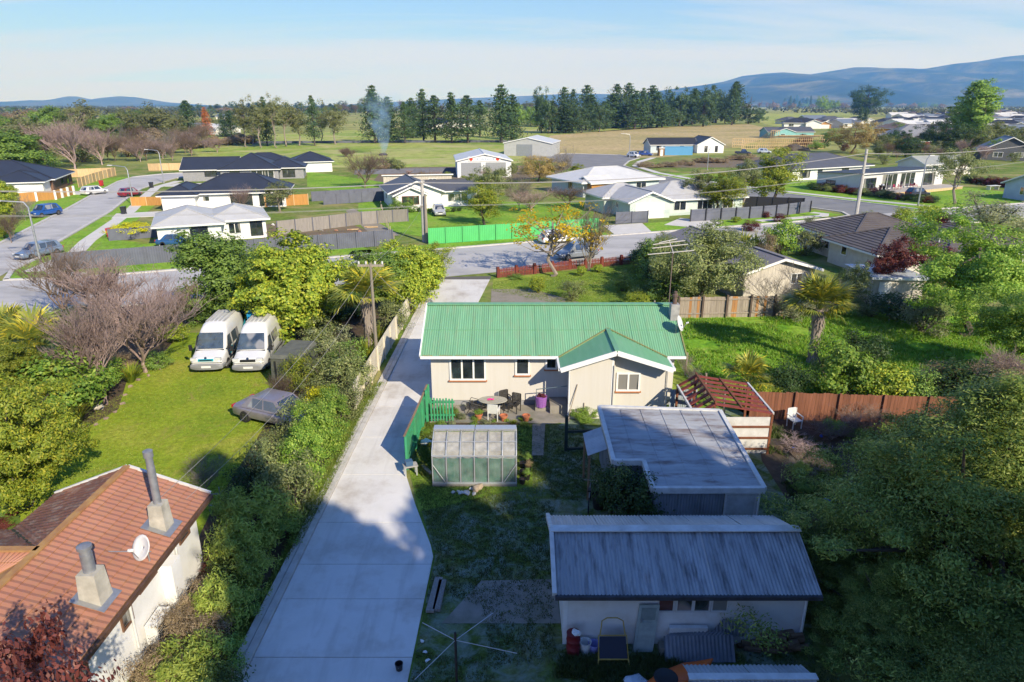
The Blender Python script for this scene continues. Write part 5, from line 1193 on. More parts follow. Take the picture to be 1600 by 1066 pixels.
corr_wall(o, (7.85, 31.2), (9.2, 31.2), 0, 1.7, surf('wall_corrugated_blue', (.38, .44, .48), (.30, .35, .39), 2, .6, .2), wave=.12)
# ---------------------------------------------------------------- front shed: corrugated gable roof, rendered wall
M_CORRB = surf('roof_corrugated_grey', (0.40, 0.41, 0.425), (0.31, 0.32, 0.335), 1.6, .55, .15, dirt=(0.05, 0.05, 0.055), dirt_amt=.85, dirt_scale=1.7, stretch=(3, .5, .5), ov=.07)
M_CORRT = surf('roof_corrugated_pinkgrey', (0.56, 0.53, 0.51), (0.45, 0.43, 0.42), 1.6, .55, .1, dirt=(0.25, 0.23, 0.22), dirt_amt=.5, stretch=(3, .5, .5), ov=.07)
M_RENDER = surf('render_white', (0.74, 0.73, 0.71), (0.63, 0.62, 0.60), .8, .85, dirt=(0.36, 0.24, 0.14), dirt_amt=.35, dirt_scale=.9, bmp=.12)
o = thing('corrugated_roof_shed', 'white rendered shed with grey corrugated gable roof and a row of windows', 'shed', (1.5, 16.05, 0)); S3 = o
qx0, qx1, qy0, qy1 = 1.5, 8.5, 16.1, 19.6; qe, qr, qm = 1.92, 2.72, 17.85
MB().box(qx0, qy0, 0, qx1, qy1, 1.88).build('wall', M_RENDER, o, world=True)
for x in (qx0, qx1): MB().poly([(x, qy0, 1.88), (x, qy1, 1.88), (x, qm, 2.64)]).build('gable_wall', M_RENDER, o, world=True)
corrugated(o, [(1.22, 15.88, qe), (8.75, 15.88, qe), (8.75, qm, qr), (1.22, qm, qr)], M_CORRB, wave=.105, amp=.02, width=.79, world=True)
corrugated(o, [(8.75, 2*qm-15.88, qe), (1.22, 2*qm-15.88, qe), (1.22, qm, qr), (8.75, qm, qr)], M_CORRT, wave=.105, amp=.02, width=.79, world=True)
MB().box(1.18, qm-.16, qr+.05, 8.78, qm+.16, qr+.085).build('ridge_cap', M_PALE, o, world=True)
for s_ in (-1, 1): MB().bar((1.20, qm+s_*1.97, qe+.03), (1.20, qm, qr+.03), .12, .16).build('barge_board', M_PALE, o, world=True)
MB().box(1.22, 15.78, qe-.10, 8.75, 15.90, qe+.02).build('gutter', surf('gutter_dark', (.06, .06, .07), (.03, .03, .035), 4, .7), o, world=True)
for i, px in enumerate((1026, 1055, 1082, 1110)):
    a = ZY(px, 953, qy0); opening(o, (0, qy0, 1, 19), 'S', a.x, 1.18, .50, .46, 1, 'window', M_PALE, GL, world=True, bar=.045, deep=.04)
MB().box(qx0-.015, qy0-.015, 0, qx0+.10, qy0+.02, 1.86).build('corner_board', M_TRIM, o, world=True)
MB().tube([(8.42, qy0-.06, 0), (8.42, qy0-.06, 1.85)], .045, 6).build('downpipe', M_TRIM, o, world=True)
# things along its wall
def gx(px, py): p = G(px, py); return p.x, p.y
x, y = gx(895, 1022); M_DRUM = surf('drum_red', (.20, .015, .02), (.12, .012, .015), 5, .6, dirt=(.05, .03, .03), dirt_amt=.5)
o = thing('steel_drum', 'dark red steel drum at the corner of the white shed', 'drum', (x, y, 0)); MB().lathe([(.2, 0), (.2, .02), (.19, .04), (.19, .25), (.205, .27), (.19, .29), (.19, .52), (.205, .54), (.19, .56), (.19, .74), (.2, .76), (.17, .77), (.001, .76)], 18).build('body', M_DRUM, o, True)
tag(MB().rock((x+.06, y-.05, .81), .12, random.Random(2)).build('white_rag', M_PLW), 'white rag on top of the red drum', 'rag')
x, y = gx(914, 1018)
def bucket(label, x, y, r, h, m, nm='bucket'):
    o = thing(nm, label, 'bucket', (x, y, .01)); MB().lathe([(r*.78, 0), (r, h), (r*1.06, h), (r*1.06, h*1.04), (r*.95, h*1.04), (r*.74, .02), (.001, .02)], 16).build('pail', m, o, True)
    MB().tube([(-r*1.05, 0, h*.95), (-r*.7, -r*.5, h*.75), (0, -r*.9, h*.66), (r*.7, -r*.5, h*.75), (r*1.05, 0, h*.95)], .008, 5).build('handle', M_GALV, o); return o
bucket('white plastic bucket beside the red drum', x, y, .17, .34, M_PLW); x, y = gx(928, 1017); bucket('lilac round tub beside the white bucket', x, y, .17, .26, plain('plastic_lilac', (.30, .30, .62), .5))
# small trampoline tipped up, yellow frame
M_YEL = surf('steel_yellow', (.42, .30, .06), (.30, .21, .05), 6, .6); x, y = gx(958, 1040)
o = thing('rebounder', 'tipped-up small trampoline with a yellow tube frame and dark mat', 'trampoline', (x, y, 0))
fr_ = [Vector((-.42, 0, .22)), Vector((.42, 0, .22)), Vector((.40, .35, .74)), Vector((-.40, .35, .74))]
mb = MB(); mb.tube([fr_[0], fr_[1], fr_[2], fr_[3], fr_[0]], .022, 6); mb.build('frame', M_YEL, o)
MB().quad(*[p*.93+Vector((0, .012, .03)) for p in fr_]).build('mat', plain('mat_navy', (.012, .016, .035), .7), o, fix=False)
for s_ in (-1, 1): MB().tube([(s_*.42, 0, .22), (s_*.47, -.18, 0)], .022, 6).build('leg', M_YEL, o)
MB().tube([(-.36, .35, .74), (-.30, .5, 1.12), (-.15, .55, 1.18), (.15, .55, 1.18), (.30, .5, 1.12), (.36, .35, .74)], .018, 6).build('handle', M_YEL, o)
# old fridge door / cabinet leaning on the wall
x, y = gx(990, 1020); o = thing('cabinet_door', 'pale green panelled door leaning against the white shed wall', 'door', (x, y, 0))
M_DOORG = surf('door_green_grey', (.36, .42, .40), (.25, .30, .29), 4, .6, dirt=(.12, .12, .1), dirt_amt=.5)
def lean(o, nm, m, x0, z0, x1, z1, d0, d1, tilt=.10): MB().hexa([(x0+z0*tilt, d0+z0*.14, z0), (x1+z0*tilt, d0+z0*.14, z0), (x1+z0*tilt, d1+z0*.14, z0), (x0+z0*tilt, d1+z0*.14, z0), (x0+z1*tilt, d0+z1*.14, z1), (x1+z1*tilt, d0+z1*.14, z1), (x1+z1*tilt, d1+z1*.14, z1), (x0+z1*tilt, d1+z1*.14, z1)]).build(nm, m, o)
lean(o, 'leaf', M_DOORG, -.03, .02, .55, 1.5, 0, .05); lean(o, 'lower_panel', M_DOORG, .05, .12, .47, .98, -.02, 0); lean(o, 'upper_panel', surf('door_panel_dark', (.22, .27, .26), (.15, .18, .18), 4, .6), .05, 1.05, .47, 1.42, -.012, 0); lean(o, 'handle', M_GALV, .07, .98, .10, 1.1, -.05, -.02)
# stacked iron, boards, firewood
x, y = gx(1090, 1026); o = thing('iron_stack', 'stack of old corrugated sheets leaning on the white shed wall', 'iron stack', (x, y-.1, 0)); M_OLDIRON = surf('iron_old', (.20, .22, .25), (.12, .13, .15), 3, .6, .2)
for k in range(5): corrugated(o, [(x-1.0+.04*k, y-.25+.05*k, .05+.01*k), (x+1.0-.03*k, y-.25+.05*k, .05), (x+1.0-.05*k, y+.16+.03*k, .62+.02*k), (x-1.0+.05*k, y+.16+.03*k, .60)], M_OLDIRON, 'sheet', .11, .02, 2.2, 4, world=True)
for k, (px, lab) in enumerate(((1050, 'pale board laid along the shed wall behind the old iron'), (1115, 'dark corrugated offcut tilted above the old iron'))):
    a = ZY(px, 985, qy0-.12); o = thing(('timber_board', 'iron_offcut')[k], lab, ('board', 'iron')[k], (a.x, a.y, 0))
    if k == 0: MB().box(-.1, -.1, 0, 1.0, .02, .78).build('board', M_PALE, o); 
    else: corrugated(o, [(-.2, -.1, .5), (.9, -.1, .5), (.9, .03, .88), (.25, .03, 1.0)], M_OLDIRON, 'sheet', .1, .018, 1.2)
tag(MB().box(*[*gx(1042, 1000), .0, 0, 0, 0][:3], gx(1042, 1000)[0]+.42, gx(1042, 1000)[1]+.3, .55).build('red_crate', M_DRUM), 'dull red crate behind the old iron by the shed wall', 'crate')
M_LOG = surf('log_end', (.20, .13, .075), (.11, .075, .05), 5, .9)
for i in range(34):
    px = 1160+rr_.uniform(0, 90); x, y = gx(px, 1014+rr_.uniform(-4, 8)); l = rr_.uniform(.3, .5); a = rr_.uniform(-.5, .5); z = .08+.13*int(rr_.uniform(0, 3.4))
    tag(MB().tube([(x-l/2*math.cos(a), y-l/2*math.sin(a), z), (x+l/2*math.cos(a), y+l/2*math.sin(a), z+.02)], rr_.uniform(.06, .11), 7).build('firewood_log', M_LOG), 'split log in the firewood heap by the white shed', 'log', 'firewood by the white shed')
o = thing('concrete_block', 'weathered grey block among the firewood at the shed', 'block', (*gx(1040, 1020), 0)); MB().box(-.2, -.15, 0, .3, .15, .3).build('block', M_OLDCONC, o); MB().box(-.1, -.155, .08, .05, -.13, .22).build('hollow_shade', M_FRAME, o); MB().box(.1, -.155, .08, .25, -.13, .22).build('hollow_shade', M_FRAME, o)  # dark boxes on the face paint the shade inside the block's openings
# small shed at the bottom edge
o = thing('garden_shed', 'small shed with corrugated roof in front of the white shed', 'shed', (4.3, 13.6, 0))
corrugated(o, [(4.45, 12.6, 1.15), (7.55, 12.6, 1.15), (7.55, 13.35, 1.5), (4.45, 13.35, 1.5)], M_CORRP, wave=.11, amp=.02, width=.8, world=True); corrugated(o, [(7.55, 14.1, 1.15), (4.45, 14.1, 1.15), (4.45, 13.35, 1.5), (7.55, 13.35, 1.5)], M_CORRP, wave=.11, amp=.02, width=.8, world=True)
MB().box(4.4, 13.25, 1.53, 7.6, 13.45, 1.57).build('ridge_cap', M_PALE, o, world=True); MB().box(4.6, 12.75, 0, 7.4, 13.95, 1.11).build('wall', M_CORRW, o, world=True)
for x in (4.6, 7.4): MB().poly([(x, 12.75, 1.11), (x, 13.95, 1.11), (x, 13.35, 1.41)]).build('gable_wall', M_CORRW, o, world=True)
rr_ = random.Random(9); g = G(1035, 1064)
o = thing('orange_kayak', 'bright orange plastic kayak end beside the small shed', 'kayak', (g.x, g.y-.3, 0), R(25)); kb = loft([(-.9, .3, .34, .02, .02), (-.6, .14, .38, .18, .16), (0, .05, .42, .36, .33), (.8, .05, .42, .36, .33), (1.3, .14, .40, .18, .16), (1.6, .34, .42, .02, .02)], 2.2, 14); kb.v = [(y_, x_, z_) for x_, y_, z_ in kb.v]; smooth_by_angle(kb.build('hull', plain('plastic_orange', (.75, .14, .02), .4), o), 50)
MB().lathe([(.30, .40), (.33, .43), (.30, .45), (.26, .43)], 16).build('cockpit_rim', M_BLACKP, o, True)
tag(MB().rock((g.x-.75, g.y-.2, .1), .38, rr_, 1, .5).build('pale_tarp', plain('tarp_pale', (.55, .6, .66), .7)), 'crumpled pale tarpaulin beside the orange kayak', 'tarpaulin')
# rotary clothesline, planks, bucket
M_FLUE0 = plain('arm_dull', (.5, .5, .52), .5)
g = G(714, 1075); o = thing('rotary_clothesline', 'rotary clothesline with four bare arms on the shaded lawn', 'clothesline', (g.x, g.y, 0))
tz = 1.62; MB().tube([(g.x, g.y, 0), (g.x, g.y, tz+.25)], .035, 8).build('pole', surf('pole_dark', (.05, .035, .03), (.03, .022, .02), 5, .7), o, world=True)
for px, py in ((660, 973), (808, 1021), (770, 958), (648, 1062)):
    e = G(px, py, tz+.12); d = Vector((e.x-g.x, e.y-g.y, 0)); d = d.normalized()*min(d.length, 1.75); MB().tube([(g.x, g.y, tz), (g.x+d.x, g.y+d.y, tz+.12)], .010, 5).build('arm', M_FLUE0, o, world=True)
for px0, py0, px1, py1, w_, lab in ((672, 960, 686, 907, .26, 'weathered plank lying along the driveway edge'), (682, 958, 692, 911, .24, 'grey plank lying beside the plank on the driveway edge')):
    a, b = G(px0, py0), G(px1, py1); tag(MB().bar((a.x, a.y, .10), (b.x, b.y, .10), w_, .09).build('timber_plank', M_GREYFENCE), lab, 'plank')
for k, (px, py) in enumerate(((660, 1003), (664, 1020), (668, 1033))): x, y = gx(px, py); tag(MB().rock((x, y, .03), .09, rr_, 0, .4).build('paper_litter', M_PLW), 'scrap of white plastic on the shaded grass by the driveway', 'litter', 'white scraps by the driveway')
x, y = gx(624, 1048); bucket('small black bucket on the shaded driveway', x, y, .11, .24, M_BLACKP)
# ================================================================ LEFT NEIGHBOUR
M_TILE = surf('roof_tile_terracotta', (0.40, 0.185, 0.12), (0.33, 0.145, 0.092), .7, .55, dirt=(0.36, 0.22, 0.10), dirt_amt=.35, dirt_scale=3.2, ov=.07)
M_TILESHADE = surf('roof_tile_shade_side', (0.20, 0.085, 0.05), (0.13, 0.06, 0.04), .9, .65, dirt=(0.36, 0.33, 0.26), dirt_amt=.5, dirt_scale=3.0)  # darker copy for slopes turned from the sun: shade put into the colour
M_MORTAR = surf('ridge_lichen', (.42, .25, .09), (.30, .14, .065), 3, .85)
M_WALLW = surf('wall_white_stucco', (0.80, 0.80, 0.79), (0.70, 0.70, 0.69), .8, .85, dirt=(.5, .48, .44), dirt_amt=.3, bmp=.2, bscale=25)
M_BRFRAME = plain('frame_brown', (.16, .08, .045), .6)
o = thing('tiled_roof_house', 'white house with terracotta tiled roof and two flues', 'house', (-10.6, 19.7, 0)); LH = o
ex, rx, wx, ye, ez, rz_ = -10.2, -12.8, -15.4, 20.1, 2.6, 3.62
MB().box(-15.0, 5, 0, -10.6, 19.7, 2.52).build('wall', M_WALLW, o, world=True); MB().box(-20, 13.5, 0, -14.9, 17.6, 2.52).build('wall', M_WALLW, o, world=True)
MB().poly([(-15, 19.7, 2.52), (-10.6, 19.7, 2.52), (-12.8, 19.7, 3.5)]).build('gable_wall', M_WALLW, o, world=True)
E_ = [(ex, 5, ez), (ex, ye, ez), (rx, ye, rz_), (rx, 5, rz_)]; W_ = [(wx, 18.0, ez), (wx, ye, ez), (rx, ye, rz_), (rx, 15.6, rz_)]; N_ = [(-20, 18.0, ez), (wx, 18.0, ez), (rx, 15.6, rz_), (-20, 15.6, rz_)]
S_ = [(-20, 13.2, ez), (wx, 13.2, ez), (rx, 15.6, rz_), (-20, 15.6, rz_)]; W2 = [(wx, 5, ez), (wx, 13.2, ez), (rx, 15.6, rz_), (rx, 5, rz_)]
for p in (E_, W_, N_, S_, W2): slab([(q[0], q[1], q[2]-.012) for q in p], .08).build('roof_deck', M_MORTAR, o, world=True)
tiled(o, E_, M_TILE, 'roof_tile', .37, 1.26, .028, 6, world=True, riser=M_MORTAR, wav=.011); tiled(o, W_, M_TILESHADE, 'roof_tile', .37, 1.26, .028, 6, world=True, riser=M_MORTAR, wav=.011); tiled(o, N_, M_TILESHADE, 'roof_tile', .37, 1.26, .028, 6, world=True, riser=M_MORTAR, wav=.011); tiled(o, S_, M_TILE, 'roof_tile', .37, 1.26, .028, 6, world=True, riser=M_MORTAR, wav=.011)
for a, b in (((rx, 5, rz_+.05), (rx, ye, rz_+.05)), ((rx, 15.6, rz_+.05), (-20, 15.6, rz_+.05)), ((rx, 15.6, rz_), (wx, 18.0, ez+.02))): MB().bar(a, b, .2 if a[2] > rz_ else .12, .06).build('ridge_cap', M_MORTAR if a[2] > rz_ else M_FRAME, o, world=True)
MB().box(ex-.02, 5, ez-.14, ex+.10, ye, ez+.0).build('gutter', surf('gutter_brown', (.13, .07, .045), (.08, .045, .03), 5, .6), o, world=True)
for a, b in (((ex, ye+.03, ez-.03), (rx, ye+.03, rz_-.03)), ((wx, ye+.03, ez-.03), (rx, ye+.03, rz_-.03))): MB().bar(a, b, .08, .22).build('barge_board', M_PALE, o, world=True)
def PX(px, py, X): u, a, b = ray(px, py); t = X/u; return Vector((X, a*t, CAM_H+b*t))
for px0, py0, px1, py1, n in ((189, 980, 202, 938, 1), (113, 1064, 132, 1024, 1), (218, 918, 240, 890, 1), (280, 842, 292, 822, 1)):
    c = PX((px0+px1)/2, (py0+py1)/2, -10.6); wd, ht = (.55, .8) if px0 < 200 else ((1.0, .35) if px0 < 250 else (.7, .5))
    opening(o, (-15, 0, -10.6, 20), 'E', c.y-wd/2, max(.7, min(c.z-ht/2, 2.5-ht)), wd, ht, n, 'window', M_BRFRAME, GL, world=True, bar=.06)
MB().box(-10.6, 17.2, 0, -10.25, 17.75, 1.9).build('wall_cupboard', M_WALLW, o, world=True)
for y in (18.1, 15.4): MB().tube([(-10.53, y, .1), (-10.53, y, 2.45)], .04, 6).build('downpipe', M_PALE, o, world=True)
c = PX(248, 975, -10.3); hp = thing('heat_pump', 'white heat pump unit against the stucco wall', 'heat pump', (-10.3, c.y, 0)); MB().box(-.17, -.42, .35, .17, .42, .98).build('casing', M_PLW, hp)
for z in range(6): MB().box(.172, -.36, .42+z*.08, .19, .12, .46+z*.08).build('grille_bar', M_FRAME, hp)
for y in (-.3, .3): MB().box(-.15, y-.05, 0, .15, y+.05, .35).build('foot', M_OLDCONC, hp)
nE = Vector((1.02, 0, 2.6)).normalized()
M_FLUE = surf('flue_steel', (.36, .37, .40), (.24, .25, .27), 5, .45, .5)
for (px, py, cw, chh, fh, lab) in ((262, 833, .52, 1.02, 1.75, 'a'), (160, 948, .58, 1.05, .75, 'b')):
    p = hit(px, py, (ex, 10, ez), nE); x, y = p.x-.25, p.y+.2; zb_ = ez+(ex-x)*.39-.3
    mb = MB(); s_ = cw/2; zt = p.z+chh*.92
    mb.hexa([(x-s_, y-s_, zb_), (x+s_, y-s_, zb_), (x+s_, y+s_, zb_), (x-s_, y+s_, zb_), (x-s_*.8, y-s_*.8, zt), (x+s_*.8, y-s_*.8, zt), (x+s_*.8, y+s_*.8, zt), (x-s_*.8, y+s_*.8, zt)])
    ch = mb.build('chimney', surf('chimney_concrete', (.56, .53, .45), (.40, .375, .32), 3, .9, dirt=(.15, .14, .11), dirt_amt=.5), o, world=True)
    r = .115 if fh > 1 else .15
    MB().lathe([(r, zt-.05), (r, zt+fh*.7), (r*.92, zt+fh*.7), (r*.92, zt+fh*.88), (r*1.2, zt+fh*.89), (r*1.2, zt+fh), (r*.6, zt+fh+.04), (.001, zt+fh+.05)], 16, (x, y, 0)).build('flue', M_FLUE, ch, True, world=True)
    fl = .42; MB().hexa([(x-fl, y-fl, ez+(ex-x+fl)*.39+.06), (x+fl, y-fl, ez+(ex-x-fl)*.39+.06), (x+fl, y+fl, ez+(ex-x-fl)*.39+.06), (x-fl, y+fl, ez+(ex-x+fl)*.39+.06)]+[(x-fl, y-fl, ez+(ex-x+fl)*.39+.075), (x+fl, y-fl, ez+(ex-x-fl)*.39+.075), (x+fl, y+fl, ez+(ex-x-fl)*.39+.075), (x-fl, y+fl, ez+(ex-x+fl)*.39+.075)]).build('flashing', M_GALV, ch, world=True)
p = hit(234, 878, (ex, 10, ez), nE); dish('grey satellite dish at the edge of the terracotta roof', (p.x, p.y, p.z), .36, (-.35, -.75, .42), .5)
tag(MB().tube([(p.x+.1, p.y, p.z+.35), (p.x-1.1, p.y-.1, p.z+.42)], .018, 6).build('aerial_rod', M_GALV), 'thin horizontal aerial rod beside the satellite dish on the tiles', 'aerial')
o = thing('pipe_rack', 'blue-grey bent pipe frame standing by the gable of the tiled house', 'rack', (*gx(338, 800), 0))
for z in (.3, .8): MB().tube([(-.25, 0, z), (.25, 0, z), (.25, .25, z+.0)], .02, 5).build('rail', M_FLUE, o)
MB().tube([(.25, 0, 0), (.25, 0, 1.1)], .02, 5).build('post', M_FLUE, o); MB().tube([(-.25, 0, 0), (-.25, 0, .8)], .02, 5).build('post', M_FLUE, o)
# ---------------------------------------------------------------- vehicles on the lawn
M_TEAL = plain('plastic_teal', (.02, .36, .48), .4)
v1 = van((-17.95, 37.45), 5, 'white high-roof van with turquoise grille parked on the lawn', M_TEAL)
v2 = van((-15.45, 37.35), 5, 'white high-roof van with black grille parked beside the box trailer')
for k, (ya, yb_) in enumerate(((2.2, 5.2), (1.3, 2.1))):
    MB().poly([(.985, ya, .75), (.985, yb_, .75), (.955, yb_, 1.9 if k == 0 else 1.1), (.97, (ya+yb_)/2, 1.15)]).build('side_graphic', M_TEAL, v1)
o = thing('blue_tarp', 'bright blue tarpaulin draped on the rear of the turquoise-grille van', 'tarpaulin', (-17.0, 42.6, 0))
mb = MB(); mb.v = [(-17.05, 42.0, 2.3), (-16.55, 42.3, 1.8), (-16.7, 42.6, 1.0), (-17.2, 42.5, .9), (-17.1, 42.65, 2.42), (-16.5, 42.7, 1.6)]; mb.f = [(0, 1, 2, 3), (0, 4, 5, 1), (1, 5, 2)]; t_o = mb.build('sheet', plain('tarp_blue', (.02, .30, .62), .5), o, world=True, fix=False); t_o.modifiers.new('t', 'SOLIDIFY').thickness = .02
M_SED = surf('car_bronze_faded', (.33, .29, .31), (.27, .24, .27), 3, .3, .45, coat=.6)
car('sedan', M_SED, (-11.75, 31.15, .014), 66, 'faded bronze sedan nosed into the shrubs beside the lawn')
M_TRL = surf('trailer_dark', (.095, .10, .085), (.06, .065, .055), 3, .7, dirt=(.16, .17, .10), dirt_amt=.5)
o = thing('box_trailer', 'dark green covered box trailer half hidden by shrubs', 'trailer', (-12.6, 35.3, 0), R(-8))
mb = MB(); mb.hexa([(-.85, 0, .45), (.85, 0, .45), (.85, 2.6, .45), (-.85, 2.6, .45), (-.80, .05, 1.75), (.80, .05, 1.75), (.80, 2.55, 1.8), (-.80, 2.55, 1.8)]); mb.build('body', M_TRL, o)
mb = MB(); mb.hexa([(-.83, .0, 1.75), (.83, .0, 1.75), (.83, 2.6, 1.8), (-.83, 2.6, 1.8), (-.7, .1, 1.95), (.7, .1, 1.95), (.7, 2.5, 2.0), (-.7, 2.5, 2.0)]); mb.build('lid', surf('trailer_lid', (.14, .145, .12), (.09, .095, .08), 3, .8), o)
for s_ in (-1, 1):
    wheel(o, s_*.98, 1.3, .3, .18); MB().box(min(s_*.86, s_*1.1), .9, .62, max(s_*.86, s_*1.1), 1.7, .68).build('mudguard', M_BLACKP, o)
    MB().tube([(s_*.6, -.05, .45), (s_*.6, -.05, 0)], .03, 6).build('prop_leg', M_GALV, o)
MB().tube([(-.5, 0, .42), (0, -1.1, .42), (.5, 0, .42)], .04, 6).build('drawbar', M_BLACKP, o); MB().box(-.6, -.02, .6, -.5, .0, 1.6).build('door_strip', M_BLACKP, o)
MB().bar((-.75, -.015, .5), (.75, -.015, 1.7), .05, .02).build('strap', M_FRAME, o)
# ---------------------------------------------------------------- planting round the left lawn
tree('cypress', 40, 795, 540, 205, 'large golden green conifer bush at the lawn corner by the tiled roof', 'conifer_bush')
tree('cypress', 22, 660, 520, 120, 'golden conifer bush behind the larger one at the lawn corner', 'conifer_bush')
tree('palm_low', 62, 585, 476, 150, 'low fan palm with a skirted trunk in the lawn border', 'palm_tree', 'palm')
tree('palm_low', 18, 545, 470, 110, 'yellowing fan palm at the back of the lawn border', 'palm_tree', 'palm')
bush('shrub_bright', 112, 655, 545, 128, 'big bright green leafy shrub in the lawn border', 'shrub'); bush('shrub_bright', 160, 615, 560, 70, 'bright green shrub at the foot of the bare border tree')
bush('flax', 118, 668, 612, 62, 'arching green flax clump at the lawn edge', 'flax_clump', 'flax'); bush('flax_gold', 205, 598, 565, 52, 'pale strappy flax clump under the bare trees', 'flax_clump', 'flax')
tree('bare_pink', 228, 582, 412, 225, 'wide leafless pinkish tree behind the lawn border', 'bare_tree'); tree('bare_pink2', 166, 632, 455, 150, 'smaller leafless tree at the front of the lawn border', 'bare_tree')
tree('bare_brown', 105, 500, 375, 190, 'thin leafless tree at the street corner behind the palms', 'bare_tree'); tree('bare_pink2', 185, 520, 395, 170, 'leafless tree between the street and the lawn border', 'bare_tree'); tree('bare_pink', 275, 520, 430, 120, 'low leafless tree beside the turquoise-grille van', 'bare_tree')
bush('shrub_brown', 195, 580, 545, 60, 'brown twiggy shrub below the bare trees'); bush('shrub_lime', 270, 535, 505, 50, 'lime green fern-like shrub beside the turquoise-grille van'); bush('shrub_green', 245, 575, 545, 46, 'small green shrub at the foot of the wide bare tree')
bush('shrub_green', 30, 520, 490, 120, 'green hedge shrub along the street corner', group=None); bush('shrub_olive', 120, 505, 480, 120, 'olive hedge shrub along the street behind the palms')
for i in range(16):
    t = i/15; px, py = 62+t*185, 705-60*t*t*0-105*t-20*math.sin(t*3); x, y = gx(px, py+5)
rr_ = random.Random(21)
ed = [(134, 668), (150, 665), (166, 655), (180, 645), (192, 632), (196, 618), (204, 605), (216, 595), (232, 588), (250, 578)]
for i, (px, py) in enumerate(ed):
    x, y = gx(px, py); tag(MB().rock((x, y, .05), rr_.uniform(.12, .2), rr_, 0).build('edging_stone', surf('stone_edging', (.34, .25, .19), (.22, .17, .13), 5, .9)), 'rough edging stone along the curved lawn border', 'stone', 'edging stones of the lawn border')
for px, py, r in ((156, 640, .3), (283, 528, .3), (272, 533, .22)): x, y = gx(px, py); tag(MB().rock((x, y, .12), r, rr_).build('pale_boulder', surf('stone_pale', (.52, .47, .40), (.36, .33, .28), 4, .9)), 'pale boulder lying in the lawn border', 'stone', 'boulders in the lawn border')
tree('green', 352, 502, 350, 122, 'upright green tree with pale trunks behind the vans', 'tree'); tree('green', 398, 480, 385, 84, 'green tree between the vans and the round lime tree', 'tree')
tree('lime', 468, 522, 360, 176, 'round dense lime green tree behind the vans', 'tree')
tree('palm', 578, 545, 402, 120, 'fan palm with a shaggy trunk beside the wooden power pole', 'palm_tree', 'palm')
tree('lime', 640, 470, 372, 110, 'lime green tree at the top end of the cream panel fence', 'tree'); tree('green', 598, 480, 385, 100, 'green tree behind the shaggy fan palm', 'tree'); tree('totara', 675, 440, 378, 60, 'golden green tree where the driveway meets the street', 'tree')
for px, py, tp, w_, k, lb in ((640, 490, 425, 62, 'shrub_lime', 'lime green shrub over the cream panel fence'), (615, 520, 460, 56, 'shrub_olive', 'olive shrub leaning over the cream panel fence'), (655, 462, 415, 50, 'shrub_green', 'green shrub near the top of the cream panel fence'),
    (590, 545, 500, 40, 'flax_gold', 'tall yellow-green flax beside the power pole'), (575, 575, 520, 46, 'flax_gold', 'yellow-green flax below the power pole'),
    (500, 560, 495, 75, 'shrub_olive', 'soft olive shrub behind the box trailer'), (520, 565, 505, 66, 'shrub_grey', 'grey green shrub beside the round lime tree'), (548, 580, 525, 70, 'shrub_green', 'green shrub next to the tall flax'),
    (470, 615, 548, 56, 'shrub_gold', 'golden green shrub in front of the box trailer'), (530, 612, 535, 95, 'shrub_olive', 'wide olive shrub along the cream fence'), (560, 620, 560, 60, 'shrub_olive', 'olive shrub against the cream fence'),
    (505, 660, 600, 52, 'shrub_yellow', 'bright yellow flowering shrub along the driveway'), (498, 650, 590, 52, 'shrub_olive', 'olive shrub in front of the sedan'), (540, 655, 590, 60, 'shrub_olive', 'olive shrub at the lower end of the cream fence'),
    (500, 725, 625, 74, 'hedge_bright', 'clipped bright green hedge section below the yellow shrub'), (520, 690, 605, 64, 'hedge_bright', 'clipped bright green hedge section beside the yellow shrub'), (480, 765, 665, 72, 'hedge_bright', 'clipped bright green hedge section at the shaded end of the hedge'),
    (480, 700, 615, 78, 'shrub_olive', 'tall grey-green shrub between the sedan and the clipped hedge'), (442, 725, 668, 66, 'shrub_olive', 'olive grey shrub hiding the nose of the sedan'), (436, 772, 675, 92, 'shrub_olive', 'soft olive shrub beside the clipped hedge'), (455, 805, 700, 95, 'shrub_olive', 'soft olive shrub above the ferns'),
    (395, 790, 720, 70, 'shrub_dark', 'dark shrub at the shaded hedge corner'), (410, 860, 755, 110, 'shrub_fern', 'large feathery green fern above the driveway kerb'), (370, 830, 760, 70, 'shrub_fern', 'feathery fern beside the gable of the tiled house'), (440, 840, 780, 70, 'shrub_green', 'shaded green shrub above the kerb'),
    (378, 900, 805, 90, 'shrub_fern', 'yellow-green fern along the white stucco wall'), (400, 920, 850, 80, 'shrub_fern', 'lit fern on the bank above the kerb'), (352, 930, 872, 60, 'shrub_dark', 'dark shrub against the white stucco wall'), (332, 900, 868, 30, 'shrub_red', 'rust brown shrub by the white stucco wall'),
    (312, 968, 905, 70, 'shrub_brown', 'grey brown dead shrub in front of the heat pump'), (350, 980, 900, 90, 'shrub_fern', 'green fern patch on the bank below the dead shrub'), (285, 1012, 945, 80, 'shrub_brown', 'brown dry shrub below the heat pump'), (325, 1024, 955, 80, 'shrub_brown', 'dry grass shrub on the bank by the driveway'),
    (258, 1072, 1005, 90, 'shrub_brown', 'sprawling brown shrub at the foot of the white wall'), (290, 1080, 1000, 110, 'shrub_fern', 'yellow-green fern clump at the foot of the bank'), (345, 1050, 985, 80, 'shrub_green', 'shaded green shrub at the driveway kerb'), (380, 960, 915, 60, 'shrub_green', 'low green shrub beside the kerb'), (350, 1120, 1040, 90, 'shrub_dark', 'dark shrub below the sprawling brown shrub')):
    bush(k, px, py, tp, w_, lb)
bush('bare_grey', 322, 770, 712, 110, 'leafless grey shrub on the shaded lawn by the gable'); bush('bare_brown', 440, 640, 575, 60, 'leafless twiggy shrub near the box trailer')
g = G(30, 830); 
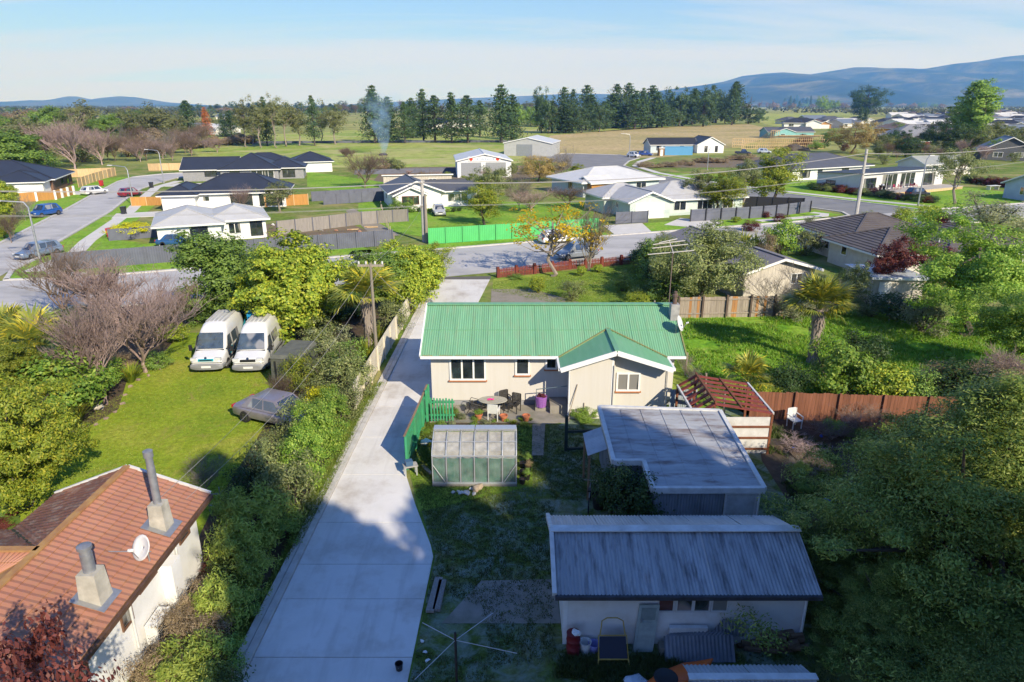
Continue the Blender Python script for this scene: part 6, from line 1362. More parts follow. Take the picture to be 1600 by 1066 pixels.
for i in range(14):
    px, py = rr_.uniform(0, 40), rr_.uniform(790, 860); x, y = gx(px, py); plant(rr_.choice(['shrub_bright', 'shrub_green', 'shrub_red']), (x, y, 0), rr_.uniform(.2, .45), rr_.uniform(.4, .8), 'garden_plant', 'low plant in the bed beside the tiled roof gable', 'plant', 'plants in the bed by the tiled house', crown='foliage', trunk='stem')

plant('red', (-9.0, 9.2, 0), 6.7, 3.4, 'red_leaf_tree', 'dark red leafed tree rising in front of the terracotta roof', 'tree', rz=.8)
rr_ = random.Random(6)
for i in range(13): px = 305+i*21+rr_.uniform(-5, 5); plant_px(['shrub_dark', 'shrub_green', 'shrub_dark', 'shrub_olive'][i % 4], px, 500+rr_.uniform(-5, 8), 462+rr_.uniform(-8, 8), rr_.uniform(44, 62), name='hedge_shrub', label='dark undergrowth shrub below the trees behind the vans', cat='shrub', group='undergrowth behind the vans', crown='foliage', trunk='stem')
# ================================================================ RIGHT OF THE HOUSE
M_BROWNF = wood('fence_brown', (0.26, 0.105, 0.058), (0.17, 0.07, 0.04))
fence('board_fence', 'reddish brown board fence behind the compost heap', [(12.0, 31.4), (20.5, 30.75), (27, 30.3)], 1.5, 2.4, M_BROWNF, M_BROWNF, plank=.16, th=.02, rails=0)
M_OLDWOOD = wood('fence_weathered', (0.40, 0.345, 0.28), (0.26, 0.215, 0.17)); M_RUSTW = wood('fence_rusty_plank', (0.46, 0.24, 0.09), (0.34, 0.17, 0.07))
f_ = fence('paling_fence', 'weathered paling fence with dark posts beyond the field', [(12.3, 48.6), (19.6, 49.1), (24, 49.3)], 1.62, 2.05, M_OLDWOOD, wood('post_dark', (.14, .10, .07), (.08, .06, .05)), plank=.2, th=.022, rails=2, rail_m=M_OLDWOOD, post_w=.14, post_h=1.75)
for c_ in list(f_.children):
    if c_.name.startswith('plank') and random.random() < .2: c_.data.materials[0] = M_RUSTW
o = thing('wire_fence', 'sagging wire netting fence with leaning posts beside the green house', 'fence', (9.9, 46, 0)); wp = [(10.4, 48.0), (10.2, 44.5), (10.3, 40.8), (10.15, 37.2), (10.5, 34.2), (10.9, 32.0)]
M_WPOST = wood('post_grey', (.34, .29, .23), (.22, .18, .15))
for i, (x, y) in enumerate(wp): MB().tube([(x, y, 0), (x+random.uniform(-.08, .08), y, 1.35+random.uniform(-.1, .2))], .06, 7).build('post', M_WPOST, o, world=True)
for (xa, ya), (xb, yb_) in zip(wp, wp[1:]):
    for z in (.15, .45, .75, 1.05): MB().tube([(xa, ya, z), ((xa+xb)/2, (ya+yb_)/2, z-.05), (xb, yb_, z)], .008, 4, False).build('wire', M_GALV, o, world=True)
for i in range(12): t = (i+.5)/12; x = 10.35-.1*math.sin(t*3); y = 47.5-15*t; plant('bare_grey', (x, y, 0), random.uniform(.9, 1.3), random.uniform(1.1, 1.7), 'dry_climber', 'dry leafless climber tangled in the wire netting fence', 'climber', 'dry climbers on the wire fence', crown='twigs', trunk='stem')
chair('white plastic armchair at the foot of the brown board fence', (*gx(1240, 668), 0), R(15), M_PLW, True)
for k, (px, py, h, w_, lb, ky) in enumerate(((1335, 680, 1.5, 4.4, 'heap of cut brown branches in front of the brown fence', 'bare_brown'), (1300, 690, 1.0, 3.2, 'low heap of cut twigs beside the branch heap', 'bare_brown'), (1390, 690, 1.3, 3.6, 'brushwood heap below the brown fence by the large tree', 'bare_brown'), (1240, 700, .6, 3.0, 'scattered dead twigs on the compost soil', 'bare_pink'), (1250, 735, .6, 2.6, 'pale dead twigs on the compost soil near the sheds', 'bare_grey'))):
    x, y = gx(px, py); plant(ky, (x, y, -.05), h, w_, 'brush_heap', lb, 'brush heap', crown='twigs', trunk='branches')
M_HEAP = surf('compost', (.12, .085, .055), (.055, .04, .028), 4, .95, bmp=.8, bscale=12, world=True)
for k, (px, py, r) in enumerate(((1235, 700, 1.1), (1275, 725, .9), (1330, 700, 1.0))): x, y = gx(px, py); tag(MB().rock((x, y, .0), r, random.Random(40+k), 1, .3).build('compost_mound', M_HEAP, None, True), 'low mound of brown compost by the brown fence', 'compost', 'compost mounds by the brown fence')
for k, (px, py) in enumerate(((1238, 707), (1282, 687), (1290, 788))): x, y = gx(px, py); tag(MB().rock((x, y, .2), .14, random.Random(k), 0).build('blue_bag', plain('bag_blue', (.03, .10, .5), .5)), 'small blue plastic bag on the compost soil', 'bag', 'blue bags on the compost soil')
for px, py, tp, w_, k, lb in ((1252, 745, 722, 34, 'shrub_fern', 'small pale green plant on the compost soil'), (1305, 678, 655, 40, 'shrub_bright', 'bright green weeds at the branch heap'), (1340, 690, 668, 36, 'shrub_green', 'green weeds below the branch heap'), (1255, 770, 745, 30, 'shrub_green', 'weeds along the netting by the sheds'),
    (1165, 618, 545, 92, 'palm', 'spreading young palm beside the red frame shed'), (1195, 628, 598, 60, 'shrub_lime', 'yellow-green shrub over the brown fence'), (1230, 620, 560, 70, 'shrub_dark', 'dark shrub between young palm and tall palm'),
    (1310, 625, 525, 100, 'shrub_bright', 'bright green leafy bush at the foot of the tall palm'), (1345, 590, 510, 75, 'shrub_dark', 'dark green bush behind the bright leafy bush'), (1375, 630, 565, 90, 'shrub_lime', 'lime green bush over the brown fence'), (1290, 610, 555, 60, 'shrub_olive', 'olive bush between the tall palm and the bright leafy bush'),
    (1430, 640, 570, 70, 'shrub_green', 'green bush behind the brown fence end'), (1500, 640, 560, 120, 'shrub_dark', 'dark bush below the glossy tree'), (1560, 650, 560, 110, 'shrub_brown', 'brown twiggy bush below the glossy tree'), (1470, 620, 560, 80, 'shrub_brown', 'dry brown scrub beside the brown fence end'),
    (1400, 500, 455, 90, 'shrub_dark', 'dark shrub at the far edge of the field'), (1360, 495, 462, 60, 'shrub_olive', 'olive shrub below the small pale garage'), (1440, 520, 455, 80, 'shrub_grey', 'grey green shrub at the field edge by the glossy tree'), (1310, 492, 470, 50, 'shrub_green', 'green shrub behind the tall palm'), (1240, 500, 455, 70, 'shrub_grey', 'grey scrub in front of the weathered fence'),
    (985, 830, 722, 95, 'shrub_dark', 'dark broadleaf bush in front of the flat-roofed shed'), (955, 800, 715, 70, 'shrub_dark', 'dark bush at the awning corner of the flat-roofed shed'), (1005, 810, 755, 60, 'shrub_green', 'shaded green bush against the flat-roofed shed')):
    if k == 'palm': tree('palm_low', px, py, tp, w_, lb, 'palm_tree', 'palm')
    else: bush(k, px, py, tp, w_, lb)
tree('palm', 1268, 566, 420, 118, 'tall fan palm with a shaggy pale trunk in the field', 'palm_tree', 'palm')
bush('bare_grey', 1225, 500, 408, 150, 'grey leafless bush in front of the weathered paling fence', rz=1.0); bush('bare_grey', 1285, 500, 425, 90, 'grey leafless bush behind the tall palm'); bush('bare_pink2', 1545, 620, 540, 120, 'leafless twiggy bush below the glossy tree')
plant('olive_big', (14.4, 17.8, 0), 8.1, 10.8, 'large_tree', 'huge soft olive green tree beside the white shed', 'tree', rz=.7)
plant('olive_big', (19.8, 22.5, 0), 6.8, 8.5, 'large_tree', 'olive green tree behind the huge one by the sheds', 'tree', rz=2.9)
plant('glossy', (31.0, 44.5, 0), 9.0, 9.5, 'glossy_tree', 'big glossy bright green tree at the field edge', 'tree', rz=.4)
plant('glossy', (29.6, 36.5, 0), 6.2, 6.5, 'glossy_tree', 'smaller glossy green tree before the big one at the field edge', 'tree', rz=2.4)
# ---------------------------------------------------------------- front garden of the green house
tree('flower', 864, 432, 318, 150, 'pale-trunked tree with golden yellow blossom in the front garden', 'blossom_tree', rz=1.2)
tree('bare_open', 919, 424, 292, 130, 'leafless tree inside the red picket fence', 'bare_tree')
tree('flower', 921, 424, 345, 60, 'small golden blossom crown in the leafless front garden tree', 'blossom_tree')
for px, py, tp, w_, k, lb in ((840, 458, 430, 27, 'shrub_lime', 'round lime green shrub on the front lawn by the gravel'), (893, 468, 432, 42, 'shrub_olive', 'vase-shaped olive shrub on the front lawn'), (972, 455, 425, 30, 'shrub_green', 'dark round shrub on the shaded front lawn'), (908, 432, 414, 15, 'shrub_lime', 'small lime shrub beside the red fence'), (934, 426, 412, 16, 'shrub_lime', 'small lime shrub by the leafless tree'), (806, 436, 426, 24, 'shrub_green', 'low shrub at the end of the red fence'), (993, 482, 455, 44, 'shrub_lime', 'lime shrub behind the green roof'), (1000, 470, 445, 40, 'shrub_dark', 'dark shrub on the shaded front lawn')): bush(k, px, py, tp, w_, lb)
for i in range(9): t = i/8; x, y = 13.6-1.0*t, 66.5-14*t; plant('shrub_dark' if i % 2 else 'shrub_green', (x, y, 0), random.uniform(2.2, 3.2), random.uniform(3, 4), 'hedge_shrub', 'tall dark green hedge shrub along the front garden', 'shrub', 'hedge along the front garden', crown='foliage', trunk='stem')
tree('bushy', 1092, 478, 345, 165, 'big soft olive tree behind the weathered fence', 'tree', rz=.3); tree('bushy', 1040, 455, 362, 75, 'olive tree at the corner of the front hedge', 'tree'); tree('round_far', 1020, 430, 368, 60, 'green tree at the street end of the front hedge', 'tree')
M_REDP = wood('picket_red', (.22, .05, .035), (.14, .035, .026))
o = thing('picket_fence', 'low dark red picket fence along the street front', 'fence', tuple(G(775, 434))); rp0 = [G(778, 434), G(835, 428), G(890, 421), G(940, 417), G(1000, 411)]
for a, b in zip(rp0, rp0[1:]):
    d = (b-a); L = d.length; d.normalize(); nn = Vector((d.y, -d.x, 0))
    for j in range(2):
        p = a+d*L*j/2; l2 = L/2; MB().obox(p-d*.12-nn*.12, d*.24, nn*.24, Z*1.0).build('post', M_REDP, o, world=True); pk = MB()
        for q in range(int(l2/.16)): pk.obox(p+d*(.16+q*.16)+nn*.03, d*.10, nn*.025, Z*(.82+.06*math.sin(q*PI/(l2/.16))))
        pk.build('picket_panel', M_REDP, o, world=True)
        for z in (.25, .6): MB().obox(p+d*.13-nn*.02+Z*z, d*(l2-.26), nn*.045, Z*.08).build('rail', M_REDP, o, world=True)
# the neighbour's grey-roofed house and garage
M_PURPLE = surf('roof_grey_purple', (0.20, 0.185, 0.195), (0.155, 0.145, 0.155), .8, .6, dirt=(.30, .26, .20), dirt_amt=.4, dirt_scale=.9)
M_BATTEN = surf('wall_peeling', (.62, .58, .50), (.40, .36, .31), 3, .9, stretch=(5, 5, .6), dirt=(.2, .18, .16), dirt_amt=.6)
house('weathered_house', 'low house with faded purple-grey roof behind the weathered fence', (18.6, 53.2), R(14), [(0, 0, 6.4, 15, 2.5, 'gable_y', 16, .45)], M_BATTEN, M_PURPLE, openings=[(0, 'S', 4.2, 1.2, 1.1, .9, 2)])
M_SKYROOF = surf('roof_pale_blue', (.52, .56, .60), (.42, .45, .48), 1.5, .5, .1)
house('garage', 'small garage with pale flat roof below the dark tiled house', (28.4, 52.3), R(-4), [(0, 0, 3.9, 5.2, 2.1, 'mono', 2, .2)], M_BATTEN, M_SKYROOF, cat='garage', openings=[(0, 'S', .5, 0, .9, 1.9, 1, 'door')])
M_DKTILE = surf('roof_tile_charcoal', (0.135, 0.115, 0.105), (0.10, 0.085, 0.08), .5, .6, dirt=(.18, .16, .14), dirt_amt=.4)
M_BRICKP = surf('wall_pale_brick', (.62, .58, .52), (.50, .46, .42), 2, .85)
house('dark_tile_house', 'house with dark grey stepped tile roof by the street corner', (33.2, 60.2), R(9), [(0, .6, 7.5, 8, 2.5, 'hip', 21, .55), (1.4, 6.5, 11.5, 15.5, 2.5, 'hip', 21, .55), (6, -.6, 16, 9.0, 2.5, 'hip', 20, .55)], M_BRICKP, M_DKTILE, openings=[(0, 'W', 2, 1.2, .9, .9, 1), (0, 'S', 1, .9, 1.6, 1.1, 2), (2, 'S', 2.5, .8, 1.8, 1.2, 2), (2, 'S', 6.2, .8, 1.6, 1.2, 2), (1, 'W', 3, .8, 2.4, 1.3, 3)], style=('tile', .42, 200., .055, 0))
tag(MB().tube([(39.3, 62.4, 3.1), (39.3, 62.4, 4.2)], .06, 7).build('vent_pipe', M_PALE), 'white vent pipe on the dark stepped tile roof', 'pipe')
tree('red', 1405, 465, 368, 105, 'small tree with dark red leaves before the dark tiled house', 'red_leaf_tree', rz=.5); tree('red', 1372, 470, 395, 50, 'smaller red leafed tree beside the dark red one', 'red_leaf_tree')
tree('bushy', 1322, 480, 405, 60, 'olive tree at the corner of the pale garage', 'tree')
bush('shrub_red', 1300, 392, 360, 60, 'dark red shrub by the dark tiled house wall')
for px, py, tp, w_, k, lb in ((1125, 385, 352, 60, 'shrub_olive', 'olive shrub on the verge behind the big olive tree'), (1160, 392, 355, 52, 'cabbage', 'strappy cabbage plant on the street bank'), (1180, 395, 358, 40, 'cabbage', 'second strappy cabbage plant on the street bank'), (1197, 405, 355, 30, 'shrub_brown', 'red-brown shrub between cabbage plants and the bright bush'), (1218, 400, 338, 56, 'shrub_bright', 'tall bright green bush on the street bank'), (1258, 398, 352, 48, 'shrub_olive', 'round olive bush beside the tall bright one'), (1290, 395, 358, 36, 'cabbage', 'small cabbage plant beside the red shrub'), (1315, 395, 350, 50, 'shrub_red', 'red-brown bush below the tall power pole'),
    (1410, 355, 322, 32, 'shrub_lime', 'lime green shrub over the dark tiled roof'), (1450, 352, 318, 44, 'shrub_lime', 'larger lime green shrub over the dark tiled roof'), (1470, 355, 332, 24, 'shrub_red', 'dark red shrub beside the lime shrubs'), (1545, 360, 300, 110, 'shrub_grey', 'grey twiggy bush at the far street corner'), (1490, 440, 400, 60, 'shrub_green', 'green bush against the pale brick wall')): bush(k, px, py, tp, w_, lb)
for x, y, h, w_, k, lb in ((11.0, 14.6, 1.6, 2.6, 'shrub_dark', 'dark shrub at the end of the white shed under the huge olive tree'), (13.2, 13.4, 1.9, 3.2, 'shrub_dark', 'dark shrub below the huge olive tree'), (9.2, 13.2, 1.0, 1.8, 'shrub_green', 'shaded shrub beside the small corrugated shed'), (15.8, 12.4, 2.0, 3.4, 'shrub_dark', 'broad dark shrub at the foot of the huge olive tree')): plant(k, (x, y, 0), h, w_, 'shrub', lb, 'shrub', crown='foliage', trunk='stem')
plant('olive_big', (13.2, 12.4, 0), 4.2, 7.5, 'large_tree', 'lower olive green tree in front of the huge one', 'tree', rz=4.1)
for x, y, h, w_, lb in ((10.9, 15.7, 3.2, 4.6, 'low olive green bush at the end wall of the white shed'), (10.8, 19.2, 2.6, 3.4, 'low olive green bush behind the white shed corner')): plant('olive_big', (x, y, -.1), h, w_, 'olive_bush', lb, 'bush', crown='foliage', trunk='stem')
# ================================================================ STREET AND HOUSES BEYOND
def longrun(name, c, c2): return surf(name, c, c2, .6, .5, .0, dirt=mul(c, .75), dirt_amt=.35, dirt_scale=.4)
M_NAVY = longrun('roof_navy', (0.036, 0.042, 0.060), (0.028, 0.033, 0.048)); M_BLACKR = longrun('roof_black', (0.040, 0.042, 0.048), (0.03, 0.032, 0.036)); M_LIGHTR = longrun('roof_light_grey', (0.50, 0.50, 0.49), (0.43, 0.43, 0.425)); M_MIDR = longrun('roof_mid_grey', (0.105, 0.108, 0.118), (0.085, 0.088, 0.097)); M_SILVER = longrun('roof_silver', (.58, .60, .61), (.50, .52, .53)); M_PALER = longrun('roof_pale', (.62, .62, .61), (.55, .55, .54))
M_BRK = surf('wall_brown_brick', (.20, .115, .075), (.13, .075, .05), 3, .9); M_GREYB = surf('wall_grey_brick', (.30, .30, .31), (.23, .23, .24), 3, .9); M_DARKW = surf('wall_charcoal', (.10, .105, .115), (.075, .08, .088), 2, .8); M_WB = surf('wall_weatherboard', (.80, .80, .785), (.73, .73, .715), 1.0, .7); M_CREAMW = surf('wall_pale_cream', (.76, .73, .66), (.68, .65, .58), 1, .75)
M_BLUEW = surf('wall_pale_blue', (.50, .58, .62), (.42, .49, .53), 1.2, .75); M_GREENW = surf('wall_pale_green', (.55, .64, .60), (.46, .54, .50), 1.2, .75)
W = 'window'; D_ = 'door'; GD = 'garage_door'
house('corner_house', 'white house with light grey hip roof behind the dark corner fence', (-39.4, 75.6), R(24), [(0, 0, 6.6, 10, 2.45, 'hip', 19, .5), (5.4, 1.5, 11.6, 9.6, 2.45, 'hip', 19, .5)], M_WB, M_LIGHTR, openings=[(0, 'S', 3.3, .25, 1.9, 1.75, 2, W, M_FRAME), (1, 'S', 2.0, .7, 1.4, 1.3, 2), (1, 'S', 4.4, .3, 1.4, 1.8, 2, W, M_FRAME)])
house('black_roof_house', 'white house with black hip roof behind the light grey roof', (-52.2, 103), R(12), [(0, 0, 4.6, 9, 2.5, 'hip', 24, .55), (3.2, 1.6, 17.5, 11.5, 2.5, 'hip', 24, .55)], M_WB, M_NAVY, openings=[(1, 'S', 6.2, .3, 3.2, 1.9, 3, W, M_FRAME), (1, 'S', 10.4, .2, 3.4, 2.0, 3, W, M_FRAME), (1, 'S', 2.2, 1.1, 1.0, .8, 1)])
house('charcoal_house', 'charcoal house with long black roof at the road bend', (-68.2, 145), R(13), [(0, 0, 10.5, 9, 2.5, 'gable_x', 24, .5), (7.5, -1, 19, 11, 2.5, 'hip', 25, .5), (16, 1.5, 24, 10, 2.5, 'hip', 22, .5)], M_GREYB, M_NAVY, openings=[(0, 'S', 4.2, .9, 2.4, 1.2, 2, W, M_FRAME), (1, 'S', 1.8, .6, 2.0, 1.6, 2, W, M_FRAME), (1, 'S', 6.0, .1, 4.6, 2.1, 4, W, M_TRIM), (2, 'S', 3.6, .3, 2.6, 1.9, 2, W, M_FRAME)])
house('long_white_house', 'long white house with black roof beyond the charcoal house', (-62.5, 160), R(19), [(0, 0, 12, 9, 2.6, 'hip', 22, .5), (8, -1.5, 13, 4, 2.6, 'gable_y', 22, .4), (12, 1, 21, 10, 2.6, 'hip', 22, .5)], M_WB, M_NAVY, openings=[(1, 'S', 1, .5, 2.5, 1.5, 2, W, M_FRAME), (2, 'S', .6, .2, 2.2, 1.9, 2, W, M_FRAME)])
house('navy_roof_house', 'brown brick house with navy hip roof beside the side road', (-98, 116.5), R(20), [(0, 5, 17, 20, 2.5, 'hip', 20, .6), (8.4, .2, 16.6, 9, 2.5, 'hip', 20, .5, M_CREAMW)], M_BRK, M_NAVY, openings=[(1, 'S', 1.2, .0, 5.0, 2.1, 1, GD), (0, 'E', 6, .9, 2.0, 1.3, 2, W, M_FRAME), (0, 'E', 10.5, .4, 1.8, 1.8, 1, W, M_FRAME)])
house('gabled_villa', 'white villa with two front gables and dark grey roof on the lawn', (-17.8, 103.2), R(17), [(0, 1.2, 7.6, 11, 2.7, 'gable_y', 21, .6), (.4, -.4, 4.9, 3.2, 2.5, 'gable_y', 24, .5), (6.2, 2.2, 13.5, 9.5, 2.6, 'gable_x', 17, .6)], M_WB, M_MIDR, openings=[(1, 'S', .9, .9, 2.6, 1.3, 3, W, plain('frame_red_brown', (.20, .06, .04), .5)), (2, 'S', 2.6, .8, 3.2, 1.2, 3), (0, 'W', 3, 1.0, 1.4, 1.3, 2), (0, 'S', 5.4, .2, .9, 2, 1, D_)])
sh = house('sign_shed', 'white gabled shed with a lettered sign above its doors', (-11.9, 153), R(6), [(0, 0, 11.8, 18, 3.7, 'gable_y', 13, .35)], surf('wall_white_steel', (.70, .72, .73), (.62, .64, .65), 1, .6), M_SILVER, cat='shed', openings=[(0, 'S', .8, 0, 4.4, 3.2, 1, GD, M_GALV, M_GALV), (0, 'S', 6.2, 0, 4.4, 3.2, 1, GD, M_GALV, M_GALV)])
sg = MB().box(2.4, -.12, 3.45, 9.4, -.05, 4.45).build('sign_board', M_TRIM, sh)
for x in (3.0, 8.8): MB().lathe([(.001, -.16), (.38, -.16), (.38, -.12), (.001, -.12)], 18, (x, 0, 3.95), 'y').build('red_disc', plain('sign_red', (.60, .06, .03), .5), sg)
rr_ = random.Random(4); x = 3.75
while x < 8.1: w_ = rr_.uniform(.12, .3); MB().box(x, -.14, 3.72, x+w_, -.122, 3.72+rr_.uniform(.3, .48)).build('lettering', plain('sign_blue_grey', (.40, .47, .58), .6), sg); x += w_+.12+(.3 if rr_.random() < .2 else 0)
house('grey_barn', 'pale grey farm shed behind the sign shed', (-2.5, 222), R(-12), [(0, 0, 15, 18, 4.0, 'gable_y', 12, .3)], surf('wall_grey_steel', (.42, .43, .43), (.36, .37, .37), 1, .6), M_SILVER, cat='shed', openings=[(0, 'S', 4, 0, 5, 3.5, 1, GD, M_GALV, M_GALV)])
house('rusty_lean_to', 'long low shed with rusty red and pale roof behind the villa', (-24.5, 133), R(9), [(0, 0, 6, 5, 2.0, 'mono', 6, .3, None, surf('roof_rust_red', (.34, .13, .11), (.5, .42, .4), 1.2, .8)), (6.02, 0, 13, 5, 2.0, 'mono', 6, .3, None, M_PALER)], M_BATTEN, M_PALER, cat='shed', openings=[(1, 'S', 2.5, .9, 1.5, .8, 2)])
o = thing('steel_tank', 'rusty white cylindrical tank lying beside the low shed', 'tank', (-6.5, 128, 0), R(20)); MB().lathe([(.3, -1.5), (1.0, -1.35), (1.05, 0), (1.0, 1.35), (.3, 1.5)], 18, (0, 0, 1.1), 'x').build('shell', surf('tank_rust', (.62, .58, .55), (.40, .22, .16), 2, .7), o, True)
for x in (-.8, .8): MB().box(x-.1, -.7, 0, x+.1, .7, .35).build('cradle', M_RUSTY, o)
house('timber_clad_house', 'house with pale grey roof and orange timber cladding', (12.2, 119.2), R(26), [(0, 0, 16, 11, 2.7, 'hip', 17, .8), (.8, -1.4, 5.2, 3, 2.6, 'gable_x', 20, .4, M_ORANGEWOOD)], M_BLUEW, M_PALER, openings=[(0, 'W', 6, 1.1, 1.4, 1.2, 2, W, M_FRAME), (0, 'S', 7, .8, 2.2, 1.3, 2), (0, 'S', 11, .8, 2.2, 1.3, 2)])
house('grey_roof_bungalow', 'white bungalow with light grey roof and gabled garage', (16.3, 95.2), R(17), [(0, 0, 6.2, 7.5, 2.5, 'gable_y', 21, .5), (5, 1.4, 19, 10.5, 2.5, 'hip', 21, .6), (-1.2, 6, 7, 13, 2.5, 'hip', 21, .5)], M_GREENW, surf('roof_light_tile', (.46, .46, .46), (.39, .39, .39), 1, .6), openings=[(0, 'S', .8, 0, 4.5, 2.1, 1, GD, M_TRIM, M_TRIM), (1, 'S', 2.6, .7, 2.0, 1.3, 2, W, M_TRIM), (1, 'S', 6.4, .7, 2.6, 1.3, 3, W, M_TRIM), (1, 'S', 10.6, .7, 1.8, 1.3, 2), (0, 'W', 3, 1.1, .9, .8, 1)])
house('dark_gable_house', 'house with long black gable roof and white end beyond the turning head', (46.5, 233), R(6), [(0, 3, 16, 11, 2.7, 'gable_x', 25, .4), (15.0, 0, 24, 12, 2.8, 'gable_y', 27, .4, M_WB)], M_BLUEW, M_BLACKR, openings=[(1, 'S', 2.4, .3, 1.1, 2.0, 1, W, M_FRAME), (1, 'S', 6.0, .3, 1.0, 2.0, 1, W, M_FRAME), (0, 'S', 10, 1.0, 1.4, 1.1, 2, W, M_FRAME), (0, 'S', 2.0, .8, 1.6, 1.6, 1, W, M_FRAME)])
o = thing('shipping_container', 'sky blue shipping container in front of the black gable house', 'container', (48.6, 224.5, 0), R(6)); M_CONT = plain('container_blue', (.10, .33, .58), .6)
MB().box(.04, .06, .12, 9.0, 2.3, 2.55).build('body', M_CONT, o)
for i in range(30): MB().box(.1+i*.295, 0, .2, .24+i*.295, .055, 2.45).build('corrugation', M_CONT, o)
for x in (0, 8.9): MB().box(x, -.02, 0, x+.14, .13, 2.62).build('corner_post', M_CONT, o)
for z in (.0, 2.5): MB().box(.14, -.02, z, 8.9, .1, z+.14).build('rail', M_CONT, o)
house('portable_site_hut', 'small brown site hut beside the blue container', (46.1, 221.5), R(6), [(0, 0, 1.7, 1.7, 2.4, 'mono', 3, .08)], M_BOARD, M_PALER, cat='hut', openings=[(0, 'S', .4, 0, .8, 1.9, 1, D_)])
# bare timber house frame
o = thing('timber_house_frame', 'pale timber frame of a house under construction', 'house frame', (83.5, 258, 0), R(4)); fl, fw, fh = 31, 9, 3.2
for y in (0, fw):
    for i in range(int(fl/.75)+1): x = i*.75; MB().box(x, y, 0, x+.14, y+.1, fh).build('stud', M_NEWWOOD, o)
    for z in (0, 1.05, 2.1, fh): MB().box(0, y-.012, z, fl, y-.002, z+.14).build('plate', M_NEWWOOD, o)
for k, (xa, xb, h2) in enumerate(((10.5, 13.5, 6.4), (13.5, 30.5, 4.6))):
    for i in range(int((xb-xa)/.75)+1): x = xa+i*.75; MB().box(x, -.15, fh+.14 if k else 0, x+.14, -.04, h2).build('stud', M_NEWWOOD, o); MB().bar((x+.07, -.1, h2), (x+.07, fw, fh+.3), .12, .14).build('rafter', M_NEWWOOD, o)
    MB().box(xa, -.17, h2, xb, -.03, h2+.14).build('plate', M_NEWWOOD, o)
for i in range(7): x = i*5; MB().bar((x, -.08, .1), (x+2.4, -.08, fh), .12, .08).build('brace', M_NEWWOOD, o)
tag(MB().rock((100, 249, 0), 5.2, random.Random(12), 1, .42).build('soil_heap', surf('soil_heap', (.10, .085, .065), (.06, .05, .04), .6, .95), None, True), 'dark heap of soil in front of the timber house frame', 'soil heap')
house('grey_hip_house', 'white house with charcoal hip roof beyond the crescent', (58.5, 146), R(27), [(0, 0, 24, 13, 2.6, 'hip', 19, .7), (-2, 3, 6, 13, 2.6, 'hip', 19, .6)], M_WB, M_MIDR, openings=[(0, 'S', 2.2, .5, 3.0, 1.8, 2, W, M_FRAME), (0, 'S', 7.5, .9, 1.4, 1.2, 1, W, M_FRAME), (0, 'S', 15, .9, 2.2, 1.2, 2, W, M_FRAME), (0, 'W', 4, 1, 1.4, 1.2, 1, W, M_FRAME)])
md = house('modern_house', 'modern pale house with flat roof, tall glass doors and a deck', (61.6, 123.2), R(29), [(0, 0, 25, 9, 3.2, 'mono', 3, .45)], surf('wall_modern_pale', (.60, .60, .585), (.54, .54, .525), 1, .75), M_BLACKR, cat='house', openings=[(0, 'S', .9, .65, 3.4, 2.1, 2, W, M_FRAME), (0, 'S', 6.0, .65, 4.4, 2.6, 3, W, M_TRIM), (0, 'S', 11.4, .65, 4.4, 2.6, 3, W, M_TRIM), (0, 'S', 18.6, .65, 3.6, 2.2, 2, W, M_FRAME), (0, 'W', 2.0, 1.0, 2.0, 1.0, 2, W, M_FRAME)])
for i in range(16): MB().box(.4+i*1.55, -4.0, .48, .4+i*1.55+1.52, -.02, .56).build('deck_board', surf('deck_grey', (.45, .42, .38), (.36, .33, .3), 3, .8), md)
MB().box(.4, -3.98, 0, 25, -3.85, .46).build('deck_skirt', M_NEWWOOD, md)
for i in range(3): MB().box(3.0+i*.1, -4.4-.35*i, 0, 6.2, -4.05-.35*i, .36-.12*i).build('deck_step', M_NEWWOOD, md)
rt = R(29)
def mdw(x, y): return (61.6+x*math.cos(rt)-y*math.sin(rt), 123.2+x*math.sin(rt)+y*math.cos(rt))
for k, (x, lb) in enumerate(((8.0, 'outdoor chair with a dark red cushion on the modern house deck'), (9.4, 'second red-cushioned chair on the modern house deck'), (13.0, 'red-cushioned sofa chair by the tall glass doors'), (14.2, 'red-cushioned chair at the deck end by the white table'))):
    X, Y_ = mdw(x, -1.4); chair(lb, (X, Y_, .56), rt+R(20*k), plain('cushion_red', (.28, .02, .06), .8), False, 'deck_chair')
X, Y_ = mdw(4.6, -1.2); o = thing('barbecue', 'black barbecue on the modern house deck', 'barbecue', (X, Y_, .56), rt); MB().box(-.6, -.3, .75, .6, .3, .95).build('grill', M_BLACKP, o); MB().lathe([(.001, .3), (.25, .22), (.3, 0)], 12, (0, 0, .95)).build('lid', M_GALV, o)
for x in (-.5, .5): MB().box(x-.04, -.25, 0, x+.04, .25, .75).build('leg', M_BLACKP, o)
X, Y_ = mdw(28.5, -7.5); o = thing('picnic_table', 'pale outdoor table on the corner lawn', 'table', (X, Y_, .03), R(20)); MB().box(-1.4, -.5, .72, 1.4, .5, .78).build('top', M_PALE, o)
for x in (-1.1, 1.1): MB().box(x-.05, -.4, 0, x+.05, .4, .72).build('leg', M_PALE, o)
car('hatch', paint('black', (.02, .02, .022)), (*mdw(6.5, -6.6), .04), 100, 'black hatchback below the deck of the modern house')
house('red_shed', 'small red shed with a white door below the far suburb', (139, 250), R(8), [(0, 0, 9, 6, 2.6, 'mono', 4, .3)], surf('wall_red', (.33, .07, .05), (.25, .05, .04), 2, .8), M_PALER, cat='shed', openings=[(0, 'S', 2, .2, 1.6, 2.1, 1, D_)])
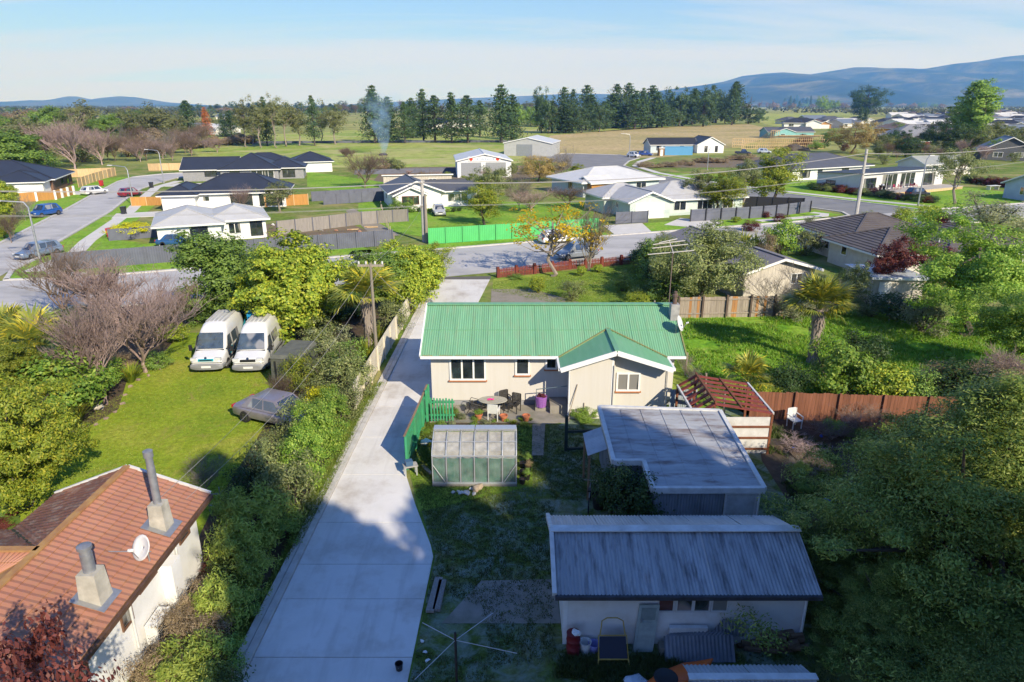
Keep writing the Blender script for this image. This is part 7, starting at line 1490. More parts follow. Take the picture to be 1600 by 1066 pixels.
house('blue_weatherboard_house', 'pale blue weatherboard house at the far street end', (86, 110), R(12), [(0, 0, 14, 9, 2.7, 'gable_x', 22, .5)], surf('wall_sky_blue', (.46, .56, .66), (.40, .49, .58), 1, .7), longrun('roof_grey_green', (.30, .33, .29), (.25, .28, .24)), openings=[(0, 'S', 1.2, .9, 1.4, 1.3, 2), (0, 'S', 4, .9, 1.4, 1.3, 2), (0, 'W', 3, .9, 1.4, 1.3, 2)])
house('cream_cottage', 'cream cottage with grey-green roof behind the corner tree', (93, 158), R(15), [(0, 0, 13, 8, 2.5, 'gable_x', 20, .4)], M_CREAMW, longrun('roof_grey_green2', (.36, .37, .33), (.3, .31, .28)), openings=[(0, 'S', 2, .9, 1.6, 1.2, 2), (0, 'S', 7, .9, 1.6, 1.2, 2)])
house('silver_hip_house', 'house with large silver-grey hip roof beyond the willow', (163, 305), R(-8), [(0, 0, 24, 20, 2.6, 'hip', 24, .8)], M_BRK, longrun('roof_zinc', (.27, .27, .28), (.23, .23, .24)), openings=[(0, 'S', 6, .9, 3, 1.2, 2)])
house('blue_roof_house', 'house with steel blue roof below the suburb', (136, 205), R(-24), [(0, 0, 14, 12, 2.8, 'gable_y', 27, .6), (12, 2, 24, 12, 2.8, 'gable_x', 24, .6)], M_DARKW, longrun('roof_steel_blue', (.20, .24, .29), (.17, .2, .25)), openings=[(0, 'S', 3, .9, 2.4, 1.4, 2), (0, 'S', 8, .9, 2.4, 1.4, 2)])
house('turquoise_house', 'turquoise house with grey roof at the field edge', (124, 345), R(0), [(0, 0, 22, 12, 3, 'gable_x', 18, .5), (2, -3, 12, 6, 3, 'gable_y', 18, .4)], surf('wall_turquoise', (.22, .46, .46), (.18, .4, .4), 1, .7), M_MIDR, openings=[(1, 'S', 3, .8, 2, 1.3, 2)])
# ---------------------------------------------------------------- fences
S0 = [G(62, 422), G(250, 408), G(430, 392)]
fence('corner_fence', 'dark charcoal steel fence round the corner house', [(-43.6, 63.8), (-36.5, 67), (-29, 70.2), (-21, 73.6), (-13.5, 76.8)], 1.75, 2.3, M_DARKFENCE, M_DARKFENCE, wave=.22)
fence('side_fence', 'charcoal paling fence between the corner house and the empty plot', [(-28.6, 83), (-20, 91), (-14.2, 93.6)], 1.7, 2.3, M_GREYFENCE, M_DARKFENCE)
fence('plot_fence', 'dark steel fence behind the long white house lawn', [(-33, 114), (-22.5, 120)], 1.6, 2.3, M_DARKFENCE, M_DARKFENCE)
fence('lawn_fence', 'dark paling fence beside the gabled villa', [(-30, 110), (-19, 116)], 1.6, 2.2, M_DARKFENCE, M_DARKFENCE)
fence('orange_fence', 'new orange timber fence panel behind the white house', [(-38.5, 107.5), (-32.5, 110.2)], 1.7, 2.4, M_ORANGEWOOD, M_NEWWOOD)
fence('steel_green_fence', 'bright green corrugated steel fence along the street', [(-9.5, 77.2), (0, 80.6), (10.6, 84.6)], 1.85, 2.2, surf('fence_bright_green', (.10, .50, .16), (.085, .44, .14), 1.2, .6), plain('fence_green_post', (.08, .42, .13), .6), wave=.22)
fence('charcoal_corner_fence', 'charcoal panel fence round the bungalow corner lawn', [(24.2, 93.2), (31, 95.2), (37.5, 97.7), (44.2, 102.2)], 1.65, 2.4, M_DARKFENCE, M_FRAME, post_w=.14)
fence('charcoal_gate_fence', 'short charcoal fence beside the bungalow garage', [(13.8, 91.2), (18.3, 92.6)], 1.6, 2.2, M_DARKFENCE, M_DARKFENCE)
fence('dark_side_fence', 'tall dark fence along the shaded lawn of the bungalow', [(31.5, 108.5), (44.4, 105)], 1.7, 2.4, M_FRAME, M_FRAME)
fence('new_paling_fence', 'new pale timber fence along the side road bend', [(-83.5, 134), (-87.5, 148), (-89.5, 158)], 1.75, 2.3, M_NEWWOOD, M_NEWWOOD)
fence('new_back_fence', 'new timber fence behind the brick house yard', [(-104, 150), (-90, 158)], 1.75, 2.3, M_NEWWOOD, M_NEWWOOD)
fence('bend_fence', 'pale timber fence beyond the end of the side road', [(-88, 170), (-70, 174), (-58, 176)], 1.7, 2.3, M_NEWWOOD, M_NEWWOOD)
fence('orange_front_fence', 'orange timber fence in front of the brick house', [(-80.6, 112.5), (-76.8, 116.4), (-77.8, 123)], 1.5, 2.2, M_ORANGEWOOD, M_TRIM, post_w=.3)
fence('orange_side_fence', 'orange timber fence beside the white garage', [(-59.8, 108.5), (-55.5, 109.4), (-55.2, 113)], 1.4, 2.2, M_ORANGEWOOD, M_NEWWOOD)
fence('modern_fence', 'stepped pale timber fence between the modern and the hip-roof house', [(57.8, 131), (62.5, 135.5), (66, 137.5)], 1.5, 2.2, M_NEWWOOD, M_NEWWOOD)
fence('bin_screen', 'dark panel screen behind the red bin at the corner house', [(-47, 79.2), (-43, 81.5), (-38, 83.4)], 1.4, 1.9, M_DARKFENCE, M_DARKFENCE)
fence('wire_plot_fence', 'post and wire fence between the empty plot and the track', [(-13.6, 78), (-15.6, 86), (-18, 96), (-20.2, 106)], .05, 3, M_GALV, M_WPOST, post_h=1.1, th=.02, post_w=.09)
fence('field_fence', 'dark post and rail fence along the worksite field edge', [(-36, 160), (-16, 166), (-2, 168)], 1.1, 3.4, M_DARKFENCE, M_DARKFENCE, th=.03)
fence('pasture_fence', 'dark wire fence across the pasture below the pines', [(-110, 296), (-60, 300), (0, 305), (20, 306)], .9, 7, M_DARKFENCE, M_DARKFENCE, th=.04, post_w=.2)
rr_ = random.Random(31)
for i in range(26):
    px, py = rr_.uniform(425, 580), rr_.uniform(350, 374); x, y = gx(px, py)
    if rr_.random() < .6: tag(MB().rock((x, y, .1), rr_.uniform(.2, .55), rr_, 0, .5).build('rubble', rr_.choice([M_OLDCONC, M_PALE, surf('rubble_brick', (.4, .22, .15), (.3, .16, .1), 3, .9)])), 'lump of rubble on the empty building plot', 'rubble', 'rubble on the building plot')
    else: tag(MB().bar((x, y, .1), (x+rr_.uniform(1, 2.2), y+rr_.uniform(-.4, .4), .14), .25, .12).build('loose_timber', M_NEWWOOD), 'loose timber on the empty building plot', 'timber', 'timber on the building plot')
# ---------------------------------------------------------------- vehicles, bins, lamps, poles
side = 19.5
car('wagon', paint('blue_grey', (.16, .21, .30)), (*gx(62, 401), .03), -19, 'blue grey estate car parked by the corner fence', 'parked_car')
car('suv', paint('blue', (.02, .09, .32)), (*gx(72, 338), .04), -14, 'blue four-wheel drive parked on the verge', 'parked_car')
car('wagon', paint('white', (.78, .78, .77)), (*gx(148, 304), .03), 160, 'white people carrier driving up the side road', 'parked_car')
car('hatch', paint('dark_red', (.22, .015, .03)), (*gx(204, 307), .03), 160, 'dark red hatchback parked on the side road', 'parked_car')
car('hatch', paint('red', (.35, .02, .03)), (-42.6, 84.6, .03), 95, 'red hatchback behind the dark screen of the corner house')
car('suv', paint('grey_blue', (.21, .235, .27)), (*gx(900, 404), .04), -66, 'grey SUV parked outside the red picket fence', 'parked_car')
car('hatch', paint('white2', (.80, .80, .79)), (*gx(868, 380), .04), 112, 'white hatchback parked beside the green steel fence', 'parked_car')
car('hatch', paint('silver', (.46, .48, .50)), (*gx(686, 336), .03), 12, 'silver hatchback parked on the lawn of the gabled villa', 'parked_car')
car('sedan', paint('dark_blue', (.03, .10, .25)), (-37.6, 76.3, .03), 90, 'dark blue car beside the wall of the corner house')
car('suv', paint('white3', (.80, .80, .80)), (*gx(990, 246), .03), 40, 'white car parked at the turning head by the lamp post')
car('ute', paint('navy', (.03, .04, .07)), (74.5, 228, .02), 75, 'dark pickup beside the white gable end')
car('suv', paint('blue_white', (.45, .5, .58)), (83, 233, .02), 80, 'pale car in front of the timber house frame')
o = car('wagon', paint('blue_van', (.05, .10, .35)), (42.0, 222, .03), 60, 'blue and white van behind the parked car at the turning head', 'parked_van', 'van')
def bin_(label, px, py, m, lid=None):
    o = thing('wheelie_bin', label, 'bin', (*gx(px, py), .04)); mb = MB(); mb.hexa([(-.24, -.26, .06), (.24, -.26, .06), (.24, .26, .06), (-.24, .26, .06), (-.3, -.34, 1.0), (.3, -.34, 1.0), (.3, .34, 1.0), (-.3, .34, 1.0)]); mb.build('body', m, o)
    MB().box(-.32, -.37, 1.0, .32, .38, 1.08).build('lid', lid or m, o)
    for s_ in (-1, 1): MB().lathe([(.1, -.03), (.1, .03)], 10, (s_*.24, .26, .1), 'x').build('wheel', M_TYRE, o)
M_BINR = plain('bin_red', (.50, .03, .04), .5)
bin_('red wheelie bin on the verge by the new pale fence', 159, 291, M_BINR); bin_('red wheelie bin beside the dark screen of the corner house', 173, 371, M_BINR); bin_('black wheelie bin with yellow lid beside the red bin', 182, 371, M_BLACKP, plain('bin_yellow', (.6, .42, .05), .5)); bin_('dark wheelie bin at the footpath by the white garage', 194, 335, M_FRAME); bin_('dark wheelie bin at the footpath near the road bend', 237, 294, M_FRAME)
def lamp(label, px, py, top, arm, bend=1.2):
    g = G(px, py); h = hgt(px, py, top); o = thing('street_lamp', label, 'street lamp', (g.x, g.y, 0)); a = Vector(arm).normalized()
    MB().tube([(0, 0, 0), (0, 0, h*.5), (0, 0, h-.7), (a.x*.3, a.y*.3, h-.18), (a.x*bend, a.y*bend, h)], [.12, .10, .08, .07, .055], 8).build('pole', M_GALV, o, True)
    MB().obox(Vector((a.x*bend, a.y*bend, h-.06))-Vector((a.y, -a.x, 0))*.15, a*.8, Vector((a.y, -a.x, 0))*.3, Z*.12).build('lantern', M_PALE, o); MB().lathe([(.2, 0), (.2, .12), (.13, .16)], 10).build('base', M_GALV, o)
lamp('street lamp beside the estate car at the corner', 64, 412, 313, (-.9, -.2, 0), 2.2); lamp('street lamp beside the dark red hatchback', 209, 322, 259, (-.95, .2, 0), 2.6); lamp('street lamp at the bend of the side road', 256, 286, 234, (-.95, .2, 0), 2.4); lamp('street lamp at the turning head', 983, 247, 209, (-1, 0, 0), 2.0); lamp('street lamp on the crescent verge', 1105, 266, 230, (1, .1, 0), .5); lamp('slim lamp post on the corner verge of the modern house', 1434, 322, 243, (1, .1, 0), .3)
M_POLE = surf('pole_concrete', (.46, .44, .41), (.36, .345, .32), 2, .9); M_POLEW = wood('pole_timber', (.33, .29, .23), (.22, .19, .15))
def pole(label, px, py, top, m, arms, w_=.16, nm='power_pole', ad=(1, 0, 0)):
    g = G(px, py); h = hgt(px, py, top); o = thing(nm, label, 'power pole', (g.x, g.y, 0)); MB().tube([(0, 0, 0), (0, 0, h*.5), (0, 0, h)], [w_, w_*.85, w_*.65], 8).build('pole', m, o, True); d = Vector(ad).normalized()
    for (dz, l) in arms:
        MB().bar(-d*l+Z*(h-dz), d*l+Z*(h-dz), .1, .12).build('crossarm', M_POLEW, o)
        for t in (-.9, -.35, .35, .9): MB().lathe([(.03, 0), (.06, .06), (.05, .18), (.001, .2)], 8, tuple(d*l*t+Z*(h-dz+.06))).build('insulator', M_PALE, o)
    return Vector((g.x, g.y, h))
p1 = pole('wooden service pole with a short crossarm beside the cream fence', 590, 575, 411, M_POLEW, [(.15, .75)], .11)
p2 = pole('concrete power pole behind the lime tree at the green fence', 663, 378, 282, M_POLE, [(.3, .5), (2.9, .6)], .26, ad=(.4, .9, 0)); p2b = pole('timber stay pole bolted to the concrete power pole', 667, 379, 305, M_POLEW, [], .2)
p3 = pole('tall concrete power pole at the crescent corner', 1336, 347, 233, M_POLE, [(.6, 1.1), (3.2, .7)], .26, ad=(.4, .9, 0)); p4 = Vector((98, 120, 11.0)); p0 = Vector((-75, 52, 10.5))
def cable(label, pts, sag, r=.02, group='overhead cables'):
    mb = MB()
    for a, b in zip(pts, pts[1:]):
        a, b = Vector(a), Vector(b); mb.tube([a.lerp(b, t/14)-Z*(sag*4*(t/14)*(1-t/14)) for t in range(15)], r, 5, False)
    tag(mb.build('overhead_cable', surf('cable', (.34, .33, .32), (.26, .25, .25), 3, .6)), label, 'cable', group)
for k, (dy, dz) in enumerate(((-.45, -.25), (-.15, -.25), (.2, -.25), (.5, -.25))): o_ = Vector((dy*.4, dy*.9, dz)); cable('upper overhead power wire along the street', [p0+o_, p2+o_, p3+o_-Z*.3, p4+o_], 1.2, .013, 'upper street power wires')
for k, dy in enumerate((-.4, .4)): o_ = Vector((dy*.4, dy*.9, 0)); cable('lower overhead wire along the street', [p0-Z*2.6+o_, p2-Z*2.85+o_, p3-Z*3.1+o_, p4-Z*3+o_], 1.0, .015, 'lower street wires')
cable('service wire from the street to the wooden pole', [p2-Z*2.8, p1-Z*.2], .5, .008); cable('service wire from the wooden pole down to the tiled house', [p1-Z*.15, (-11.2, 18.9, 3.2)], .6, .007); cable('second service wire from the wooden pole to the tiled house', [p1-Z*.25+Vector((.6, 0, 0)), (-10.6, 19.3, 2.9)], .9, .007); cable('service wire from the wooden pole to the green roof', [p1-Z*.15, (-4.3, 35.6, 4.2)], .4, .008)
# ================================================================ MID-DISTANCE TREES, FAR SUBURB, PINES, HILLS
for px, py, tp, w_, k, lb in (
    (757, 352, 280, 62, 'totara', 'dense golden green tree in front of the sign shed lawn'), (765, 330, 258, 80, 'umbrella', 'flat-topped olive tree behind the golden green tree'), (812, 330, 262, 70, 'bare_grey', 'grey leafless tree beside the sign shed'), (570, 294, 230, 100, 'bare_brown', 'wide leafless brown tree beside the gabled villa'), (437, 332, 278, 60, 'euc_b', 'loose olive tree beside the black-roofed white house'), (380, 338, 282, 50, 'bare_pink', 'leafless pinkish tree before the black-roofed white house'),
    (1088, 332, 262, 50, 'umbrella', 'olive tree in front of the bungalow windows'), (1118, 334, 268, 70, 'totara', 'golden olive tree between the bungalow and the tall one'), (1160, 325, 245, 60, 'umbrella', 'open olive tree beside the bungalow lawn'), (1204, 322, 228, 75, 'totara', 'tall golden olive tree behind the charcoal panel fence'), (1140, 330, 275, 50, 'totara', 'small golden olive tree between two olive trees'),
    (880, 285, 222, 60, 'bare_grey', 'leafless tree behind the timber-clad house'), (842, 285, 238, 80, 'willow', 'pale gold willow beside the sign shed'), (830, 330, 290, 110, 'bare_pink', 'low purple-brown leafless thicket tree behind the green steel fence'), (885, 325, 285, 90, 'bare_brown', 'leafless thicket tree in front of the timber-clad house'),
    (1332, 240, 184, 82, 'willow', 'brown round willow before the silver hip roof'), (1490, 320, 228, 80, 'umbrella', 'forked pale-trunked tree on the corner lawn'),
    (1515, 236, 121, 64, 'spire', 'tall spire-shaped conifer above the suburb'), (1500, 232, 150, 60, 'spire', 'second spire conifer beside the tallest one'), (1473, 240, 182, 75, 'macro', 'rounded dark green tree beside the spire conifers'), (1545, 238, 188, 80, 'bushy', 'rounded olive tree beside the tall spire conifer'), (1590, 245, 195, 40, 'umbrella', 'olive tree by the steel blue roof'),
    (1352, 182, 131, 58, 'macro', 'large dark evergreen at the suburb edge'), (1342, 196, 166, 14, 'pine_c', 'small conifer in front of the large dark evergreen'), (1350, 198, 168, 13, 'pine_c', 'second small conifer in front of the large dark evergreen'),
    (50, 262, 170, 90, 'euc_b', 'broad green tree above the navy roof'), (140, 232, 152, 60, 'euc_a', 'tall dark eucalypt behind the bare trees'), (25, 285, 195, 110, 'green', 'large green tree behind the navy roof'), (8, 345, 272, 50, 'lime', 'yellow-green tree by the brick house garage'), (18, 380, 325, 60, 'bare_brown', 'leafless shrub tree on the side road verge'), (40, 345, 300, 60, 'bare_grey', 'grey leafless tree in front of the garage wall'), (6, 372, 330, 40, 'lime', 'golden bush on the side road verge'),
    (118, 265, 172, 110, 'bare_pink', 'tall pale leafless tree behind the brick house'), (75, 262, 182, 90, 'bare_brown', 'brown leafless tree beside the tallest pale one'), (160, 258, 190, 80, 'bare_pink', 'pinkish leafless tree beside the tallest pale one'), (215, 252, 205, 70, 'bare_brown', 'leafless brown tree at the end of the side road'), (255, 248, 212, 70, 'bare_pink', 'leafless tree behind the bend fence'), (300, 244, 208, 70, 'bare_brown', 'leafless dark tree behind the charcoal house'), (340, 238, 212, 60, 'bare_pink', 'leafless purple thicket tree by the pasture'), (190, 240, 205, 60, 'bare_grey', 'grey leafless tree beyond the side road'),
    (225, 228, 168, 60, 'euc_a', 'slim eucalypt behind the road bend'), (250, 232, 157, 66, 'euc_b', 'tall eucalypt with pale trunk behind the road bend'), (298, 226, 156, 46, 'pine_b', 'dark pine behind the charcoal house'), (280, 228, 172, 40, 'euc_a', 'narrow olive eucalypt beside the dark pine'), (324, 212, 167, 24, 'rust', 'rust-coloured conifer beyond the pasture'), (362, 214, 172, 30, 'pine_c', 'dark conifer behind the pasture hedge'), (350, 214, 176, 22, 'pine_c', 'small dark conifer at the end of the pasture hedge'),
    (210, 370, 345, 74, 'yellowtree', 'bright yellow spreading conifer at the corner house')):
    (bush if k in ('shrub_olive',) else tree)(k, px, py, tp, w_, lb)
bush('cabbage', 232, 405, 386, 36, 'cabbage palm clump behind the dark corner fence', 'cabbage_plant', 'plant')
for px, py, tp, w_, lb in ((620, 330, 303, 24, 'shrub at the gable of the white villa'), (640, 332, 307, 22, 'second shrub below the villa gable window')): bush('shrub_green', px, py, tp, w_, 'green '+lb)
rr_ = random.Random(77)
def scatter(n, key, fx, top, wd, label, group, name, cat='tree', **k):
    for i in range(n):
        px, py = fx(i/(max(1, n-1)), rr_); h = top(rr_); plant_px(rr_.choice(key), px, py, py-h, wd(rr_)*h, name=name, label=label, cat=cat, group=group, **k)
scatter(14, ['shrub_dark', 'shrub_green', 'shrub_olive'], lambda t, r: (600+t*118, 331+r.uniform(-1, 1)), lambda r: r.uniform(5, 9), lambda r: 1.4, 'low garden shrub along the front of the gabled villa', 'shrubs before the villa', 'garden_shrub', 'shrub', crown='foliage', trunk='stem')
scatter(26, ['shrub_dark', 'shrub_red', 'shrub_olive'], lambda t, r: (1268+t*190, 296+t*22+r.uniform(-1, 1)), lambda r: r.uniform(10, 15), lambda r: 1.5, 'clipped hedge shrub in front of the modern house', 'hedge before the modern house', 'hedge_shrub', 'shrub', crown='foliage', trunk='stem')
scatter(10, ['shrub_red', 'shrub_dark'], lambda t, r: (1510+t*70, 286+t*8), lambda r: r.uniform(12, 18), lambda r: 1.3, 'dark shrub at the edge of the corner lawn', 'shrubs on the corner lawn', 'garden_shrub', 'shrub', crown='foliage', trunk='stem')
scatter(18, ['scrub_far', 'shrub_brown'], lambda t, r: (1000+t*170, 262-t*12+r.uniform(-2, 3)), lambda r: r.uniform(6, 10), lambda r: 2.4, 'dry brown scrub beside the crescent', 'dry scrub by the crescent', 'dry_scrub', 'scrub', crown='foliage', trunk='stem')
scatter(22, ['scrub_far'], lambda t, r: (225+t*170, 238-t*14+r.uniform(-3, 3)), lambda r: r.uniform(10, 18), lambda r: 1.7, 'brown winter hedge along the pasture', 'winter hedge by the pasture', 'hedge_shrub', 'shrub', crown='foliage', trunk='stem')
scatter(9, ['shrub_green', 'shrub_dark', 'shrub_olive', 'round_far'], lambda t, r: (1385+t*75, 232+r.uniform(-6, 6)), lambda r: r.uniform(18, 30), lambda r: 1.2, 'green garden tree below the far suburb', 'garden trees below the suburb', 'garden_tree')
scatter(16, ['round_far', 'bushy', 'shrub_dark', 'bare_brown'], lambda t, r: (1240+t*350, 225-18*t+r.uniform(-8, 10)), lambda r: r.uniform(10, 20), lambda r: 1.2, 'small garden tree among the first suburb houses', 'trees among the suburb houses', 'garden_tree')
# eucalypts and pines in the pasture
EU = [(385, 230, 152, 36, 'euc_a'), (408, 231, 146, 40, 'euc_b'), (432, 231, 143, 34, 'euc_a'), (447, 229, 149, 44, 'euc_a'), (468, 228, 158, 40, 'euc_b'), (492, 228, 148, 30, 'pine_b'), (525, 226, 153, 44, 'euc_b'), (418, 228, 150, 30, 'pine_a'), (505, 224, 166, 34, 'euc_a'), (395, 226, 165, 36, 'euc_b')]
for px, py, tp, w_, k in EU: tree(k, px, py, tp, w_, 'pale-trunked eucalypt in the row along the pasture' if k.startswith('euc') else 'dark pine standing among the pasture eucalypts', 'eucalypt_tree' if k.startswith('euc') else 'pine_tree', group='eucalypts of the pasture' if k.startswith('euc') else 'pines among the eucalypts')
PN = [(586, 224, 132, 52, 'pine_a'), (609, 223, 150, 44, 'pine_c'), (633, 224, 158, 34, 'pine_b'), (662, 222, 138, 40, 'pine_a'), (680, 223, 148, 52, 'pine_b'), (706, 224, 143, 42, 'pine_a'), (731, 224, 148, 54, 'pine_b'), (783, 223, 131, 54, 'pine_a'), (800, 218, 146, 40, 'pine_c'), (750, 214, 156, 40, 'pine_b'), (645, 216, 152, 36, 'pine_c')]
for px, py, tp, w_, k in PN: tree(k, px, py, tp, w_, 'tall dark pine in the pasture row by the smoke', 'pine_tree', group='pines of the pasture row')
for i in range(34):
    t = i/33; px = 848+t*300+rr_.uniform(-6, 6); py = 208-15*t+rr_.uniform(-3, 3); tree(rr_.choice(['pine_a', 'pine_b', 'pine_c', 'round_dark', 'pine_b']), px, py, py-rr_.uniform(42, 76)*(1-.12*t), rr_.uniform(30, 50), 'dark pine in the shelter belt along the tan field', 'pine_tree', group='shelter belt pines')
for px, py, tp, w_ in ((1170, 194, 164, 34), (1185, 192, 168, 26)): tree('round_dark', px, py, tp, w_, 'rounded dark evergreen at the end of the shelter belt', 'evergreen_tree', group='evergreens ending the shelter belt')
for i in range(10): tree('round_far', 795+i*6+rr_.uniform(-5, 5), 196+rr_.uniform(-3, 4), 166+rr_.uniform(-6, 6), 26, 'pale green tree at the end of the shelter belt', 'tree', group='pale trees by the shelter belt')
scatter(34, ['bare_pink', 'bare_brown', 'scrub_far', 'bare_grey', 'shrub_olive', 'bare_brown'], lambda t, r: (-10+t*330, 252-t*12+r.uniform(-10, 10)), lambda r: r.uniform(28, 58), lambda r: r.uniform(1.0, 1.5), 'brown winter tree in the wood behind the side road', 'winter wood behind the side road', 'bare_tree')
scatter(16, ['green', 'euc_b', 'round_far', 'bushy'], lambda t, r: (-10+t*300, 232-t*8+r.uniform(-8, 8)), lambda r: r.uniform(36, 62), lambda r: r.uniform(.8, 1.1), 'green tree standing in the wood behind the side road', 'green trees of the side road wood', 'tree')
scatter(18, ['round_far', 'bushy', 'shrub_green', 'shrub_olive', 'bare_brown', 'shrub_red', 'macro'], lambda t, r: (1230+t*380, 232-t*16+r.uniform(-14, 16)), lambda r: r.uniform(12, 28), lambda r: r.uniform(.9, 1.5), 'garden tree between the houses below the suburb', 'garden trees between the lower houses', 'garden_tree')
scatter(22, ['bare_brown', 'shrub_olive', 'bushy', 'shrub_brown', 'bare_pink', 'totara'], lambda t, r: (560+t*420, 282+r.uniform(-16, 14)), lambda r: r.uniform(12, 26), lambda r: r.uniform(1.0, 1.6), 'small winter tree among the houses beyond the green steel fence', 'trees among the middle houses', 'garden_tree')
scatter(20, ['shrub_green', 'shrub_red', 'shrub_lime', 'shrub_olive', 'shrub_grey'], lambda t, r: (1150+t*430, 345+r.uniform(-6, 30)*(1-t)), lambda r: r.uniform(9, 18), lambda r: r.uniform(1.2, 1.8), 'garden shrub on the bank below the corner street', 'shrubs on the street bank', 'garden_shrub', 'shrub', crown='foliage', trunk='stem')
scatter(34, ['round_far', 'bushy', 'green', 'shrub_olive', 'bare_brown', 'macro', 'shrub_grey', 'bare_pink'], lambda t, r: (1372+t*240, 246-t*4+r.uniform(-18, 12)), lambda r: r.uniform(16, 34), lambda r: r.uniform(.9, 1.4), 'garden tree behind the modern house', 'garden trees behind the modern house', 'garden_tree')
# far belts on the plain: rows of trees one can still tell apart
def belt(n, x0, x1, y, hp, wp, keys, label, group, name='pine_tree', jit=2.0):
    for i in range(n):
        px = x0+(x1-x0)*(i+rr_.uniform(-.4, .4))/max(1, n-1); py = y+rr_.uniform(-jit, jit); h = hp*rr_.uniform(.7, 1.25); plant_px(rr_.choice(keys), px, py, py-h, wp*rr_.uniform(.7, 1.3), name=name, label=label, cat='tree', group=group)
belt(22, 1455, 1600, 166, 26, 14, ['pine_a', 'pine_c', 'round_dark'], 'dark pine in the belt behind the far suburb', 'pines behind the suburb', jit=1.2)
belt(10, 1225, 1270, 168, 17, 9, ['pine_c'], 'small dark conifer in the far plantation', 'far plantation conifers')
belt(16, 1110, 1250, 170, 11, 12, ['bare_brown', 'scrub_far', 'poplar'], 'purple-brown winter tree on the plain below the mountains', 'winter trees on the plain', 'bare_tree')
belt(20, 1260, 1470, 169, 9, 15, ['scrub_far', 'round_far', 'bare_brown'], 'winter tree beyond the suburb on the plain', 'winter trees beyond the suburb', 'bare_tree')
belt(5, 1160, 1226, 172, 26, 6, ['poplar'], 'tall leafless poplar on the plain', 'poplars on the plain', 'poplar_tree'); belt(3, 1285, 1300, 174, 22, 22, ['round_far'], 'round grey-green tree beside the plain field', 'round trees on the plain', 'tree')
belt(34, 0, 560, 178, 10, 22, ['round_far', 'round_dark', 'scrub_far', 'euc_b'], 'tree in the wooded strip below the small far hills', 'wooded strip below the far hills', 'tree', 4)
belt(26, 290, 600, 176, 16, 18, ['pine_a', 'round_dark', 'pine_c'], 'dark conifer on the plain behind the eucalypts', 'conifers behind the eucalypts', 'pine_tree', 2); belt(24, 540, 860, 178, 22, 20, ['bare_brown', 'euc_a', 'poplar', 'round_far'], 'winter tree behind the pasture pines', 'winter trees behind the pasture', 'tree', 5)
belt(14, 0, 420, 205, 20, 34, ['round_far', 'bushy', 'scrub_far', 'euc_b'], 'bushy tree behind the side road woods', 'trees behind the side road', 'tree', 6); belt(10, 0, 110, 190, 16, 30, ['scrub_far', 'bare_brown'], 'brown winter tree on the plain below the small far hills', 'winter trees below the far hills', 'bare_tree', 5)
# far hedgerows too small to tell apart
mb_far = []
M_FARH = leafmat('leaf_far_mass', (.045, .06, .025), (.10, .11, .05))
rg = rnds(5); P = []
for (x0, x1, y, dy, hh) in ((-2600, 2600, 2300, 90, 9), (-3600, 3600, 3400, 120, 11), (-5000, 5000, 5200, 160, 12), (-1200, 1500, 1500, 40, 7), (600, 1500, 1150, 30, 7), (-1500, -300, 1000, 30, 8)):
    n = int((x1-x0)/3.2); q = np.stack([rg.uniform(x0, x1, n), y+rg.normal(0, dy, n)+60*np.sin(np.linspace(0, 20, n)), np.zeros(n)], 1); den = np.sin(q[:, 0]*.013+y)+np.sin(q[:, 0]*.031) ; q = q[den > -.6]; k = np.repeat(q, 5, 0); k[:, 2] = rg.random(len(k))**.7*hh; k[:, :2] += rg.normal(0, 4, (len(k), 2)); P.append(k)
P = np.concatenate(P); V, F = leaves(P, np.tile([0, -.6, .8], (len(P), 1)), 7., 5., rg); V[:, 2] = np.maximum(V[:, 2], .1); tag(link('far_woodland', np_mesh('far_woodland', V, F, M_FARH)), kind='stuff')
# ---------------------------------------------------------------- far suburb: small houses copied with their walls, roofs and windows
protos = []
for i, (rm, wm_, lb) in enumerate(((M_MIDR, M_CREAMW, 'charcoal roof'), (M_PALER, M_WB, 'pale grey roof'), (M_BLACKR, M_WB, 'black roof'), (longrun('roof_blue_grey', (.17, .20, .25), (.14, .17, .21)), M_CREAMW, 'blue-grey roof'), (longrun('roof_brown', (.16, .12, .10), (.13, .1, .08)), M_ORANGEWOOD, 'brown roof and tan walls'))):
    h = house('suburb_house', 'small house with '+lb+' in the distant suburb', (300, 400+30*i), 0, [(0, 0, 15, 10, 2.6, 'hip' if i % 2 == 0 else 'gable_x', 21, .6), (9, -3.5, 15.5, 4, 2.6, 'gable_y', 21, .4)], wm_, rm, group='houses of the distant suburb', openings=[(0, 'S', 2, .8, 2.2, 1.3, 2), (1, 'S', 1, 0, 4.6, 2.1, 1, GD)]); kids_of(h); protos.append(h)
used = set(); rr_ = random.Random(8)
def put(px, py):
    i = rr_.randrange(5); g = G(px, py); o = protos[i] if i not in used else copy_tree(protos[i]); used.add(i); o.location = (g.x, g.y, 0); o.rotation_euler = (0, 0, R(rr_.uniform(-40, 40))); s = rr_.uniform(1.1, 1.5); o.scale = (s, s, s)
for (y, x0, x1, n) in ((228, 1560, 1640, 2), (221, 1530, 1640, 4), (212, 1395, 1620, 9), (216, 1440, 1640, 6), (203, 1400, 1640, 11), (196, 1400, 1640, 13), (190.5, 1410, 1640, 14), (186, 1400, 1640, 13), (206, 1400, 1640, 10), (200, 1215, 1320, 5), (199, 1380, 1640, 12), (194, 1225, 1330, 5), (193, 1400, 1640, 13), (188, 1410, 1640, 13), (184, 1390, 1640, 14), (181, 1400, 1640, 14), (178.5, 1440, 1640, 12), (176.5, 1455, 1640, 12), (205, 165, 215, 2), (209, 272, 332, 3), (187, 330, 356, 2), (201, 655, 700, 2), (196, 345, 380, 1)):
    for k in range(n): put(x0+(x1-x0)*(k+rr_.uniform(.1, .9))/n, y+rr_.uniform(-1, 1))
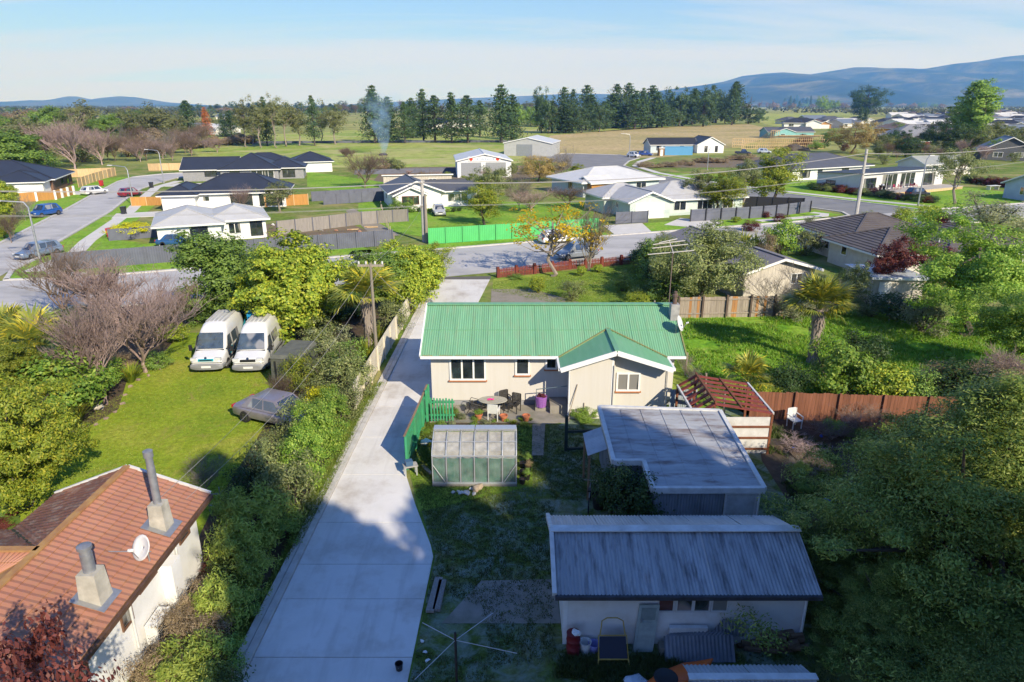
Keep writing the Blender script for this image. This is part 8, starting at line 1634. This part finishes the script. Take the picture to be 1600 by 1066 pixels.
# ---------------------------------------------------------------- hills and mountains
def hills(name, prof, Y0, depth, mat, seed, nx=220, ny=26):
    rg = rnds(seed); px = np.array([p[0] for p in prof], float); py = np.array([p[1] for p in prof], float); Q = np.linspace(px[0], px[-1], nx); top = np.interp(Q, px, py)
    V = []; ph = rg.uniform(0, 6.28, 12)
    for j in range(ny):
        f = j/(ny-1); Yj = Y0+depth*(f-1)
        for i in range(nx):
            u, a, b = ray(Q[i], top[i]); hmax = max(0, CAM_H+b*(Y0/a)); x = u*Y0/a
            s = f**.75; n = 0
            for k in range(5): n += math.sin(x*.0011*(1.9**k)+ph[k]+f*2.2*(1+k*.6))*math.sin(f*(3+2.4*k)+ph[k+5]+x*.0004*(1.7**k))/(1.6**k)
            z = hmax*(s+.22*n*math.sin(f*PI)) if 0 < f < 1 else hmax*f
            V.append((x, Yj, max(-2, z)))
    F = [(j*nx+i, j*nx+i+1, (j+1)*nx+i+1, (j+1)*nx+i) for j in range(ny-1) for i in range(nx-1)]
    n0 = len(V); V += [(V[(ny-1)*nx+i][0], Y0+depth*.5, -5) for i in range(nx)]; F += [((ny-1)*nx+i, (ny-1)*nx+i+1, n0+i+1, n0+i) for i in range(nx-1)]
    o = link(name, np_mesh(name, V, F, mat, True)); tag(o, kind='structure'); return o
M_HILL = grassmat('hill_bush', (.018, .030, .015), (.05, .062, .03), (.22, .20, .10), .0013, .012, .0); M_HILLF = grassmat('hill_far', (.05, .06, .035), (.09, .09, .05), (.14, .13, .08), .0009, .01, .0)
hills('mountains', [(820, 165), (900, 158), (960, 150), (1010, 145), (1060, 138), (1100, 133), (1130, 128), (1160, 119), (1195, 115), (1225, 113), (1255, 118), (1300, 111), (1337, 105), (1370, 108), (1410, 111), (1450, 107), (1490, 100), (1530, 96), (1570, 89), (1600, 86), (1680, 80), (1780, 70), (1900, 84), (2100, 90)], 11000, 4200, M_HILL, 3)
hills('far_range', [(500, 166), (700, 155), (820, 150), (900, 146), (980, 148), (1080, 138), (1200, 136), (1400, 140), (1600, 150)], 14200, 2500, M_HILLF, 4, 120, 12)
hills('left_hills', [(-500, 150), (-200, 156), (-60, 162), (0, 161), (40, 160), (62, 158), (80, 160), (92, 154), (106, 150.5), (124, 151), (140, 158), (152, 158), (170, 152), (186, 150.5), (212, 152), (232, 155), (262, 160), (330, 165)], 12500, 2600, M_HILLF, 5, 160, 14)
# ---------------------------------------------------------------- haze: even, thin air round everything
m_, t_, b_ = nmat('haze'); t_.nodes.remove(b_); pv = t_.nodes.new('ShaderNodeVolumePrincipled'); pv.inputs['Density'].default_value = 1.0e-4; pv.inputs['Color'].default_value = (.12, .36, 1, 1); pv.inputs['Absorption Color'].default_value = (1, 1, 1, 1); pv.inputs['Anisotropy'].default_value = 0.1
t_.links.new(pv.outputs[0], t_.nodes['Material Output'].inputs['Volume'])
tag(MB().box(-13500, -850, -8, 13500, 14900, 1500).build('haze', m_), kind='stuff')
# smoke from a smouldering heap in the pasture
m_, t_, b_ = nmat('smoke'); t_.nodes.remove(b_); pv = t_.nodes.new('ShaderNodeVolumePrincipled'); pv.inputs['Color'].default_value = (.45, .68, 1, 1); pv.inputs['Density'].default_value = .05
v_ = texco(t_, world=True); sp_ = t_.nodes.new('ShaderNodeSeparateXYZ'); t_.links.new(v_, sp_.inputs[0]); mr_ = t_.nodes.new('ShaderNodeMapRange'); t_.links.new(sp_.outputs['Z'], mr_.inputs[0]); mr_.inputs[1].default_value = 2; mr_.inputs[2].default_value = 20; mr_.inputs[3].default_value = 1; mr_.inputs[4].default_value = 0
t_.links.new(mixc(t_, 1.0, ramp(t_, noise(t_, v_, .3, 5), [(.40, (0, 0, 0)), (.68, (.30,)*3)]), mr_.outputs[0], 'MULTIPLY'), pv.inputs['Density']); t_.links.new(pv.outputs[0], t_.nodes['Material Output'].inputs['Volume'])
g = G(598, 243); tag(MB().tube([(g.x, g.y, .2), (g.x+.5, g.y+1, 5), (g.x-1, g.y+2, 11), (g.x+.5, g.y+3, 19), (g.x+3, g.y+5, 28)], [.8, 2.0, 4.0, 6.0, 7], 12).build('smoke', m_, None, True), kind='stuff')
tag(MB().rock((g.x, g.y, .2), 1.6, random.Random(3), 1, .4).build('burning_heap', surf('ash_heap', (.08, .08, .10), (.04, .04, .05), 2, .95)), 'dark smouldering heap under the smoke in the pasture', 'burning heap')
g = G(540, 245); 
for k in range(5): x, y = g.x+random.uniform(-2.5, 2.5), g.y+random.uniform(-1, 1); plant('bare_brown', (x, y, -.4), random.uniform(2.2, 4), random.uniform(4, 6), 'brush_heap', 'great heap of brown cut branches at the pasture edge', 'brush heap', 'branch heap at the pasture edge', crown='twigs', trunk='branches')
# ================================================================ TALL TREES BEHIND THE VIEWPOINT (they shade the foreground), GRASS
rs_ = random.Random(15)
SHADE = [(8.5, -5, 24.5, 5, 'pine_big'), (12.5, -5.5, 20.5, 6, 'pine_big'), (16.5, -4.5, 22, 7, 'pine_big'), (20.5, -5, 22, 6.5, 'pine_big'), (25, -5.5, 27, 7.5, 'pine_big'), (30, -4.5, 20, 7, 'pine_big'), (34.5, -5, 19.5, 8, 'pine_big'), (39, -5, 19.5, 8, 'pine_big'), (11, -10, 22.5, 6, 'pine_big'), (15, -10.5, 25.5, 7, 'pine_big'), (19, -10, 25, 7, 'pine_big'), (24.5, -11, 27, 6.5, 'pine_big'), (27.5, -9.5, 28.5, 8, 'pine_big'), (16.5, -1.0, 13.0, 7.0, 'macro'), (23.0, 1.0, 12, 7, 'macro')]
LBL = ['dark pine of the tall row behind the sheds', 'broad dark evergreen of the row behind the sheds']
for x, y, h, w_, k in SHADE: plant(k, (x, y, 0), h, w_, 'pine_tree' if k == 'pine_big' else 'evergreen_tree', LBL[0 if k == 'pine_big' else 1], 'tree', 'tall trees behind the sheds', rz=rs_.uniform(0, 6))
def poly_samples(px, n, rg, world=None):
    P = np.array([(p[0], p[1]) for p in (world or [G(*q) for q in px])]); lo, hi = P.min(0), P.max(0); out = np.zeros((0, 2))
    while len(out) < n:
        q = rg.uniform(lo, hi, (n*2, 2)); ins = np.zeros(len(q), bool); j = len(P)-1
        for i in range(len(P)):
            c = ((P[i, 1] > q[:, 1]) != (P[j, 1] > q[:, 1])) & (q[:, 0] < (P[j, 0]-P[i, 0])*(q[:, 1]-P[i, 1])/(P[j, 1]-P[i, 1]+1e-12)+P[i, 0]); ins ^= c; j = i
        out = np.concatenate([out, q[ins]])
    return out[:n]
def grass(name, px, n, h, w_, mat, seed, tuft=5, patch=0.0, world=None):
    rg = rnds(seed); q = poly_samples(px, n//tuft, rg, world)
    if patch: d = np.sin(q[:, 0]*1.3+seed)*np.sin(q[:, 1]*1.1+seed*2)+np.sin(q[:, 0]*.5+q[:, 1]*.7)*.7; q = q[d > patch-1]
    q = np.repeat(q, tuft, 0)+rg.normal(0, .05, (len(q)*tuft, 2)); m = len(q); a = rg.uniform(0, 6.28, m); hh = h*rg.uniform(.4, 1.3, m); lean = rg.normal(0, .5, (m, 2))*hh[:, None]; s = np.stack([np.cos(a), np.sin(a)], 1)*w_*.5
    V = np.zeros((m, 3, 3)); V[:, 0, :2] = q-s; V[:, 1, :2] = q+s; V[:, 2, :2] = q+lean; V[:, 2, 2] = hh; V[:, :2, 2] = .012
    return tag(link(name, np_mesh(name, V.reshape(-1, 3), np.arange(3*m).reshape(-1, 3), mat)), kind='stuff')
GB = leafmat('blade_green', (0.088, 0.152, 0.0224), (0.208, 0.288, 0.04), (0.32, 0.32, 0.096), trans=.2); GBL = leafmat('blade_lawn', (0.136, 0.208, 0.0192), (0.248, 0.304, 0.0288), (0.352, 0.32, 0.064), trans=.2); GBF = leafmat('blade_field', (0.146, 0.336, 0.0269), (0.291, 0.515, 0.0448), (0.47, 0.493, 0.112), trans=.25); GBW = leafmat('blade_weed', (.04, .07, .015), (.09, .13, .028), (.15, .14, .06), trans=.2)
yard = [(-2.7, 20), (-2.85, 12), (9, 12), (9, 15.7), (1.3, 15.8), (1.3, 19.9), (5, 20), (4.9, 22.7), (3.7, 22.9), (3.6, 30.5), (-4.3, 30.5), (-4.5, 26.2), (-2.8, 20.9)]
grass('grass', None, 90000, .07, .03, GBW, 1, 6, .35, yard)
grass('grass', None, 40000, .055, .025, GB, 2, 5, 0, [(-4.4, 26), (-2.8, 21), (-1.5, 23.5), (1.2, 24), (2.0, 30.8), (-4.2, 30.6)])
grass('grass', [(40, 830), (30, 740), (70, 690), (200, 610), (270, 540), (460, 560), (455, 640), (400, 740), (330, 790), (200, 740)], 110000, .045, .03, GBL, 3, 5)
grass('grass', [(1075, 560), (1065, 500), (1330, 494), (1590, 505), (1590, 630), (1180, 640), (1120, 610)], 90000, .22, .06, GBF, 4, 8, .2)
grass('grass', [(772, 440), (998, 416), (1040, 470), (900, 480), (770, 455)], 40000, .06, .04, GB, 6, 5)
grass('weeds', [(500, 800), (560, 660), (600, 600), (590, 600), (545, 660), (480, 790), (350, 1066), (320, 1066)], 24000, .16, .05, GB, 7, 8, .1)
grass('weeds', [(1190, 660), (1300, 700), (1330, 780), (1250, 800), (1200, 720)], 9000, .2, .05, GBW, 8, 8, .5)
grass('weeds', [(880, 1030), (1060, 1030), (1080, 1080), (860, 1080)], 16000, .18, .05, GBW, 9, 8, .1)
grass('weeds', [(655, 740), (668, 662), (690, 664), (676, 750)], 5000, .15, .04, GB, 10, 8)
